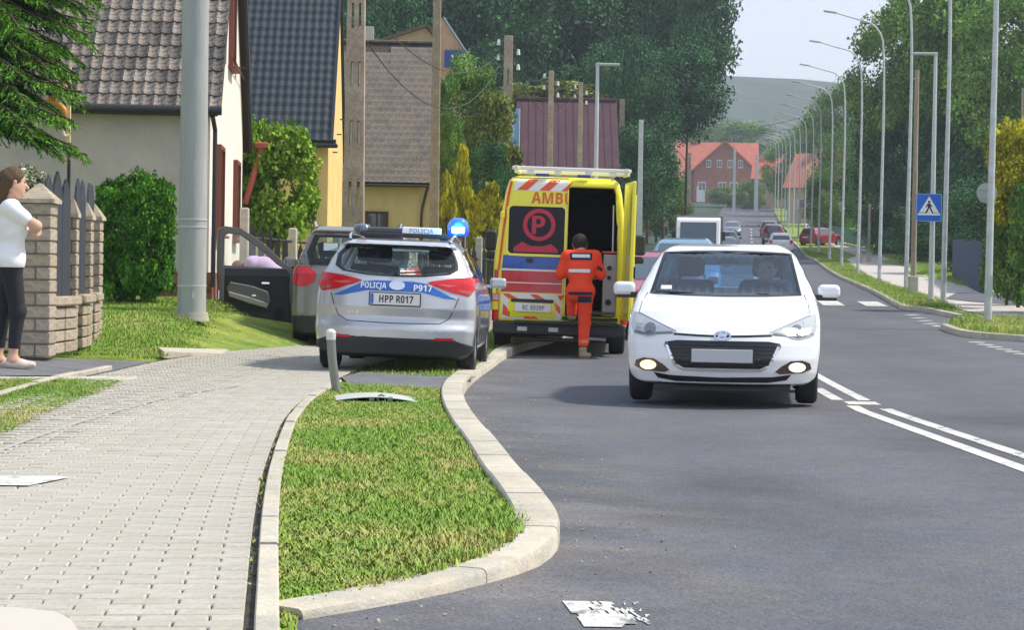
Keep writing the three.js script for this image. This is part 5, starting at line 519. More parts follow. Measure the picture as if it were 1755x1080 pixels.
{ // old house with small grey slates
  const gy = 1.15, eH = 3.25, W = 7.4, len = 3.0, rise = 4.35, g = houseAt('slate_house', 'old house with steep grey slate roof behind the concrete power pole', 735, 400, 62, 0.045, gy); gableWalls(g, plaster(0.82, 0.72, 0.53, 171), len, W, eH, rise);
  const roof = roofSlab('roof', len, W / 2, rise, eH, 0.35, 0.1, 0.2, 0, 1, woodDark, g, 0.06); roofSlab('roof', len, W / 2, rise, eH, 0.35, 0.1, 0.2, -W, -1, woodDark, g, 0.06); roof.updateMatrix(); const inv = roof.matrix.clone().invert(), a = Math.atan2(rise, W / 2), sl = Math.hypot(W / 2, rise), frame = new THREE.Matrix4().makeTranslation(0, eH, 0).multiply(new THREE.Matrix4().makeRotationX(a)); const r = rng(31), tw = 0.225, cs = 0.27, tex = speckle(173, 256, 1.4, [0.45, 0.42, 0.385], 0.16, [[8, 1], [30, 1], [80, 1]], [0.06, 0.04, 0.02]), sm = [[1, 1, 1], [0.86, 0.86, 0.88], [1.05, 1.0, 0.95]].map(([x, y, z]) => M(x, y, z, 0.95, { map: tex })), slate = boxUV(new THREE.BoxGeometry(tw * 0.97, 0.022, cs + 0.05)); let n = 0;
  for (let j = 0; j < 23; j++) for (let i = 0; i < 14; i++) { if (n >= 300) break; const m = inv.clone().multiply(frame).multiply(new THREE.Matrix4().makeTranslation(0.05 - i * tw - (j % 2) * tw * 0.5, 0.105 + (r() - 0.5) * 0.014, 0.34 - j * cs)).multiply(new THREE.Matrix4().makeRotationFromEuler(new THREE.Euler(0.055 + (r() - 0.5) * 0.03, 0, (r() - 0.5) * 0.04))); const t = part('slate', slate, sm[Math.floor(r() * 3)], roof); t.applyMatrix4(m); n++; }
  part('gutter', box(len + 0.3, 0.08, 0.1, -len / 2, eH - 0.42, 0.4, 0.03), woodDark, g); part('downpipe', tube([V3(-0.06, eH - 0.45, 0.36), V3(-0.12, eH - 0.7, 0.1), V3(-0.22, eH - 1.2, 0.08), V3(-0.22, eH - 2, 0.08), V3(-0.22, 0, 0.08)], 0.045), woodDark, g); part('ridge', box(len + 0.3, 0.1, 0.22, -len / 2, eH + rise + 0.1, -W / 2, 0.04), sm[1], g); winUnit(g, 0.7, 0.9, 0.08, woodDark, 0, V3(-1.6, 1.6, 0.02));
}
{ // tan rendered building with a sloping roof line and a chimney
  const g = houseAt('tan_house', 'tan gable end with chimney rising above the slate roof', 742, 300, 80, 0.05, 1.4), w = 3.4, sh = new THREE.Shape([[0, 0], [-w, 0], [-w, 8.7], [-0.35, 9.75], [0, 9.3]].map((p) => new THREE.Vector2(...p))); part('gable_wall', boxUV(new THREE.ExtrudeGeometry(sh, { depth: 6, bevelEnabled: false }).translate(0, 0, -6)), plaster(0.68, 0.58, 0.46, 181), g); part('roof', box(3.35, 0.1, 6.4, 0, 0, 0).rotateZ(0.33).translate(-1.9, 9.28, -3), M(0.13, 0.1, 0.085, 0.9), g); part('roof', box(0.7, 0.1, 6.4, 0, 0, 0).rotateZ(-0.9).translate(-0.1, 9.56, -3), M(0.13, 0.1, 0.085, 0.9), g); part('chimney', box(0.6, 1.2, 0.6, -2.75, 9.3, -1.5), M(0.5, 0.47, 0.43, 0.9), g);
}
{ // blue fascia of a shop behind the bushes
  const g = thing('shop_building', 'small tan shop gable with blue sign board behind the bushes', 'building'), p = at(797, 200, 96); g.position.set(p.x, R(96), -96); const sh = new THREE.Shape([[0, 0], [-1.35, 0], [-1.35, 0.0 + 12.05], [-1.1, 12.0], [0, 10.45]].map((q) => new THREE.Vector2(...q))); part('gable_wall', boxUV(new THREE.ExtrudeGeometry(sh, { depth: 5, bevelEnabled: false }).translate(0, 0, -5)), plaster(0.72, 0.58, 0.46, 191), g); const sb = part('sign_board', box(0.98, 0.8, 0.1, -0.52, 10.1, 0.06), M(0.015, 0.05, 0.30, 0.5), g); part('sign_letters', skin((x, y, z) => z - 0.112, textShapes('LE', 0.44, -0.42, 10.06, 0.9), 'rear', 0.003, { edge: 1 }), M(0.85, 0.87, 0.9, 0.5), sb); part('roof_edge', bar(V3(-1.1, 12.05, 0.05), V3(0.1, 10.3, 0.05), 0.05), M(0.2, 0.25, 0.33, 0.6), g);
}
{ // long maroon roof
  const g = thing('maroon_roof_house', 'low house with broad maroon roof behind the ambulance', 'house'), d = 118, a = at(884, 292, d), b = at(1062, 292, d), w = b.x - a.x, y0 = R(d); g.position.set(b.x, y0, -d); const top = at(970, 172, d + 5).y - y0, eave = at(970, 290, d).y - y0; part('eaves_wall', box(w - 0.6, eave, 0.3, -w / 2, eave / 2, -0.5), plaster(0.7, 0.66, 0.6, 193), g); const sh = new THREE.Shape([[0, 0], [5, top - eave], [5.12, top - eave - 0.1], [0.1, -0.1]].map((q) => new THREE.Vector2(...q))); const m = M(1, 1, 1, 0.85, { map: speckle(197, 256, 3, [0.29, 0.18, 0.22], 0.06, [[6, 1], [40, 1], [90, 1]]) }); part('roof', boxUV(new THREE.ExtrudeGeometry(sh, { depth: w, bevelEnabled: false }).rotateY(Math.PI / 2).translate(-w, eave, 0)), m, g); part('gable_wall', box(0.3, eave, 9, -0.5, eave / 2, -5), plaster(0.6, 0.58, 0.55, 199), g); part('ridge', box(w, 0.2, 0.4, -w / 2, top + 0.05, -5.05, 0.06), m, g); const battens = []; for (let x = -w + 0.3; x < 0; x += 0.45) { const l = Math.hypot(5, top - eave), bb = box(0.05, 0.05, l - 0.1); bb.rotateX(Math.atan2(top - eave, 5)); battens.push(bb.translate(x, eave + (top - eave) / 2 + 0.01, -2.5)); } part('roof_ribs', merge(battens), m, g);
}
const farTile = (r, g, b, s) => M(1, 1, 1, 0.9, { map: speckle(s, 256, 6, [r, g, b], 0.06, [[8, 1], [40, 1], [100, 1]]) });
function farHouse(name, label, x, d, w, dep, eH, rise, wall, roofM, turn, front) { // ridge along x; optional gabled front wing
  const g = thing(name, label, 'house'); g.position.set(x, R(d) - 0.2, -d); g.rotation.y = turn; part('walls', boxUV(box(w, eH, dep, 0, eH / 2, -dep / 2)), wall, g); const sh = new THREE.Shape([[0.6, -0.4], [-dep / 2, rise], [-dep - 0.6, -0.4]].map((q) => new THREE.Vector2(...q))); part('roof', boxUV(new THREE.ExtrudeGeometry(sh, { depth: w + 1, bevelEnabled: false }).rotateY(-Math.PI / 2).translate(w / 2 + 0.5, eH + 0.02, 0)).rotateY(0), roofM, g);
  part('chimney', box(0.9, 2, 0.9, -w * 0.25, eH + rise + 0.1, -dep / 2), wall, g);
  if (front) { const { fw, fx, fr } = front; const gs = new THREE.Shape([[-fw / 2, 0], [fw / 2, 0], [fw / 2, eH], [0, eH + fr], [-fw / 2, eH]].map((q) => new THREE.Vector2(...q))); part('front_gable', boxUV(new THREE.ExtrudeGeometry(gs, { depth: 4, bevelEnabled: false }).translate(fx, 0, -1.5)), wall, g); const l = Math.hypot(fw / 2, fr) + 0.9, a = Math.atan2(fr, fw / 2); for (const k of [-1, 1]) part('roof', box(l, 0.3, 8, 0, 0, 0).rotateZ(-k * a).translate(fx + k * (fw / 4 + 0.2), eH + fr / 2 + 0.02, -0.9), roofM, g);
    const wm = M(0.75, 0.74, 0.72, 0.6); const wn = (x0, y, ww, hh) => { const f = part('window', box(ww, hh, 0.12, x0, y, 2.55), wm, g); part('pane', box(ww * 0.36, hh * 0.8, 0.05, x0 - ww * 0.22, y, 2.61), paneMat, f); part('pane', box(ww * 0.36, hh * 0.8, 0.05, x0 + ww * 0.22, y, 2.61), paneMat, f); }; for (const x0 of [-3, -1, 1, 3]) wn(fx + x0, eH + 1.1, 0.9, 1.5); for (const x0 of [-4.2, -0.4, 1.8, 4.4]) wn(fx + x0, eH - 3.2, 1.5, 1.7); part('door', box(1.6, 3, 0.15, fx - 4.4, 1.5, 2.56), wm, g); part('balcony', box(6, 0.5, 1, fx + 1.5, eH - 4.6, 3.0), M(0.55, 0.5, 0.12, 0.8), g); }
  else { for (const x0 of [-w * 0.3, 0, w * 0.3]) { const f = part('window', box(1.1, 1.3, 0.1, x0, eH * 0.55, 0.03), M(0.7, 0.7, 0.68, 0.6), g); part('pane', box(0.9, 1.1, 0.05, x0, eH * 0.55, 0.07), paneMat, f); } }
  return g;
}
farHouse('brick_house', 'large red brick house with orange tiled roof at the top of the road', at(1232, 340, 380).x, 384, 15, 9, 6.2, 5.6, farTile(0.62, 0.40, 0.33, 231), farTile(0.72, 0.42, 0.35, 233), -0.05, { fw: 11.4, fx: 1.2, fr: 5.2 });
farHouse('orange_roof_house', 'orange roofed house half hidden by the row of lamp posts', at(1418, 300, 250).x, 252, 10, 8, 5.2, 4.2, farTile(0.75, 0.68, 0.6, 235), farTile(0.70, 0.45, 0.39, 237), -0.5);
farHouse('pink_house', 'pale pink house beside the left poles before the brick house', at(1135, 330, 300).x, 304, 7, 8, 5, 4, farTile(0.72, 0.55, 0.52, 239), farTile(0.6, 0.38, 0.34, 241), 0.3);
farHouse('small_roof_house', 'small orange roofed house between trees beyond the brick house', at(1340, 300, 330).x, 335, 8, 7, 5.5, 3.4, farTile(0.72, 0.62, 0.55, 243), farTile(0.74, 0.40, 0.32, 245), -0.2);
// ---------------------------------------------------------------- poles, lamps, signs, fences
const galv = M(1, 1, 1, 0.55, { map: speckle(251, 256, 1.2, [0.74, 0.76, 0.775], 0.05, [[6, 1], [24, 1]]), metalness: 0.15 }), concretePole = M(1, 1, 1, 0.95, { map: speckle(253, 512, 1.6, [0.66, 0.59, 0.52], 0.11, [[6, 1], [30, 1], [90, 0.7]], [0.05, 0.03, 0]) }), mastMat = M(1, 1, 1, 0.8, { map: speckle(255, 512, 1.4, [0.62, 0.63, 0.625], 0.06, [[5, 1], [24, 1], [90, 0.7]]) }), woodPole = M(1, 1, 1, 0.95, { map: speckle(257, 256, 1.0, [0.60, 0.55, 0.48], 0.10, [[8, 1], [50, 1]]) }), ceramic = M(0.72, 0.72, 0.7, 0.3);
{ const g = thing('mast', 'thick pale grey mast standing on the lawn before the white house', 'mast'), p = at(329, 540, 27.4); g.position.set(p.x, 0.5, -27.4); part('shaft', merge([cyl(0.15, 0.195, 11, 0, 5.5, 0, 28)]), mastMat, g); for (const y of [0.45, 1.25, 1.35]) part('band', cyl(0.196, 0.197, 0.025, 0, y, 0, 28), M(0.45, 0.46, 0.46, 0.7), g); part('foot', cyl(0.22, 0.24, 0.12, 0, 0.03, 0, 28), concrete[2], g); part('number_tag', box(0.04, 0.09, 0.012, 0.05, 0.32, 0.192), M(0.5, 0.6, 0.5, 0.6), g); }
// street lamps with a long arm over the road
const lampShaft = (H, arm) => { const b = H - 1.5, pts = [V3(0, 0, 0), V3(0, b, 0), V3(-0.12, b + 0.75, 0), V3(-0.55, b + 1.22, 0), V3(-1.1, b + 1.36, 0), V3(-arm, b + 1.62, 0)]; const c = new THREE.CatmullRomCurve3(pts, false, 'centripetal'), n = 40, pos = [], idx = [], m = 12; const fr = c.getSpacedPoints(n); for (let i = 0; i <= n; i++) { const p = fr[i], q = fr[Math.min(n, i + 1)].clone().sub(fr[Math.max(0, i - 1)]).normalize(), sd = V3(0, 0, 1), up = V3().crossVectors(sd, q).normalize(); const r = mix(0.085, 0.03, Math.pow(i / n, 0.9)); for (let k = 0; k < m; k++) { const t = k / m * Math.PI * 2, v = p.clone().addScaledVector(up, Math.cos(t) * r).addScaledVector(sd, Math.sin(t) * r); pos.push(v.x, v.y, v.z); } } for (let i = 0; i < n; i++) for (let k = 0; k < m; k++) { const a = i * m + k, b2 = i * m + (k + 1) % m; idx.push(a, a + m, b2, b2, a + m, b2 + m); } const g = new THREE.BufferGeometry(); g.setAttribute('position', new THREE.Float32BufferAttribute(pos, 3)); g.setIndex(idx); g.computeVertexNormals(); return boxUV(g); };
const shaftGeo = lampShaft(11, 2.1), headGeo = new RoundedBoxGeometry(0.55, 0.07, 0.2, 2, 0.03).rotateZ(-0.12).translate(-2.3, 11.14, 0), baseGeo = cyl(0.13, 0.15, 0.14, 0, 0.03, 0, 14), doorGeo = box(0.1, 0.45, 0.02, 0, 0.8, 0.086, 0.004), lampHead = M(0.42, 0.44, 0.46, 0.5);
const ordinals = ['nearest', 'second', 'third', 'fourth', 'fifth', 'sixth', 'seventh', 'eighth', 'ninth', 'tenth', 'eleventh', 'twelfth', 'thirteenth', 'fourteenth', 'fifteenth', 'sixteenth', 'seventeenth', 'eighteenth', 'nineteenth', 'farthest'];
[[1692, 42], [1615, 57], [1551, 71], [1505, 84], [1468, 97], [1440, 112], [1419, 127], [1400, 143], [1387, 158], [1375, 174], [1365, 190], [1356, 207], [1348, 224], [1341, 242], [1335, 260], [1329, 280], [1324, 300], [1319, 322], [1315, 345], [1311, 370]].forEach(([px, d], i) => { const g = thing('street_lamp', (i ? ordinals[i] + ' ' : 'nearest and thickest ') + 'tall pale street lamp in the row on the right verge', 'street lamp', 'tall lamps along the right verge'), x = (px - 877.5) / FOCAL * d; part('shaft', shaftGeo, galv, g); part('lamp_head', headGeo, lampHead, g); if (i < 9) { part('base', baseGeo, concrete[2], g); part('service_door', doorGeo, lampHead, g); } g.position.set(x, R(d) + 0.12, -d); g.rotation.y = 0.1; });
{ // crossing lamps with a short arm, and the crossing sign
  const low = (px, d, arm, h, label, base) => { const g = thing('crossing_lamp', label, 'street lamp', 'short crossing lamps'), x = (px - 877.5) / FOCAL * d; part('shaft', cyl(0.05, 0.085, h, 0, h / 2, 0, 14), galv, g); part('lamp_head', merge([box(0.62, 0.07, 0.2, arm * 0.35, h - 0.02, 0, 0.03), box(0.12, 0.12, 0.1, 0, h - 0.03, 0, 0.02)]), lampHead, g); part('base', cyl(0.13, 0.14, 0.1, 0, 0.04, 0, 14), concrete[2], g); g.position.set(x, base, -d); return g; };
  low(1594, 58.4, -1, 7.2, 'short lamp post carrying the blue crossing sign', R(58.4) + 0.12); low(1017, 60, 1, 6.9, 'short lamp post rising behind the ambulance roof', R(60) + 0.1);
  const s = thing('crossing_sign', 'blue square pedestrian crossing sign with white triangle', 'sign'), d = 58.25; s.position.copy(at(1591, 356, d)); s.rotation.z = 0; const fl = (z) => (x, y, zz) => zz - z; part('sign_plate', new THREE.ExtrudeGeometry(rrect(0, 0, 0.74, 0.80, 0.04), { depth: 0.02, bevelEnabled: false }), M(0.012, 0.14, 0.62, 0.4), s); part('sign_rim', skin(fl(0.02), (() => { const a = rrect(0, 0, 0.735, 0.795, 0.04); a.holes.push(new THREE.Path(rrect(0, 0, 0.70, 0.76, 0.035).getPoints(6))); return a; })(), 'rear', 0.002, { edge: 1 }), M(0.3, 0.45, 0.75, 0.5), s);
  const tri = part('white_triangle', skin(fl(0.02), [[0, 0.33], [0.335, -0.22], [-0.335, -0.22]], 'rear', 0.003, { edge: 1 }), M(0.86, 0.87, 0.88, 0.4), s); const ink = M(0.015, 0.015, 0.02, 0.5); const sh = (l) => new THREE.Shape(l.map((p) => new THREE.Vector2(...p))); part('walking_figure', skin(fl(0.023), [disc(0.0, 0.165, 0.036), sh([[-0.045, 0.12], [0.035, 0.12], [0.05, -0.01], [-0.03, -0.01]]), sh([[-0.045, 0.115], [-0.10, 0.01], [-0.075, 0.0], [-0.02, 0.09]]), sh([[0.03, 0.115], [0.10, 0.03], [0.08, 0.01], [0.02, 0.07]]), sh([[-0.03, 0.0], [0.01, 0.0], [-0.06, -0.16], [-0.12, -0.165], [-0.11, -0.145]]), sh([[0.0, 0.0], [0.05, 0.0], [0.12, -0.14], [0.14, -0.16], [0.09, -0.165]])], 'rear', 0.002, { edge: 1 }), ink, tri); part('crossing_lines', skin(fl(0.023), [-0.25, -0.17, 0.15, 0.22].map((x) => sh([[x - 0.05, -0.155], [x + 0.04, -0.155], [x + 0.05, -0.14], [x - 0.03, -0.14]])), 'rear', 0.002, { edge: 1 }), ink, tri);
  part('clamp', merge([box(0.05, 0.04, 0.1, 0.03, 0.2, -0.05), box(0.05, 0.04, 0.1, 0.03, -0.2, -0.05)]), lampHead, s);
  const rs = thing('round_sign', 'back of a round grey road sign on the nearest tall lamp post', 'sign'); rs.position.copy(at(1690, 331, 42.3)); part('sign_plate', new THREE.LatheGeometry([[0, 0], [0.2, 0], [0.215, 0.008], [0.215, 0.03], [0, 0.03]].map(([a, b]) => new THREE.Vector2(a, b)), 32).rotateX(Math.PI / 2), M(0.36, 0.40, 0.38, 0.6, { metalness: 0.3 }), rs); part('sign_rail', merge([box(0.36, 0.03, 0.02, 0, 0.08, 0.04), box(0.36, 0.03, 0.02, 0, -0.08, 0.04)]), lampHead, rs);
}
// power poles on the left
function concretePowerPole(label, px, d, yTop, w, o = {}) { // pierced concrete pole with insulators
  const g = thing('power_pole', label, 'power pole', 'power poles along the left side'), p = at(px, 300, d), gy = leftLand(p.x, d) - 0.1, H = at(px, yTop, d).y - gy; g.position.set(p.x, gy, -d); const w0 = w * 1.15, w1 = w * 0.8, sh = new THREE.Shape([[-w0 / 2, 0], [w0 / 2, 0], [w1 / 2, H], [-w1 / 2, H]].map((q) => new THREE.Vector2(...q))); if (o.slots) for (let y = 0.8; y < H - 0.6; y += 1.25) { const ww = mix(w0, w1, y / H) * 0.2; for (const q of o.twin ? [-0.55, 0.75] : [0]) { const c = q * ww * 1.6; const hl = new THREE.Path([[c - ww / 2, y], [c + ww / 2, y], [c + ww / 2, y + 0.55], [c - ww / 2, y + 0.55]].map((v) => new THREE.Vector2(...v))); sh.holes.push(hl); } }
  part('shaft', boxUV(new THREE.ExtrudeGeometry(sh, { depth: 0.2, bevelSize: 0.012, bevelThickness: 0.012, bevelSegments: 1 }).translate(0, 0, -0.1)), o.mat || concretePole, g);
  if (o.pins) for (const k of [-1, 1]) for (let i = 0; i < o.pins; i++) { const y = H - 0.35 - i * 0.55 - (k > 0 ? 0.35 : 0); const pin = part('insulator', merge([cyl(0.055, 0.07, 0.14, k * (w1 / 2 + 0.22), y + 0.09, 0, 12), cyl(0.04, 0.055, 0.08, k * (w1 / 2 + 0.22), y + 0.19, 0, 12)]), ceramic, g); part('pin', merge([bar(V3(k * w1 / 2 * 0.9, y - 0.04, 0), V3(k * (w1 / 2 + 0.22), y - 0.04, 0), 0.012), bar(V3(k * (w1 / 2 + 0.22), y - 0.04, 0), V3(k * (w1 / 2 + 0.22), y + 0.04, 0), 0.012)]), gutterMat, pin); }
  return g;
}
concretePowerPole('wide pierced concrete power pole before the slate roof', 607, 43, -160, 0.40, { slots: true, twin: true }); concretePowerPole('weathered twin wooden power pole right of the slate roof', 745, 58, -120, 0.23, { mat: woodPole }); concretePowerPole('pale concrete power pole with four white insulators above the yellow conifer', 868, 74, 62, 0.36, { pins: 2, slots: true }); concretePowerPole('thin power pole before the maroon roof, under the dark trees', 942, 96, 122, 0.26, { pins: 2 }); concretePowerPole('thin power pole with insulators at the right half of the maroon roof', 993, 116, 142, 0.26, { pins: 2 }); concretePowerPole('brown power pole just right of the maroon roof', 1064, 128, 170, 0.36, { mat: woodPole }); concretePowerPole('pale slim pole standing above the ambulance mirror', 1097, 104, 206, 0.24, { mat: galv }); concretePowerPole('short pale pole at the left edge of the brick house', 1157, 240, 258, 0.35); concretePowerPole('pale pole before the left half of the brick house', 1181, 210, 262, 0.35); concretePowerPole('pale pole before the right half of the brick house', 1258, 300, 252, 0.38, { mat: galv }); concretePowerPole('white pole at the right corner of the brick house', 1296, 290, 265, 0.5, { mat: galv });
{ const wire = M(0.035, 0.04, 0.045, 0.6); const line = (a, b, sag, label) => { const pts = []; for (let i = 0; i <= 8; i++) { const t = i / 8, v = a.clone().lerp(b, t); v.y -= sag * 4 * t * (1 - t); pts.push(v); } single('power_line', tube(pts, 0.014, 24, 5), wire, label, 'cable', 'power lines'); };
  line(at(605, -20, 43), at(857, 92, 74), 1.2, 'upper cable sagging from the wide concrete pole to the insulator pole'); line(at(620, 60, 43), at(857, 110, 74), 1.6, 'lower cable sagging from the wide concrete pole to the insulator pole'); line(at(877, 88, 74), at(935, 130, 96), 0.6, 'cable between the insulator pole and the next thin pole'); line(at(877, 118, 74), at(985, 160, 116), 1.4, 'slack cable before the maroon roof'); line(at(1200, 214, 150), at(1398, 192, 143), 0.6, 'upper cable crossing the far road below the hill'); line(at(1190, 224, 190), at(1380, 216, 174), 0.5, 'lower cable crossing the far road below the hill'); }
{ const g = thing('banner_sign', 'narrow blue and white banner sign beside the insulator pole', 'sign'), p = at(882, 232, 73); g.position.copy(p); const h = 91 / FOCAL * 73; part('panel', box(0.27, h, 0.06, 0, 0, 0, 0.01), M(0.22, 0.45, 0.85, 0.5), g); part('white_field', box(0.10, h * 0.5, 0.01, -0.07, h * 0.22, 0.036), M(0.8, 0.84, 0.88, 0.5), g); part('dark_mark', box(0.08, h * 0.08, 0.01, 0.04, h * 0.36, 0.036), M(0.05, 0.12, 0.3, 0.5), g); part('post', cyl(0.03, 0.03, p.y - 1.0, 0.16, -(p.y - 1.0) / 2 + h / 2, 0, 10), galv, g); }
for (const [px, d, h, label] of [[1563, 66, 7.4, 'old wooden pole left of the blue crossing sign'], [1746, 60, 6.4, 'old wooden pole among the yellow conifers at the right edge'], [1470, 120, 6.5, 'thin pale pole above the green panel fence'], [1486, 122, 3.6, 'short thin pole at the end of the green panel fence']]) { const x = (px - 877.5) / FOCAL * d; const g = thing('wooden_pole', label, 'pole', 'old poles behind the right pavement'); part('shaft', cyl(0.07, 0.095, h, 0, h / 2, 0, 12), woodPole, g); part('foot', box(0.3, 0.7, 0.3, 0, 0.3, 0, 0.04), concrete[2], g); g.position.set(x, rightLand(x, d) - 0.05, -d); }
{ // garden fence of imitation stone at the left
  const g = thing('stone_fence', 'garden fence of stone look pillars and pointed dark boards', 'fence'), stoneTex = speckle(261, 512, 0.9, [0.71, 0.66, 0.59], 0.13, [[6, 1], [26, 1], [80, 1]], [0.06, 0.04, 0]), sm = [[1, 0.98, 0.95], [0.86, 0.84, 0.82], [0.95, 0.9, 0.82]].map(([r, gg, b]) => M(r, gg, b, 0.95, { map: stoneTex, bumpMap: concreteBump, bumpScale: 0.006 })), r = rng(51), mortar = M(0.2, 0.18, 0.15, 1), boardM = M(0.03, 0.036, 0.05, 0.7);
  const stoneGeo = {}; const stone = (w, h, d) => stoneGeo[[w, h, d]] ??= boxUV(new RoundedBoxGeometry(w, h, d, 1, 0.012));
  const pillar = (px, d, pyBase, h, w) => { const p = sub('pillar', g), b = at(px, pyBase, d); p.position.copy(b); part('core', box(w - 0.03, h - 0.06, w - 0.03, 0, h / 2, 0), mortar, p); const rows = Math.round(h / 0.125), rh = h / rows; for (let k = 0; k < rows; k++) { if (k % 2) part('stone', stone(w, rh - 0.012, w), sm[Math.floor(r() * 3)], p).position.set(0, (k + 0.5) * rh, 0); else for (const q of [-1, 1]) part('stone', stone(w / 2 - 0.006, rh - 0.012, w), sm[Math.floor(r() * 3)], p).position.set(q * w / 4, (k + 0.5) * rh, 0); } const cap = new THREE.CylinderGeometry(0.02, w * 0.86, 0.16, 4, 1).rotateY(Math.PI / 4); part('cap', merge([toCreasedNormals(cap, 0.3).translate(0, h + 0.11, 0), box(w * 1.22, 0.04, w * 1.22, 0, h + 0.015, 0)]), sm[0], p); return b; };
  const A = pillar(66, 19.6, 612, 1.50, 0.29), B = pillar(123, 21.2, 600, 1.40, 0.12), C = pillar(146, 22.4, 592, 1.40, 0.15), D = pillar(159, 23.6, 585, 1.42, 0.2);
  const bay = (P, Q, n, q0) => { const dir = Q.clone().sub(P), L = Math.hypot(dir.x, dir.z), a = Math.atan2(-dir.z, dir.x), w = sub('bay', g); w.position.copy(P).lerp(Q, 0.5); w.rotation.y = a; for (let k = 0; k < 4; k++) for (let j = 0; j < 2; j++) part('stone', stone(L / 2 - 0.2, 0.105, 0.2), sm[Math.floor(r() * 3)], w).position.set((j - 0.5) * (L / 2 - 0.16), 0.06 + k * 0.118, 0); part('wall_cap', box(L - 0.26, 0.1, 0.28, 0, 0.53, 0, 0.03), sm[1], w); for (let k = 0; k < n; k++) { const bw = (L - 0.36) / n - 0.03, x = (k + 0.5) * (L - 0.36) / n - (L - 0.36) / 2, h = q0 * (n > 1 ? 1 - 0.14 * Math.abs(k - (n - 1) / 2) / n : 1); const s = new THREE.Shape([[-bw / 2, 0], [bw / 2, 0], [bw / 2, h - 0.22], [bw * 0.28, h - 0.08], [0, h], [-bw * 0.28, h - 0.08], [-bw / 2, h - 0.22]].map((v) => new THREE.Vector2(...v))); part('board', new THREE.ExtrudeGeometry(s, { depth: 0.022, bevelSize: 0.004, bevelThickness: 0.004, bevelSegments: 1 }).translate(x, 0.58, -0.01), boardM, w); } };
  bay(A, B, 3, 1.26); bay(B, C, 2, 1.28); bay(C, D, 2, 1.28);
  const E = A.clone().add(V3(-2.4, 0.1, 0.4)); bay(E, A, 9, 1.2);
}
{ // picket fence behind the parked vehicles: concrete posts and dark pickets
  const g = thing('picket_fence', 'dark picket fence with concrete posts behind the parked vehicles', 'fence'), a = V3(-4.6, 0, -34.5), b = V3(0.2, 0, -47.5), n = 46, pm = M(0.03, 0.03, 0.034, 0.8); for (let i = 0; i < n; i++) { const p = a.clone().lerp(b, i / (n - 1)); const gy = leftLand(p.x, -p.z); if (i % 6 === 0) { const po = part('post', merge([box(0.15, 1.5, 0.15, 0, 0.7, 0, 0.03)]), concrete[(i / 6) % 3], g); po.position.set(p.x, gy, p.z); } else { const s = new THREE.Shape([[-0.05, 0], [0.05, 0], [0.05, 1.02], [0, 1.18], [-0.05, 1.02]].map((v) => new THREE.Vector2(...v))); const pk = part('picket', new THREE.ExtrudeGeometry(s, { depth: 0.025, bevelEnabled: false }), pm, g); pk.position.set(p.x, gy + 0.05, p.z); pk.rotation.y = 0.35; } } for (const y of [0.35, 0.95]) part('rail', bar(a.clone().setY(leftLand(a.x, 34.5) + y), b.clone().setY(leftLand(b.x, 47.5) + y), 0.025), pm, g); }
{ const g = thing('green_fence', 'bright green panel fence beside the right pavement', 'fence'), gm = M(0.015, 0.22, 0.10, 0.5), a = onRight(1492, 427), b = onRight(1420, 412); for (let i = 0; i <= 12; i++) { const t = i / 12, x = mix(a[0], b[0], t), d = mix(a[1], b[1], t); part('panel', box(Math.hypot(b[0] - a[0], b[1] - a[1]) / 13, 1.1, 0.05, 0, 0.65, 0), gm, g).position.set(x, rightLand(x, d), -d); g.children[g.children.length - 1].rotation.y = Math.atan2(b[1] - a[1], b[0] - a[0]); } part('top_rail', bar(P3(a, rightLand, 1.25), P3(b, rightLand, 1.25), 0.05), gm, g); part('end_post', bar(P3(a, rightLand, 0), P3(a, rightLand, 1.28), 0.05), gm, g); }
{ const g = thing('blue_fence', 'dark blue boarded fence behind the grass at right', 'fence'), bm = [M(0.05, 0.075, 0.13, 0.7), M(0.06, 0.088, 0.145, 0.7)], a = [(1684 - 877) / FOCAL * 68, 68], b = [(1634 - 877) / FOCAL * 90, 90]; for (let i = 0; i < 40; i++) { const t = i / 39, x = mix(a[0], b[0], t), d = mix(a[1], b[1], t); const m = part('board', box(0.56, 1.75, 0.03, 0, 0.9, 0), bm[i % 2], g); m.position.set(x, rightLand(x, d) - 0.02, -d); m.rotation.y = Math.PI / 2 + 0.2 + (i % 2) * 0.01; } }
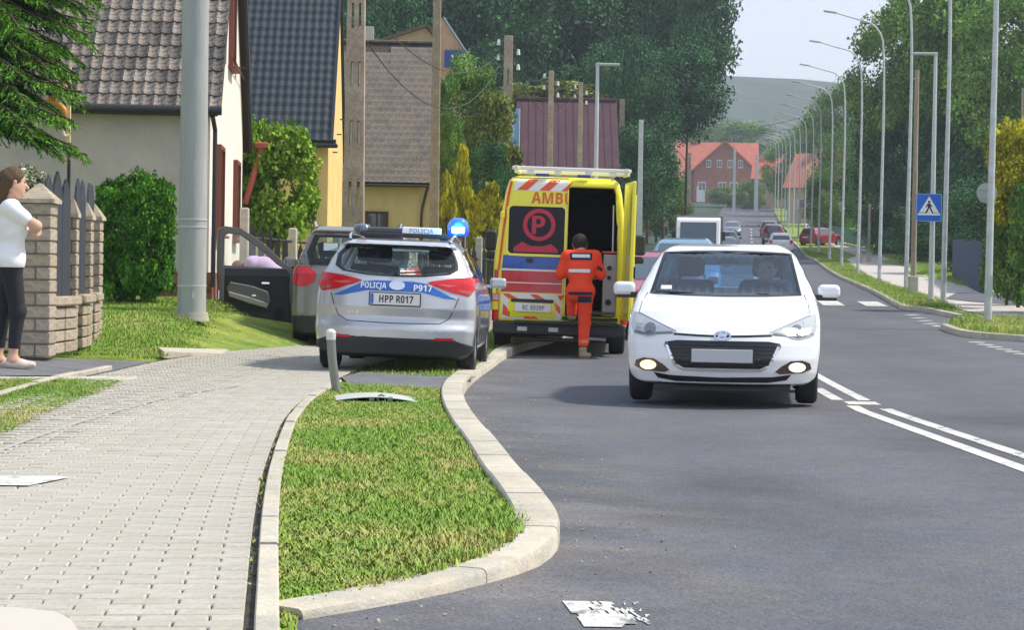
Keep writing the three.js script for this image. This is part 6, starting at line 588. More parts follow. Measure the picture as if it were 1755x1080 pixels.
// ---- knocked over sign and its bent post on the island
{ const g = thing('bent_post', 'bent grey steel sign post leaning over the grass island', 'post'), p = onLeft(579, 676); g.position.set(p[0], 0.05, -p[1]); const s = p[1] / FOCAL; part('tube', tube([V3(0, -0.03, 0), V3(-0.02, 0.08, 0), V3(-5 * s, 22 * s, 0), V3(-10 * s, 60 * s, 0.01), V3(-13 * s, 103 * s, 0.01)], 0.04, 32, 16), M(0.22, 0.225, 0.21, 0.5, { metalness: 0.3 }), g); part('cap', new THREE.SphereGeometry(0.043, 16, 10).scale(1, 0.7, 1).translate(-13 * s, 104 * s, 0.01), M(0.75, 0.76, 0.76, 0.5), g); part('collar', cyl(0.043, 0.043, 0.06, -12.6 * s, 97 * s, 0.01, 16), M(0.6, 0.61, 0.6, 0.5), g); part('footing', cyl(0.05, 0.06, 0.03, 0.02, -0.0, 0, 14), concrete[2], g);
  const f = thing('fallen_sign', 'fallen road sign plate lying face down on the grass island', 'sign'), q = onLeft(647, 694); f.position.set(q[0], 0.08, -q[1]); const pts = []; const W = 0.34; const sh = new THREE.Shape(); for (let i = 0; i <= 24; i++) { const t = -1 + i / 12; pts.push([t * W, 0.028 - 0.03 * t * t + (t > 0 ? -0.012 * t : 0)]); } const prof = [...pts, ...pts.slice().reverse().map(([x, y]) => [x, y - 0.006])]; prof.forEach(([x, y], i) => i ? sh.lineTo(x, y) : sh.moveTo(x, y)); part('plate', new THREE.ExtrudeGeometry(sh, { depth: 0.55, bevelEnabled: false }).translate(0, 0, -0.45), M(0.55, 0.57, 0.55, 0.5, { metalness: 0.3 }), f); part('rim', merge([tube(pts.map(([x, y]) => V3(x, y, 0.1)), 0.006), tube(pts.map(([x, y]) => V3(x, y, -0.45)), 0.006)]), M(0.65, 0.66, 0.64, 0.5), f); part('bracket', merge([box(0.04, 0.03, 0.05, -0.05, 0.012, 0.08), box(0.04, 0.04, 0.05, 0.1, 0.008, 0.08), new THREE.TorusGeometry(0.032, 0.008, 8, 18).translate(0.03, 0.012, 0.09)]), M(0.2, 0.21, 0.21, 0.5, { metalness: 0.5 }), f); f.rotation.y = 0.1; }
{ // ornament on a black post inside the left garden
  const g = thing('garden_ornament', 'golden brown curved ornament on a black post under the spruce', 'ornament'), p = at(117, 330, 23), s = 23 / FOCAL; g.position.set(p.x, 0.35, -23); const top = at(117, 115, 23).y - 0.35, pb = at(117, 245, 23).y - 0.35; part('post', cyl(0.02, 0.022, pb, 0.01, pb / 2, 0, 12), M(0.012, 0.012, 0.012, 0.5), g); part('board', box(0.05, top - pb, 0.03, 0, (top + pb) / 2, 0, 0.008), M(0.78, 0.62, 0.33, 0.6), g); const Y = (py) => at(117, py, 23).y - 0.35; part('carving', tube([V3(-0.01, Y(130), 0), V3(-0.05, Y(148), 0.02), V3(-0.16, Y(165), 0.02), V3(-0.24, Y(176), 0), V3(-0.12, Y(180), 0.01), V3(-0.05, Y(192), 0.02), V3(-0.07, Y(212), 0)], 0.045, 40, 12), M(0.5, 0.22, 0.03, 0.45), g); part('scroll', tube([V3(-0.01, Y(222), 0), V3(-0.05, Y(226), 0.02), V3(-0.03, Y(234), 0.02), V3(0.02, Y(230), 0)], 0.018, 20, 8), M(0.75, 0.62, 0.4, 0.5), g); part('knob', new THREE.SphereGeometry(0.06, 16, 12).translate(-0.05, Y(152), 0.03), M(0.22, 0.07, 0.03, 0.5), g); }
// ---------------------------------------------------------------- people
const skinTone = M(0.60, 0.36, 0.26, 0.6), hairBrown = M(0.045, 0.026, 0.016, 0.8), shoeTan = M(0.36, 0.26, 0.17, 0.8);
function handBones(w, f, s, up, k = 1) { // w: wrist, f: way the fingers point, s: towards the thumb, up: back of the hand; fingers half curled
  const A = (p, ...t) => t.reduce((a, [v, m]) => [a[0] + v[0] * m, a[1] + v[1] * m, a[2] + v[2] * m], p), dn = up.map((v) => -v), b = []; const palm = A(w, [f, 0.085 * k]); b.push([w, A(palm, [s, 0.018]), 0.026, 0.02], [w, A(palm, [s, -0.022]), 0.026, 0.018]);
  [[0.03, 0.068], [0.01, 0.076], [-0.01, 0.07], [-0.03, 0.056]].forEach(([o, l]) => { const k0 = A(palm, [s, o]), k1 = A(k0, [f, l * 0.45], [dn, l * 0.12]), k2 = A(k1, [f, l * 0.22], [dn, l * 0.32]), k3 = A(k2, [dn, l * 0.3]); b.push([k0, k1, 0.0095, 0.009], [k1, k2, 0.009, 0.0085], [k2, k3, 0.0085, 0.0075]); });
  const t0 = A(w, [f, 0.03], [s, 0.022]), t1 = A(t0, [s, 0.03], [f, 0.03], [dn, 0.008]), t2 = A(t1, [f, 0.03], [s, 0.006], [dn, 0.01]); b.push([t0, t1, 0.012, 0.010], [t1, t2, 0.010, 0.0085]); return b;
}
function headGeo2(c, fwd, r = 0.105) { // skull, jaw, nose, ears, lips as one grid; fwd: unit way it looks
  const [fx, , fz] = fwd, sx = -fz, sz = fx; const P = (a, u, s) => [c[0] + fx * a + sx * s, c[1] + u, c[2] + fz * a + sz * s]; const b = [[P(-0.02, 0.02, 0), P(0.01, 0.035, 0), r * 0.92, r * 0.88], [P(0.03, -0.04, 0), P(0.05, -0.085, 0), 0.068, 0.042], [P(0.02, -0.06, 0.03), P(0.02, -0.06, -0.03), 0.05, 0.05]]; const F0 = bonesSDF(b, 0.05), nose = bonesSDF([[P(0.095, 0.0, 0), P(0.118, -0.035, 0), 0.009, 0.015]], 0.01), ear = bonesSDF([[P(0, 0.01, 0.098), P(-0.01, -0.03, 0.094), 0.017, 0.011], [P(0, 0.01, -0.098), P(-0.01, -0.03, -0.094), 0.017, 0.011]], 0.01), eyes = bonesSDF([[P(0.108, 0.012, 0.034), P(0.108, 0.012, 0.030), 0.018, 0.018], [P(0.108, 0.012, -0.034), P(0.108, 0.012, -0.030), 0.018, 0.018]], 0.005), lips = bonesSDF([[P(0.092, -0.068, 0.02), P(0.092, -0.068, -0.02), 0.009, 0.009]], 0.01); const G = (x, y, z) => smin(smin(smin(smax(F0(x, y, z), -eyes(x, y, z), 0.02), nose(x, y, z), 0.02), ear(x, y, z), 0.012), lips(x, y, z), 0.012); return nets(G, [c[0] - 0.15, c[1] - 0.17, c[2] - 0.15], [c[0] + 0.15, c[1] + 0.16, c[2] + 0.15], 0.007);
}
function eyesOf(g, c, fwd) { const [fx, , fz] = fwd, sx = -fz, sz = fx; for (const k of [-1, 1]) part('eye', new THREE.SphereGeometry(0.012, 12, 8).translate(c[0] + fx * 0.088 + sx * 0.033 * k, c[1] + 0.012, c[2] + fz * 0.088 + sz * 0.033 * k), M(0.1, 0.08, 0.07, 0.2), g); }
function bodyOf(g, bones, heads, hands, cell = 0.014) { const gs = [flesh(bones, 0.05, cell), ...heads, ...hands.map((h) => flesh(h, 0.012, 0.0055))]; return part('body', mergeGeometries(gs.map((q) => { const w = q.clone(); return w; })), skinTone, g); }
function hairCap(g, c, fwd, mat, r, back = 0.03, low = -0.06, extra = []) { const [fx, , fz] = fwd; const F0 = bonesSDF([[[c[0] - fx * 0.03, c[1] + 0.03, c[2] - fz * 0.03], [c[0] - fx * 0.01, c[1] + 0.045, c[2] - fz * 0.01], r, r * 0.97], ...extra], 0.04), N = lattice(17, 32); const G = (x, y, z) => { const a = (x - c[0]) * fx + (z - c[2]) * fz; return Math.max(F0(x, y, z) + 0.008 * (N(x * 90 + 9, y * 40 + z * 60 + 9) - 0.5), a - 0.055 - Math.max(0, (y - c[1] - 0.03)) * 0.9, extra.length ? -9 : c[1] + low + Math.max(0, a) * 1.4 - y); }; part('hair', nets(G, [c[0] - 0.2, c[1] - 0.36, c[2] - 0.2], [c[0] + 0.2, c[1] + 0.2, c[2] + 0.2], 0.009), mat, g); }
{ // paramedic stepping up into the ambulance, seen from behind
  const g = thing('person', 'paramedic in orange uniform stepping up into the open ambulance', 'person'); const away = [0, 0, -1], head = [-0.02, 1.63, -0.25];
  const legR = [[[0.075, 0.93, 0], [0.06, 0.50, -0.03], 0.088, 0.06], [[0.06, 0.50, -0.03], [0.045, 0.09, 0.03], 0.058, 0.042]], legL = [[[-0.09, 0.93, 0], [-0.12, 0.97, -0.38], 0.09, 0.062], [[-0.12, 0.97, -0.38], [-0.12, 0.60, -0.36], 0.06, 0.045]], tor = [[[-0.07, 0.95, 0], [0.07, 0.95, 0], 0.115, 0.115], [[0, 0.98, 0], [0, 1.22, -0.05], 0.13, 0.14], [[-0.06, 1.24, -0.06], [-0.1, 1.40, -0.1], 0.12, 0.105], [[0.06, 1.24, -0.06], [0.1, 1.40, -0.1], 0.12, 0.105], [[-0.19, 1.45, -0.1], [0.19, 1.45, -0.1], 0.065, 0.065]], arm = (k) => [[[k * 0.2, 1.44, -0.1], [k * 0.285, 1.20, -0.10], 0.058, 0.047], [[k * 0.285, 1.20, -0.10], [k * 0.23, 1.20, -0.36], 0.044, 0.031]], neck = [[[0, 1.47, -0.12], [-0.01, 1.58, -0.21], 0.062, 0.055]];
  bodyOf(g, [...legR, ...legL, ...tor, ...arm(-1), ...arm(1), ...neck], [headGeo2(head, away)], [-1, 1].map((k) => handBones([k * 0.23, 1.20, -0.37], [0, -0.1, -1], [-k, 0, 0], [0, 1, 0]))); eyesOf(g, head, away); hairCap(g, head, away, M(0.02, 0.013, 0.01, 0.85), 0.112, 0.03, -0.1);
  const orange = M(0.86, 0.055, 0.012, 0.8), fat = (l, m) => l.map(([a, b, r0, r1]) => [a, b, r0 + m, r1 + m]), N = lattice(5, 64), fold = (F) => (x, y, z) => F(x, y, z) + 0.012 * (N(x * 9 + 9, y * 16 + z * 7 + 9) - 0.5);
  const jb = [...fat(tor, 0.028), ...fat(arm(-1).map((b, i) => i ? [b[0], b[1], b[2], b[3]] : b), 0.026), ...fat(arm(1), 0.026)]; const [jlo, jhi] = bonesBox(jb), JF = fold(bonesSDF(jb, 0.05)), J2 = (x, y, z) => Math.max(JF(x, y, z), 0.90 - y, -z - 0.36); part('jacket', nets(J2, jlo, jhi, 0.016), orange, g);
  const tb = [...fat(legR, 0.028), ...fat(legL, 0.028), [[-0.07, 0.95, 0], [0.07, 0.95, 0], 0.13, 0.13]], [tlo, thi] = bonesBox(tb), TF = fold(bonesSDF(tb, 0.04)); part('trousers', nets((x, y, z) => Math.max(TF(x, y, z), x > -0.02 ? 0.17 - y : 0.60 - y, y - 0.97), tlo, thi, 0.016), orange, g);
  const navy = M(0.015, 0.017, 0.04, 0.8), refl = M(0.72, 0.71, 0.74, 0.4); const yoke = part('shoulder_panel', skin(JF, [[-0.16, 1.50], [0.16, 1.50], [0.15, 1.40], [-0.15, 1.40]], 'rear', 0.006), navy, g); part('back_lettering', skin(JF, rrect(0, 1.455, 0.25, 0.045, 0.006), 'rear', 0.011), refl, yoke); part('reflective_stripe', skin(JF, rrect(-0.02, 1.245, 0.30, 0.045, 0.01), 'rear', 0.007), refl, g); part('reflective_stripe', skin(JF, [[0.235, 1.33], [0.31, 1.28], [0.30, 1.235], [0.225, 1.285]], 'rear', 0.008), navy, g); part('belt', skin(JF, [[-0.17, 0.945], [0.17, 0.945], [0.16, 0.905], [-0.16, 0.905]], 'rear', 0.007), navy, g); part('trouser_band', skin(TF, rrect(0.045, 0.24, 0.16, 0.05, 0.004), 'rear', 0.006), M(0.8, 0.2, 0.12, 0.5), g); part('thigh_shade', skin(TF, rrect(0.06, 0.84, 0.19, 0.09, 0.01), 'rear', 0.006), navy, g);  // navy patch on the thigh paints the shadow below the seat
  const boot = (a, t, y0) => flesh([[a, [a[0], a[1] - 0.07, a[2]], 0.058, 0.055], [[a[0], y0 + 0.042, a[2] + 0.02], t, 0.046, 0.04]], 0.03, 0.012); part('boot', boot([0.045, 0.13, 0.03], [0.13, 0.038, -0.13], 0), shoeTan, g); part('boot', boot([-0.12, 0.66, -0.36], [-0.12, 0.565, -0.54], 0.53), shoeTan, g); part('sock', flesh([[[0.046, 0.19, 0.025], [0.045, 0.12, 0.03], 0.05, 0.05]], 0.02, 0.014), navy, g);
  const p = at(993, 608, 28.72); g.position.set(p.x, 0.0, p.z); g.rotation.y = -0.03;
}
{ // woman with folded arms in front of the stone pillar
  const g = thing('person', 'woman in white top and black leggings standing by the stone fence', 'person'), fw = [0, 0, -1], head = [0, 1.60, -0.03];
  const legs = [[-1, 0.06], [1, -0.05]].flatMap(([k, z]) => [[[k * 0.085, 0.9, 0], [k * 0.075, 0.49, z - 0.02], 0.092, 0.06], [[k * 0.075, 0.49, z - 0.02], [k * 0.07, 0.08, z + 0.02], 0.06, 0.037]]), feet = [[-1, 0.06], [1, -0.05]].flatMap(([k, z]) => [[[k * 0.07, 0.06, z + 0.03], [k * 0.075, 0.035, z - 0.13], 0.038, 0.028]]), tor = [[[-0.08, 0.93, 0], [0.08, 0.93, 0], 0.115, 0.115], [[0, 0.98, 0], [0, 1.14, 0], 0.115, 0.11], [[-0.05, 1.2, -0.01], [-0.08, 1.34, 0], 0.105, 0.09], [[0.05, 1.2, -0.01], [0.08, 1.34, 0], 0.105, 0.09], [[-0.15, 1.38, 0], [0.15, 1.38, 0], 0.055, 0.055], [[-0.07, 1.22, -0.07], [0.07, 1.22, -0.07], 0.065, 0.065]], arm = (k) => [[[k * 0.165, 1.37, 0], [k * 0.20, 1.23, -0.20], 0.05, 0.042], [[k * 0.20, 1.23, -0.20], [-k * 0.05, 1.19 + k * 0.02, -0.235], 0.04, 0.029]], neck = [[[0, 1.4, 0], [0, 1.52, -0.015], 0.05, 0.046]];
  bodyOf(g, [...legs, ...feet, ...tor, ...arm(-1), ...arm(1), ...neck], [headGeo2(head, fw, 0.1)], [-1, 1].map((k) => handBones([-k * 0.05, 1.19 + k * 0.02, -0.235], [-k, 0.1, 0.15], [0, 1, 0], [0, 0, -1], 0.9))); eyesOf(g, head, fw); hairCap(g, head, fw, M(0.09, 0.05, 0.025, 0.8), 0.108, 0.03, -0.06, [[[0, 1.55, 0.07], [0, 1.40, 0.10], 0.07, 0.04]]);
  const fat = (l, m) => l.map(([a, b, r0, r1]) => [a, b, r0 + m, r1 + m]); const sb = [...fat(tor, 0.016), ...[-1, 1].map((k) => [[k * 0.165, 1.37, 0], [k * 0.185, 1.29, -0.11], 0.066, 0.062])], [lo, hi] = bonesBox(sb), SF = bonesSDF(sb, 0.045), N = lattice(6, 64); part('top', nets((x, y, z) => Math.max(SF(x, y, z) + 0.010 * (N(x * 12 + 9, y * 14 + z * 9 + 9) - 0.5), 0.87 - y), lo, hi, 0.014), M(0.82, 0.81, 0.83, 0.85), g); const lb = [...fat(legs, 0.007), [[-0.08, 0.93, 0], [0.08, 0.93, 0], 0.121, 0.121]], [l2, h2] = bonesBox(lb), LF = bonesSDF(lb, 0.04); part('leggings', nets((x, y, z) => Math.max(LF(x, y, z), 0.17 - y, y - 0.98), l2, h2, 0.014), M(0.012, 0.012, 0.018, 0.8), g);
  for (const [k, z] of [[-1, 0.06], [1, -0.05]]) part('shoe', flesh([[[k * 0.07, 0.035, z + 0.045], [k * 0.075, 0.032, z - 0.05], 0.04, 0.042], [[k * 0.075, 0.032, z - 0.05], [k * 0.075, 0.028, z - 0.15], 0.042, 0.03]], 0.03, 0.012), M(0.62, 0.52, 0.46, 0.7), g);
  const p = at(15, 620, 18); g.position.set(p.x, leftLand(p.x, 18) + 0.014, p.z); g.rotation.y = -Math.PI / 2 + 0.35; g.scale.setScalar(1.03);
}
{ // driver of the white hatchback
  const g = thing('person', 'driver in dark clothes behind the windscreen of the white hatchback', 'person'), fw = [0, 0, -1], head = [-0.37, 1.235, -1.93]; const tor = [[[-0.44, 0.70, -1.92], [-0.30, 0.70, -1.92], 0.12, 0.12], [[-0.37, 0.75, -1.9], [-0.37, 0.95, -1.88], 0.125, 0.135], [[-0.54, 1.05, -1.88], [-0.2, 1.05, -1.88], 0.06, 0.06]], legs = [-1, 1].flatMap((k) => [[[-0.37 + k * 0.09, 0.70, -1.95], [-0.37 + k * 0.12, 0.76, -2.35], 0.085, 0.06], [[-0.37 + k * 0.12, 0.76, -2.35], [-0.37 + k * 0.1, 0.42, -2.6], 0.058, 0.042]]), arms = [-1, 1].flatMap((k) => [[[-0.37 + k * 0.19, 1.04, -1.9], [-0.37 + k * 0.25, 0.86, -2.08], 0.052, 0.044], [[-0.37 + k * 0.25, 0.86, -2.08], [-0.37 + k * 0.17, 0.95, -2.31], 0.042, 0.03]]); bodyOf(g, [...tor, ...legs, ...arms, [[-0.37, 1.07, -1.89], [-0.37, 1.17, -1.91], 0.052, 0.05]], [headGeo2(head, fw, 0.1)], [-1, 1].map((k) => handBones([-0.37 + k * 0.17, 0.95, -2.31], [0, 0.3, -0.95], [-k, 0, 0], [0, 0.95, 0.3], 0.9)), 0.02); eyesOf(g, head, fw); hairCap(g, head, fw, hairBrown, 0.107); const fat = (l, m) => l.map(([a, b, r0, r1]) => [a, b, r0 + m, r1 + m]); part('jacket', flesh([...fat(tor, 0.018), ...fat(arms, 0.012)], 0.05, 0.022), M(0.06, 0.065, 0.09, 0.9), g); part('trousers', flesh(fat(legs, 0.012), 0.04, 0.024), M(0.02, 0.025, 0.045, 0.9), g); g.position.copy(whiteCar.position); g.rotation.copy(whiteCar.rotation);
}
{ // person bending down behind the open car door
  const g = thing('person', 'person in lilac top crouching behind the open car door', 'person'), fw = [-1, 0, 0], head = [-0.62, 0.76, 0.02]; const legs = [-1, 1].flatMap((k) => [[[0.02, 0.56, k * 0.09], [-0.36, 0.50, k * 0.13], 0.09, 0.06], [[-0.36, 0.50, k * 0.13], [0.0, 0.09, k * 0.1], 0.06, 0.04], [[0.03, 0.06, k * 0.1], [-0.14, 0.035, k * 0.1], 0.04, 0.03]]), tor = [[[0.02, 0.60, -0.08], [0.02, 0.60, 0.08], 0.12, 0.12], [[-0.03, 0.66, 0], [-0.24, 0.82, 0], 0.125, 0.13], [[-0.24, 0.80, -0.05], [-0.38, 0.86, -0.09], 0.12, 0.1], [[-0.24, 0.80, 0.05], [-0.38, 0.86, 0.09], 0.12, 0.1], [[-0.42, 0.87, -0.17], [-0.42, 0.87, 0.17], 0.06, 0.06]], arms = [-1, 1].flatMap((k) => [[[-0.42, 0.85, k * 0.18], [-0.50, 0.60, k * 0.22], 0.052, 0.044], [[-0.50, 0.60, k * 0.22], [-0.68, 0.48, k * 0.14], 0.042, 0.03]]); bodyOf(g, [...legs, ...tor, ...arms, [[-0.46, 0.86, 0], [-0.57, 0.81, 0.01], 0.055, 0.052]], [headGeo2(head, fw, 0.1)], [-1, 1].map((k) => handBones([-0.68, 0.48, k * 0.14], [-0.45, -0.9, 0], [0, 0, -k], [-0.9, 0.45, 0], 0.9)), 0.02); eyesOf(g, head, fw); hairCap(g, head, fw, M(0.16, 0.07, 0.05, 0.8), 0.108); const fat = (l, m) => l.map(([a, b, r0, r1]) => [a, b, r0 + m, r1 + m]); part('top', flesh([...fat(tor, 0.02), ...fat(arms.filter((_, i) => i % 2 === 0), 0.016)], 0.05, 0.022), M(0.52, 0.38, 0.60, 0.9), g); part('trousers', flesh(fat(legs.filter((_, i) => i % 3 < 2), 0.012), 0.04, 0.024), M(0.02, 0.025, 0.05, 0.9), g); for (const k of [-1, 1]) part('shoe', flesh([[[0.04, 0.04, k * 0.1], [-0.15, 0.035, k * 0.1], 0.046, 0.036]], 0.02, 0.018), M(0.05, 0.05, 0.06, 0.7), g); const p = at(481, 500, 33.4); g.position.set(p.x, leftLand(p.x, 33.4), p.z); g.scale.setScalar(1.14);
}
// ---------------------------------------------------------------- trees and shrubs
const leafMat = M(1, 1, 1, 0.75, { vertexColors: true, side: THREE.DoubleSide, specularIntensity: 0.25 }), bark = M(1, 1, 1, 0.95, { map: speckle(271, 256, 0.9, [0.33, 0.28, 0.23], 0.12, [[8, 1], [40, 1]]) });
// crown: clumps spread through an ellipsoid; leaves are small folded faces. col: [dark rgb, light rgb]
function crown(seed, n, clumps, size, [rx, ry, rz], col, o = {}) {
  const r = rng(seed), C = []; const prof = o.prof || (() => 1);
  for (let k = 0; k < clumps; k++) { const u = r() * 2 - 1, a = r() * 6.283, q = Math.sqrt(1 - u * u), rad = o.hull ? 0.55 + 0.40 * Math.pow(r(), 0.35) : 0.45 + 0.55 * Math.pow(r(), 0.5), pr = prof(u); C.push([Math.cos(a) * q * rad * rx * pr, u * rad * ry, Math.sin(a) * q * rad * rz * pr, (o.clump ?? 0.26) * (0.6 + r() * 0.8), r(), 0.6 + r() * 0.8]); }
  const pos = new Float32Array(n * 18), cl = new Float32Array(n * 18); let w = 0; const v = (x, y, z, c) => { pos[w] = x; pos[w + 1] = y; pos[w + 2] = z; cl[w] = c[0]; cl[w + 1] = c[1]; cl[w + 2] = c[2]; w += 3; };
  for (let i = 0; i < n; i++) {
    const c = C[Math.floor(r() * clumps)], u = r() * 2 - 1, a = r() * 6.283, q = Math.sqrt(1 - u * u), R2 = Math.pow(r(), 0.4) * c[3], dx = Math.cos(a) * q, dz = Math.sin(a) * q; const x = c[0] + dx * R2 * rx, y = c[1] + u * R2 * Math.min(ry, rx * 1.3) * 0.8, z = c[2] + dz * R2 * rz; const s = size * (0.55 + r() * 0.9);
    let tx, ty, tz; if (o.spray) { tx = dx * 0.5 + (r() - 0.5) * 0.8; ty = 0.9 + (r() - 0.5) * 0.5; tz = dz * 0.5 + (r() - 0.5) * 0.8; } else { tx = r() - 0.5 + dx * 0.3; ty = r() - 0.65; tz = r() - 0.5 + dz * 0.3; } let l = Math.hypot(tx, ty, tz) || 1; tx /= l; ty /= l; tz /= l;
    let bx = r() - 0.5, by = r() - 0.5, bz = r() - 0.5; const dt = bx * tx + by * ty + bz * tz; bx -= dt * tx; by -= dt * ty; bz -= dt * tz; l = Math.hypot(bx, by, bz) || 1; const wd = s * (o.slim ?? 0.42); bx *= wd / l; by *= wd / l; bz *= wd / l;
    const nx = (ty * bz - tz * by) * 0.25, ny = (tz * bx - tx * bz) * 0.25, nz = (tx * by - ty * bx) * 0.25; // fold along the midrib
    const t = clamp(c[4] * 0.55 + r() * 0.6 - 0.08, 0, 1), k = c[5] * (0.8 + r() * 0.4), cc = [0, 1, 2].map((m) => mix(col[0][m], col[1][m], t) * k); const ax = x + tx * s, ay = y + ty * s, az = z + tz * s, mx = x + tx * s * 0.5, my = y + ty * s * 0.5, mz = z + tz * s * 0.5;
    v(x, y, z, cc); v(mx + bx + nx, my + by + ny, mz + bz + nz, cc); v(ax, ay, az, cc); v(x, y, z, cc); v(ax, ay, az, cc); v(mx - bx + nx, my - by + ny, mz - bz + nz, cc);
  }
  const g = new THREE.BufferGeometry(); g.setAttribute('position', new THREE.BufferAttribute(pos, 3)); g.setAttribute('color', new THREE.BufferAttribute(cl, 3)); g.computeVertexNormals(); return g;
}
function limbs(h, top, r0, seed, spread) { const r = rng(seed), gs = [bar(V3(0, -0.3, 0), V3(0, h * 0.55, 0), r0, r0 * 0.75), bar(V3(0, h * 0.55, 0), V3(spread * 0.05, top, 0), r0 * 0.75, r0 * 0.2)]; for (let k = 0; k < 9; k++) { const a = r() * 6.28, y = mix(h * 0.45, top * 0.85, k / 9), l = spread * (0.5 + r() * 0.4); gs.push(bar(V3(0, y, 0), V3(Math.cos(a) * l, y + l * 0.6, Math.sin(a) * l), r0 * 0.32, r0 * 0.08, 7)); } return merge(gs); }
const crowns = {};
function tree(name, label, cat, group, px, py, d, rx, ry, o) { // px, py: middle of the crown
  const p = at(px, py, d), base = (px > 1300 ? rightLand : leftLand)(p.x, d) - 0.1, g = thing(name, label, cat, group); const key = o.kind + (o.v ?? 0); const cg = crowns[key] ??= o.make(o.v ?? 0); g.position.set(p.x, base, p.z); const c = part('crown', cg, leafMat, g); c.position.y = p.y - base; c.scale.set(rx, ry, rx); c.rotation.y = o.turn ?? 0; const H = Math.max(0.3, p.y - base); part('trunk', limbs(Math.max(0.25, H - ry * 0.7), H + ry * 0.6, o.r0 ?? Math.max(0.04, rx * 0.05), 7 + (o.v ?? 0), rx * 0.7), bark, g); return g;
}
const DARK = [[0.012, 0.046, 0.028], [0.09, 0.22, 0.08]], MID = [[0.038, 0.092, 0.022], [0.24, 0.41, 0.07]], LIGHT = [[0.07, 0.16, 0.012], [0.32, 0.50, 0.05]], THUJA = [[0.014, 0.06, 0.008], [0.13, 0.34, 0.03]], GOLD = [[0.17, 0.19, 0.012], [0.68, 0.60, 0.04]], OLIVE = [[0.08, 0.105, 0.02], [0.32, 0.36, 0.08]];
const big = (v) => crown(400 + v * 13, 26000, 90, 0.046, [1, 1, 1], DARK, { clump: 0.3 }), mid = (v) => crown(500 + v * 17, 24000, 80, 0.045, [1, 1, 1], MID, { clump: 0.28 });
[['dark broad tree at the left end of the wood', 665, 10, 150, 5.5, 7.5], ['dark tall tree above the tan chimney', 735, 30, 165, 6, 8], ['dark tree behind the insulator pole', 815, 60, 150, 5.5, 7], ['dark tall tree above the thin poles', 890, 30, 172, 6.5, 9.5], ['dark tree above the maroon roof', 965, 85, 158, 6, 6.5], ['tallest dark tree in the middle of the wood', 1030, 20, 182, 7, 10], ['dark tree left of the sky gap at the top', 1115, 30, 165, 6.5, 9], ['outermost dark tree bordering the sky', 1180, 60, 160, 3.5, 7.0], ['lower dark tree reaching towards the brick house', 1140, 160, 150, 4.2, 3.8], ['dark tree with hanging foliage behind the slim pale pole', 1080, 195, 140, 2.8, 5.2], ['dark tree at the right end of the maroon roof', 1040, 190, 146, 4.6, 4.6], ['dark tree behind the yellow house gable', 640, 110, 120, 3.4, 5], ['low dark tree behind the pale slim pole base', 1085, 300, 128, 2.6, 3.2]].forEach(([l, px, py, d, rx, ry], i) => tree('wood_tree', l, 'tree', 'trees of the dark wood', px, py, d, rx, ry, { kind: 'big', v: i % 4, make: big, turn: i * 1.3, r0: 0.13 }));
[['leafy tree at the left end of the right hand row', 1548, 135, 150, 4.0, 5.6], ['leafy tree behind the blue crossing sign', 1600, 110, 142, 4.2, 6.0], ['broad leafy tree rising above the round sign', 1672, 95, 134, 4.8, 6.2], ['leafy tree at the top right corner', 1756, 125, 124, 4.4, 5.6], ['shaded tree between the lamp posts', 1548, 285, 156, 3.6, 5.2], ['shaded tree behind the old wooden pole', 1605, 280, 148, 4.0, 5.4], ['shaded tree behind the nearest tall lamp', 1680, 260, 138, 4.6, 5.8], ['shaded tree behind the golden thuja', 1752, 260, 128, 4.2, 5.4], ['small leafy tree at the pavement bend', 1498, 330, 180, 2.4, 4.6]].forEach(([l, px, py, d, rx, ry], i) => tree('roadside_tree', l, 'tree', 'trees behind the right pavement', px, py, d, rx, ry, { kind: i < 4 || i === 8 ? 'mid' : 'big', v: i % 3, make: i < 4 || i === 8 ? mid : big, turn: i * 2.1 }));
[['hazy tree left of the row of distant lamps', 1350, 290, 320, 4, 4.6], ['hazy tree between the distant lamps', 1402, 258, 290, 4.5, 5], ['hazy tree behind the orange roofed house', 1462, 232, 240, 5, 6.5], ['round hazy tree right of the brick house', 1310, 318, 350, 3, 3.5], ['hazy tree behind the brick house roof', 1255, 240, 440, 10, 4], ['dark shrub beside the pink house', 1125, 352, 170, 2.6, 2.6], ['dark shrub below the hanging foliage', 1150, 335, 215, 1.8, 2.6], ['bushy garden tree below the wood', 1110, 320, 230, 2.2, 3.4], ['dark hedge tree before the brick house door', 1285, 338, 330, 2.4, 2.6], ['green bush before the brick house', 1247, 335, 345, 3.4, 1.8], ['hazy bush at the foot of the distant lamps', 1430, 345, 190, 3.0, 3.4]].forEach(([l, px, py, d, rx, ry], i) => tree('distant_tree', l, 'tree', 'trees far up the road', px, py, d, rx, ry, { kind: 'mid', v: i % 3, make: mid, turn: i * 1.7 }));
const bushy = (v) => crown(600 + v, 9000, 55, 0.10, [1, 1, 1], LIGHT, { clump: 0.3 }), thuja = (v) => crown(620 + v, 46000, 420, 0.075, [1, 1, 1], THUJA, { clump: 0.13, hull: true, slim: 0.3, prof: (u) => 0.96 / Math.sqrt(Math.max(0.34, 1 - u * u)) }), gold = (v) => crown(640 + v, 9000, 60, 0.16, [1, 1, 1], GOLD, { clump: 0.22, spray: true, slim: 0.22, prof: (u) => 1 - (u + 1) * 0.36 }), olive = (v) => crown(660 + v, 9000, 55, 0.09, [1, 1, 1], OLIVE, { clump: 0.28 }), darkThuja = (v) => crown(680 + v, 26000, 200, 0.075, [1, 1, 1], MID, { clump: 0.18, hull: true, slim: 0.3, prof: (u) => 0.95 / Math.sqrt(Math.max(0.2, 1 - u * u)) * (1 - (u + 1) * 0.16) });
tree('clipped_thuja', 'dense green thuja bush before the white house wall', 'shrub', undefined, 231, 404, 28.6, 0.56, 0.92, { kind: 'thuja', make: thuja });
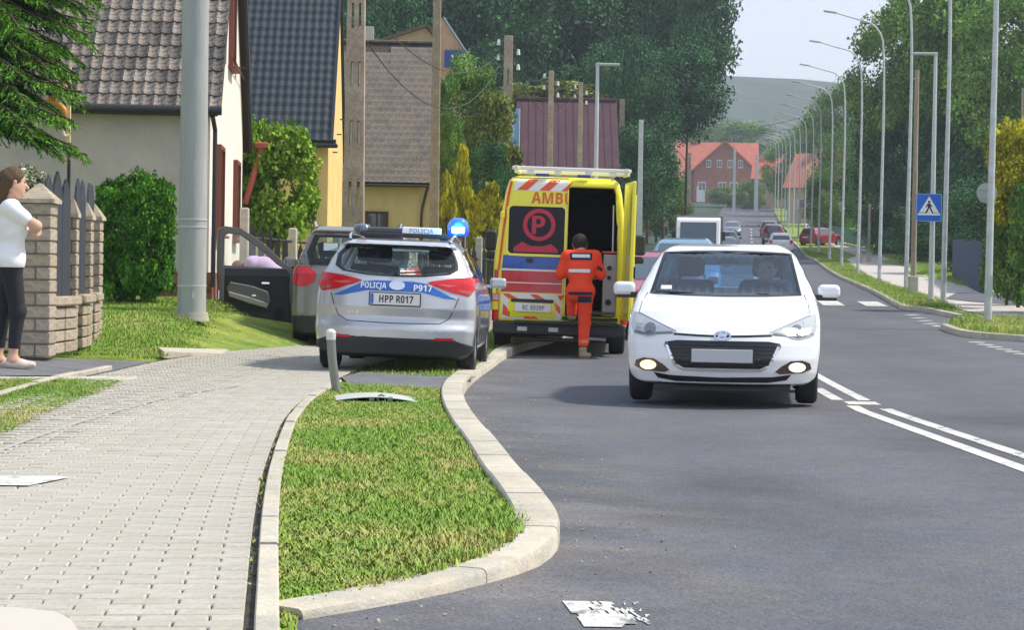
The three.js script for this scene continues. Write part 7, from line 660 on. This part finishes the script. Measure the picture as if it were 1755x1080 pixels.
tree('garden_bush', 'bright green leafy bush between white and yellow house', 'shrub', undefined, 468, 318, 40, 0.88, 1.25, { kind: 'bushy', make: bushy }); tree('garden_bush', 'smaller bright bush leaning against the white gable', 'shrub', undefined, 430, 275, 40.5, 0.5, 0.8, { kind: 'bushy', v: 1, make: bushy });
tree('garden_bush', 'tall green bush left of the insulator pole', 'shrub', undefined, 798, 195, 72, 1.3, 2.05, { kind: 'mid', v: 1, make: mid }); tree('garden_bush', 'olive bush top behind the slate house pole', 'shrub', undefined, 845, 250, 70, 0.9, 1.7, { kind: 'olive', make: olive }); tree('garden_bush', 'dark shrub behind the yellow conifers', 'shrub', undefined, 838, 305, 66, 0.9, 1.2, { kind: 'big', v: 2, make: big }); tree('garden_bush', 'green shrub right of the weathered twin pole', 'shrub', undefined, 768, 270, 68, 0.5, 1.5, { kind: 'mid', v: 2, make: mid }); tree('garden_bush', 'light hedge top above the maroon roof', 'shrub', undefined, 965, 165, 128, 2.8, 0.9, { kind: 'olive', v: 1, make: olive }); tree('garden_bush', 'light hedge top left of the maroon roof', 'shrub', undefined, 900, 165, 127, 1.6, 0.9, { kind: 'olive', v: 2, make: olive });
tree('yellow_conifer', 'tallest yellow conifer behind the police beacon', 'conifer', 'yellow conifers on the left', 791, 335, 60, 0.5, 1.25, { kind: 'gold', make: gold }); tree('yellow_conifer', 'slim yellow conifer directly above the police beacon', 'conifer', 'yellow conifers on the left', 766, 352, 59, 0.32, 0.95, { kind: 'gold', v: 1, make: gold }); tree('yellow_conifer', 'yellow conifer next to the ambulance', 'conifer', 'yellow conifers on the left', 838, 362, 58, 0.6, 0.8, { kind: 'gold', v: 1, make: gold, turn: 2 }); tree('yellow_conifer', 'low yellow conifer between the two taller ones', 'conifer', 'yellow conifers on the left', 812, 385, 58, 0.4, 0.7, { kind: 'gold', make: gold, turn: 1 });
tree('golden_thuja', 'golden thuja at the right edge of the picture', 'conifer', 'conifers at the right edge', 1748, 292, 54, 0.9, 1.35, { kind: 'goldHull', make: (v) => crown(650, 30000, 220, 0.085, [1, 1, 1], GOLD, { clump: 0.2, hull: true, slim: 0.3, prof: (u) => 0.9 / Math.sqrt(Math.max(0.25, 1 - u * u)) }), turn: 1 }); tree('green_thuja', 'dark green thuja below the golden one', 'conifer', 'conifers at the right edge', 1726, 415, 56, 0.75, 1.5, { kind: 'darkThuja', make: darkThuja }); tree('green_thuja', 'dark green thuja at the lower right edge', 'conifer', 'conifers at the right edge', 1772, 415, 52, 0.75, 1.7, { kind: 'darkThuja', v: 1, make: darkThuja });
tree('low_hedge', 'dark hedge below the trees behind the green fence', 'hedge', 'hedges behind the right pavement', 1535, 390, 140, 2.6, 1.9, { kind: 'big', v: 3, make: big }); tree('low_hedge', 'dark hedge left of the blue fence', 'hedge', 'hedges behind the right pavement', 1605, 395, 118, 2.8, 1.9, { kind: 'big', v: 1, make: big }); tree('low_hedge', 'dark hedge behind the blue fence', 'hedge', 'hedges behind the right pavement', 1672, 385, 100, 2.6, 2.2, { kind: 'big', v: 2, make: big });
tree('flowering_shrub', 'pale flowering shrub behind the stone fence', 'shrub', undefined, 45, 318, 23.5, 0.22, 0.22, { kind: 'flower', make: (v) => crown(700, 2500, 30, 0.2, [1, 1, 1], [[0.10, 0.18, 0.04], [0.62, 0.62, 0.5]], { clump: 0.3 }) });
{ // spruce: drooping boughs with needle sprays, trunk beyond the left edge
  const g = thing('spruce_tree', 'dark green spruce with drooping boughs at the top left', 'tree'), d = 20.5, base = at(-100, 500, d); g.position.set(base.x, 0.25, -d); const r = rng(811), pos = [], cl = [], stems = []; const v = (p, c) => { pos.push(p.x, p.y, p.z); cl.push(...c); };
  for (let k = 0; k < 230; k++) {
    const y = 2.28 + k * 0.02 + r() * 0.1, a = (r() - 0.5) * 1.9 + (k % 5 === 0 ? (r() - 0.5) * 3 : 0), L = (1.38 + (y - 2.28) * 0.11) * (0.75 + r() * 0.3), dir = V3(Math.cos(a), 0, -Math.sin(a)), pts = []; for (let i = 0; i <= 10; i++) { const t = i / 10; pts.push(V3(dir.x * L * t, y + 0.22 * t - 0.75 * t * t * (0.6 + r() * 0.1), dir.z * L * t)); } stems.push(new THREE.TubeGeometry(new THREE.CatmullRomCurve3(pts), 10, 0.012, 5));
    for (let i = 2; i < 60; i++) { const t = i / 60, f = t * 10, i0 = Math.min(9, Math.floor(f)), p = pts[i0].clone().lerp(pts[i0 + 1], f - i0), sd = i % 2 ? 1 : -1, tl = 0.34 * (1 - t * 0.55) * (0.6 + r() * 0.6), tw = V3(-dir.z * sd, -0.55 - r() * 0.5, dir.x * sd).addScaledVector(dir, 0.7).normalize(); const tone = 0.55 + r() * 0.7, young = t > 0.72 ? 1 : 0; for (let m = 0; m < 15; m++) { const q = p.clone().addScaledVector(tw, tl * m / 15), nd = V3(r() - 0.5, r() - 0.6, r() - 0.5).addScaledVector(tw, 0.8).normalize(), l = 0.05 + r() * 0.035, e = q.clone().addScaledVector(nd, l), w = V3(r() - 0.5, r() - 0.5, r() - 0.5).normalize().multiplyScalar(0.0085); const c = young && r() < 0.7 ? [0.15 * tone, 0.34 * tone, 0.03 * tone] : [0.03 * tone, 0.10 * tone, 0.03 * tone]; v(q.clone().sub(w), c); v(q.clone().add(w), c); v(e, c); } }
  }
  const ng = new THREE.BufferGeometry(); ng.setAttribute('position', new THREE.Float32BufferAttribute(pos, 3)); ng.setAttribute('color', new THREE.Float32BufferAttribute(cl, 3)); ng.computeVertexNormals(); part('needles', ng, leafMat, g); part('boughs', merge(stems), bark, g); part('trunk', bar(V3(0, -0.3, 0), V3(0, 9, 0), 0.17, 0.06, 14), bark, g);
}
renderer.render(scene, camera);
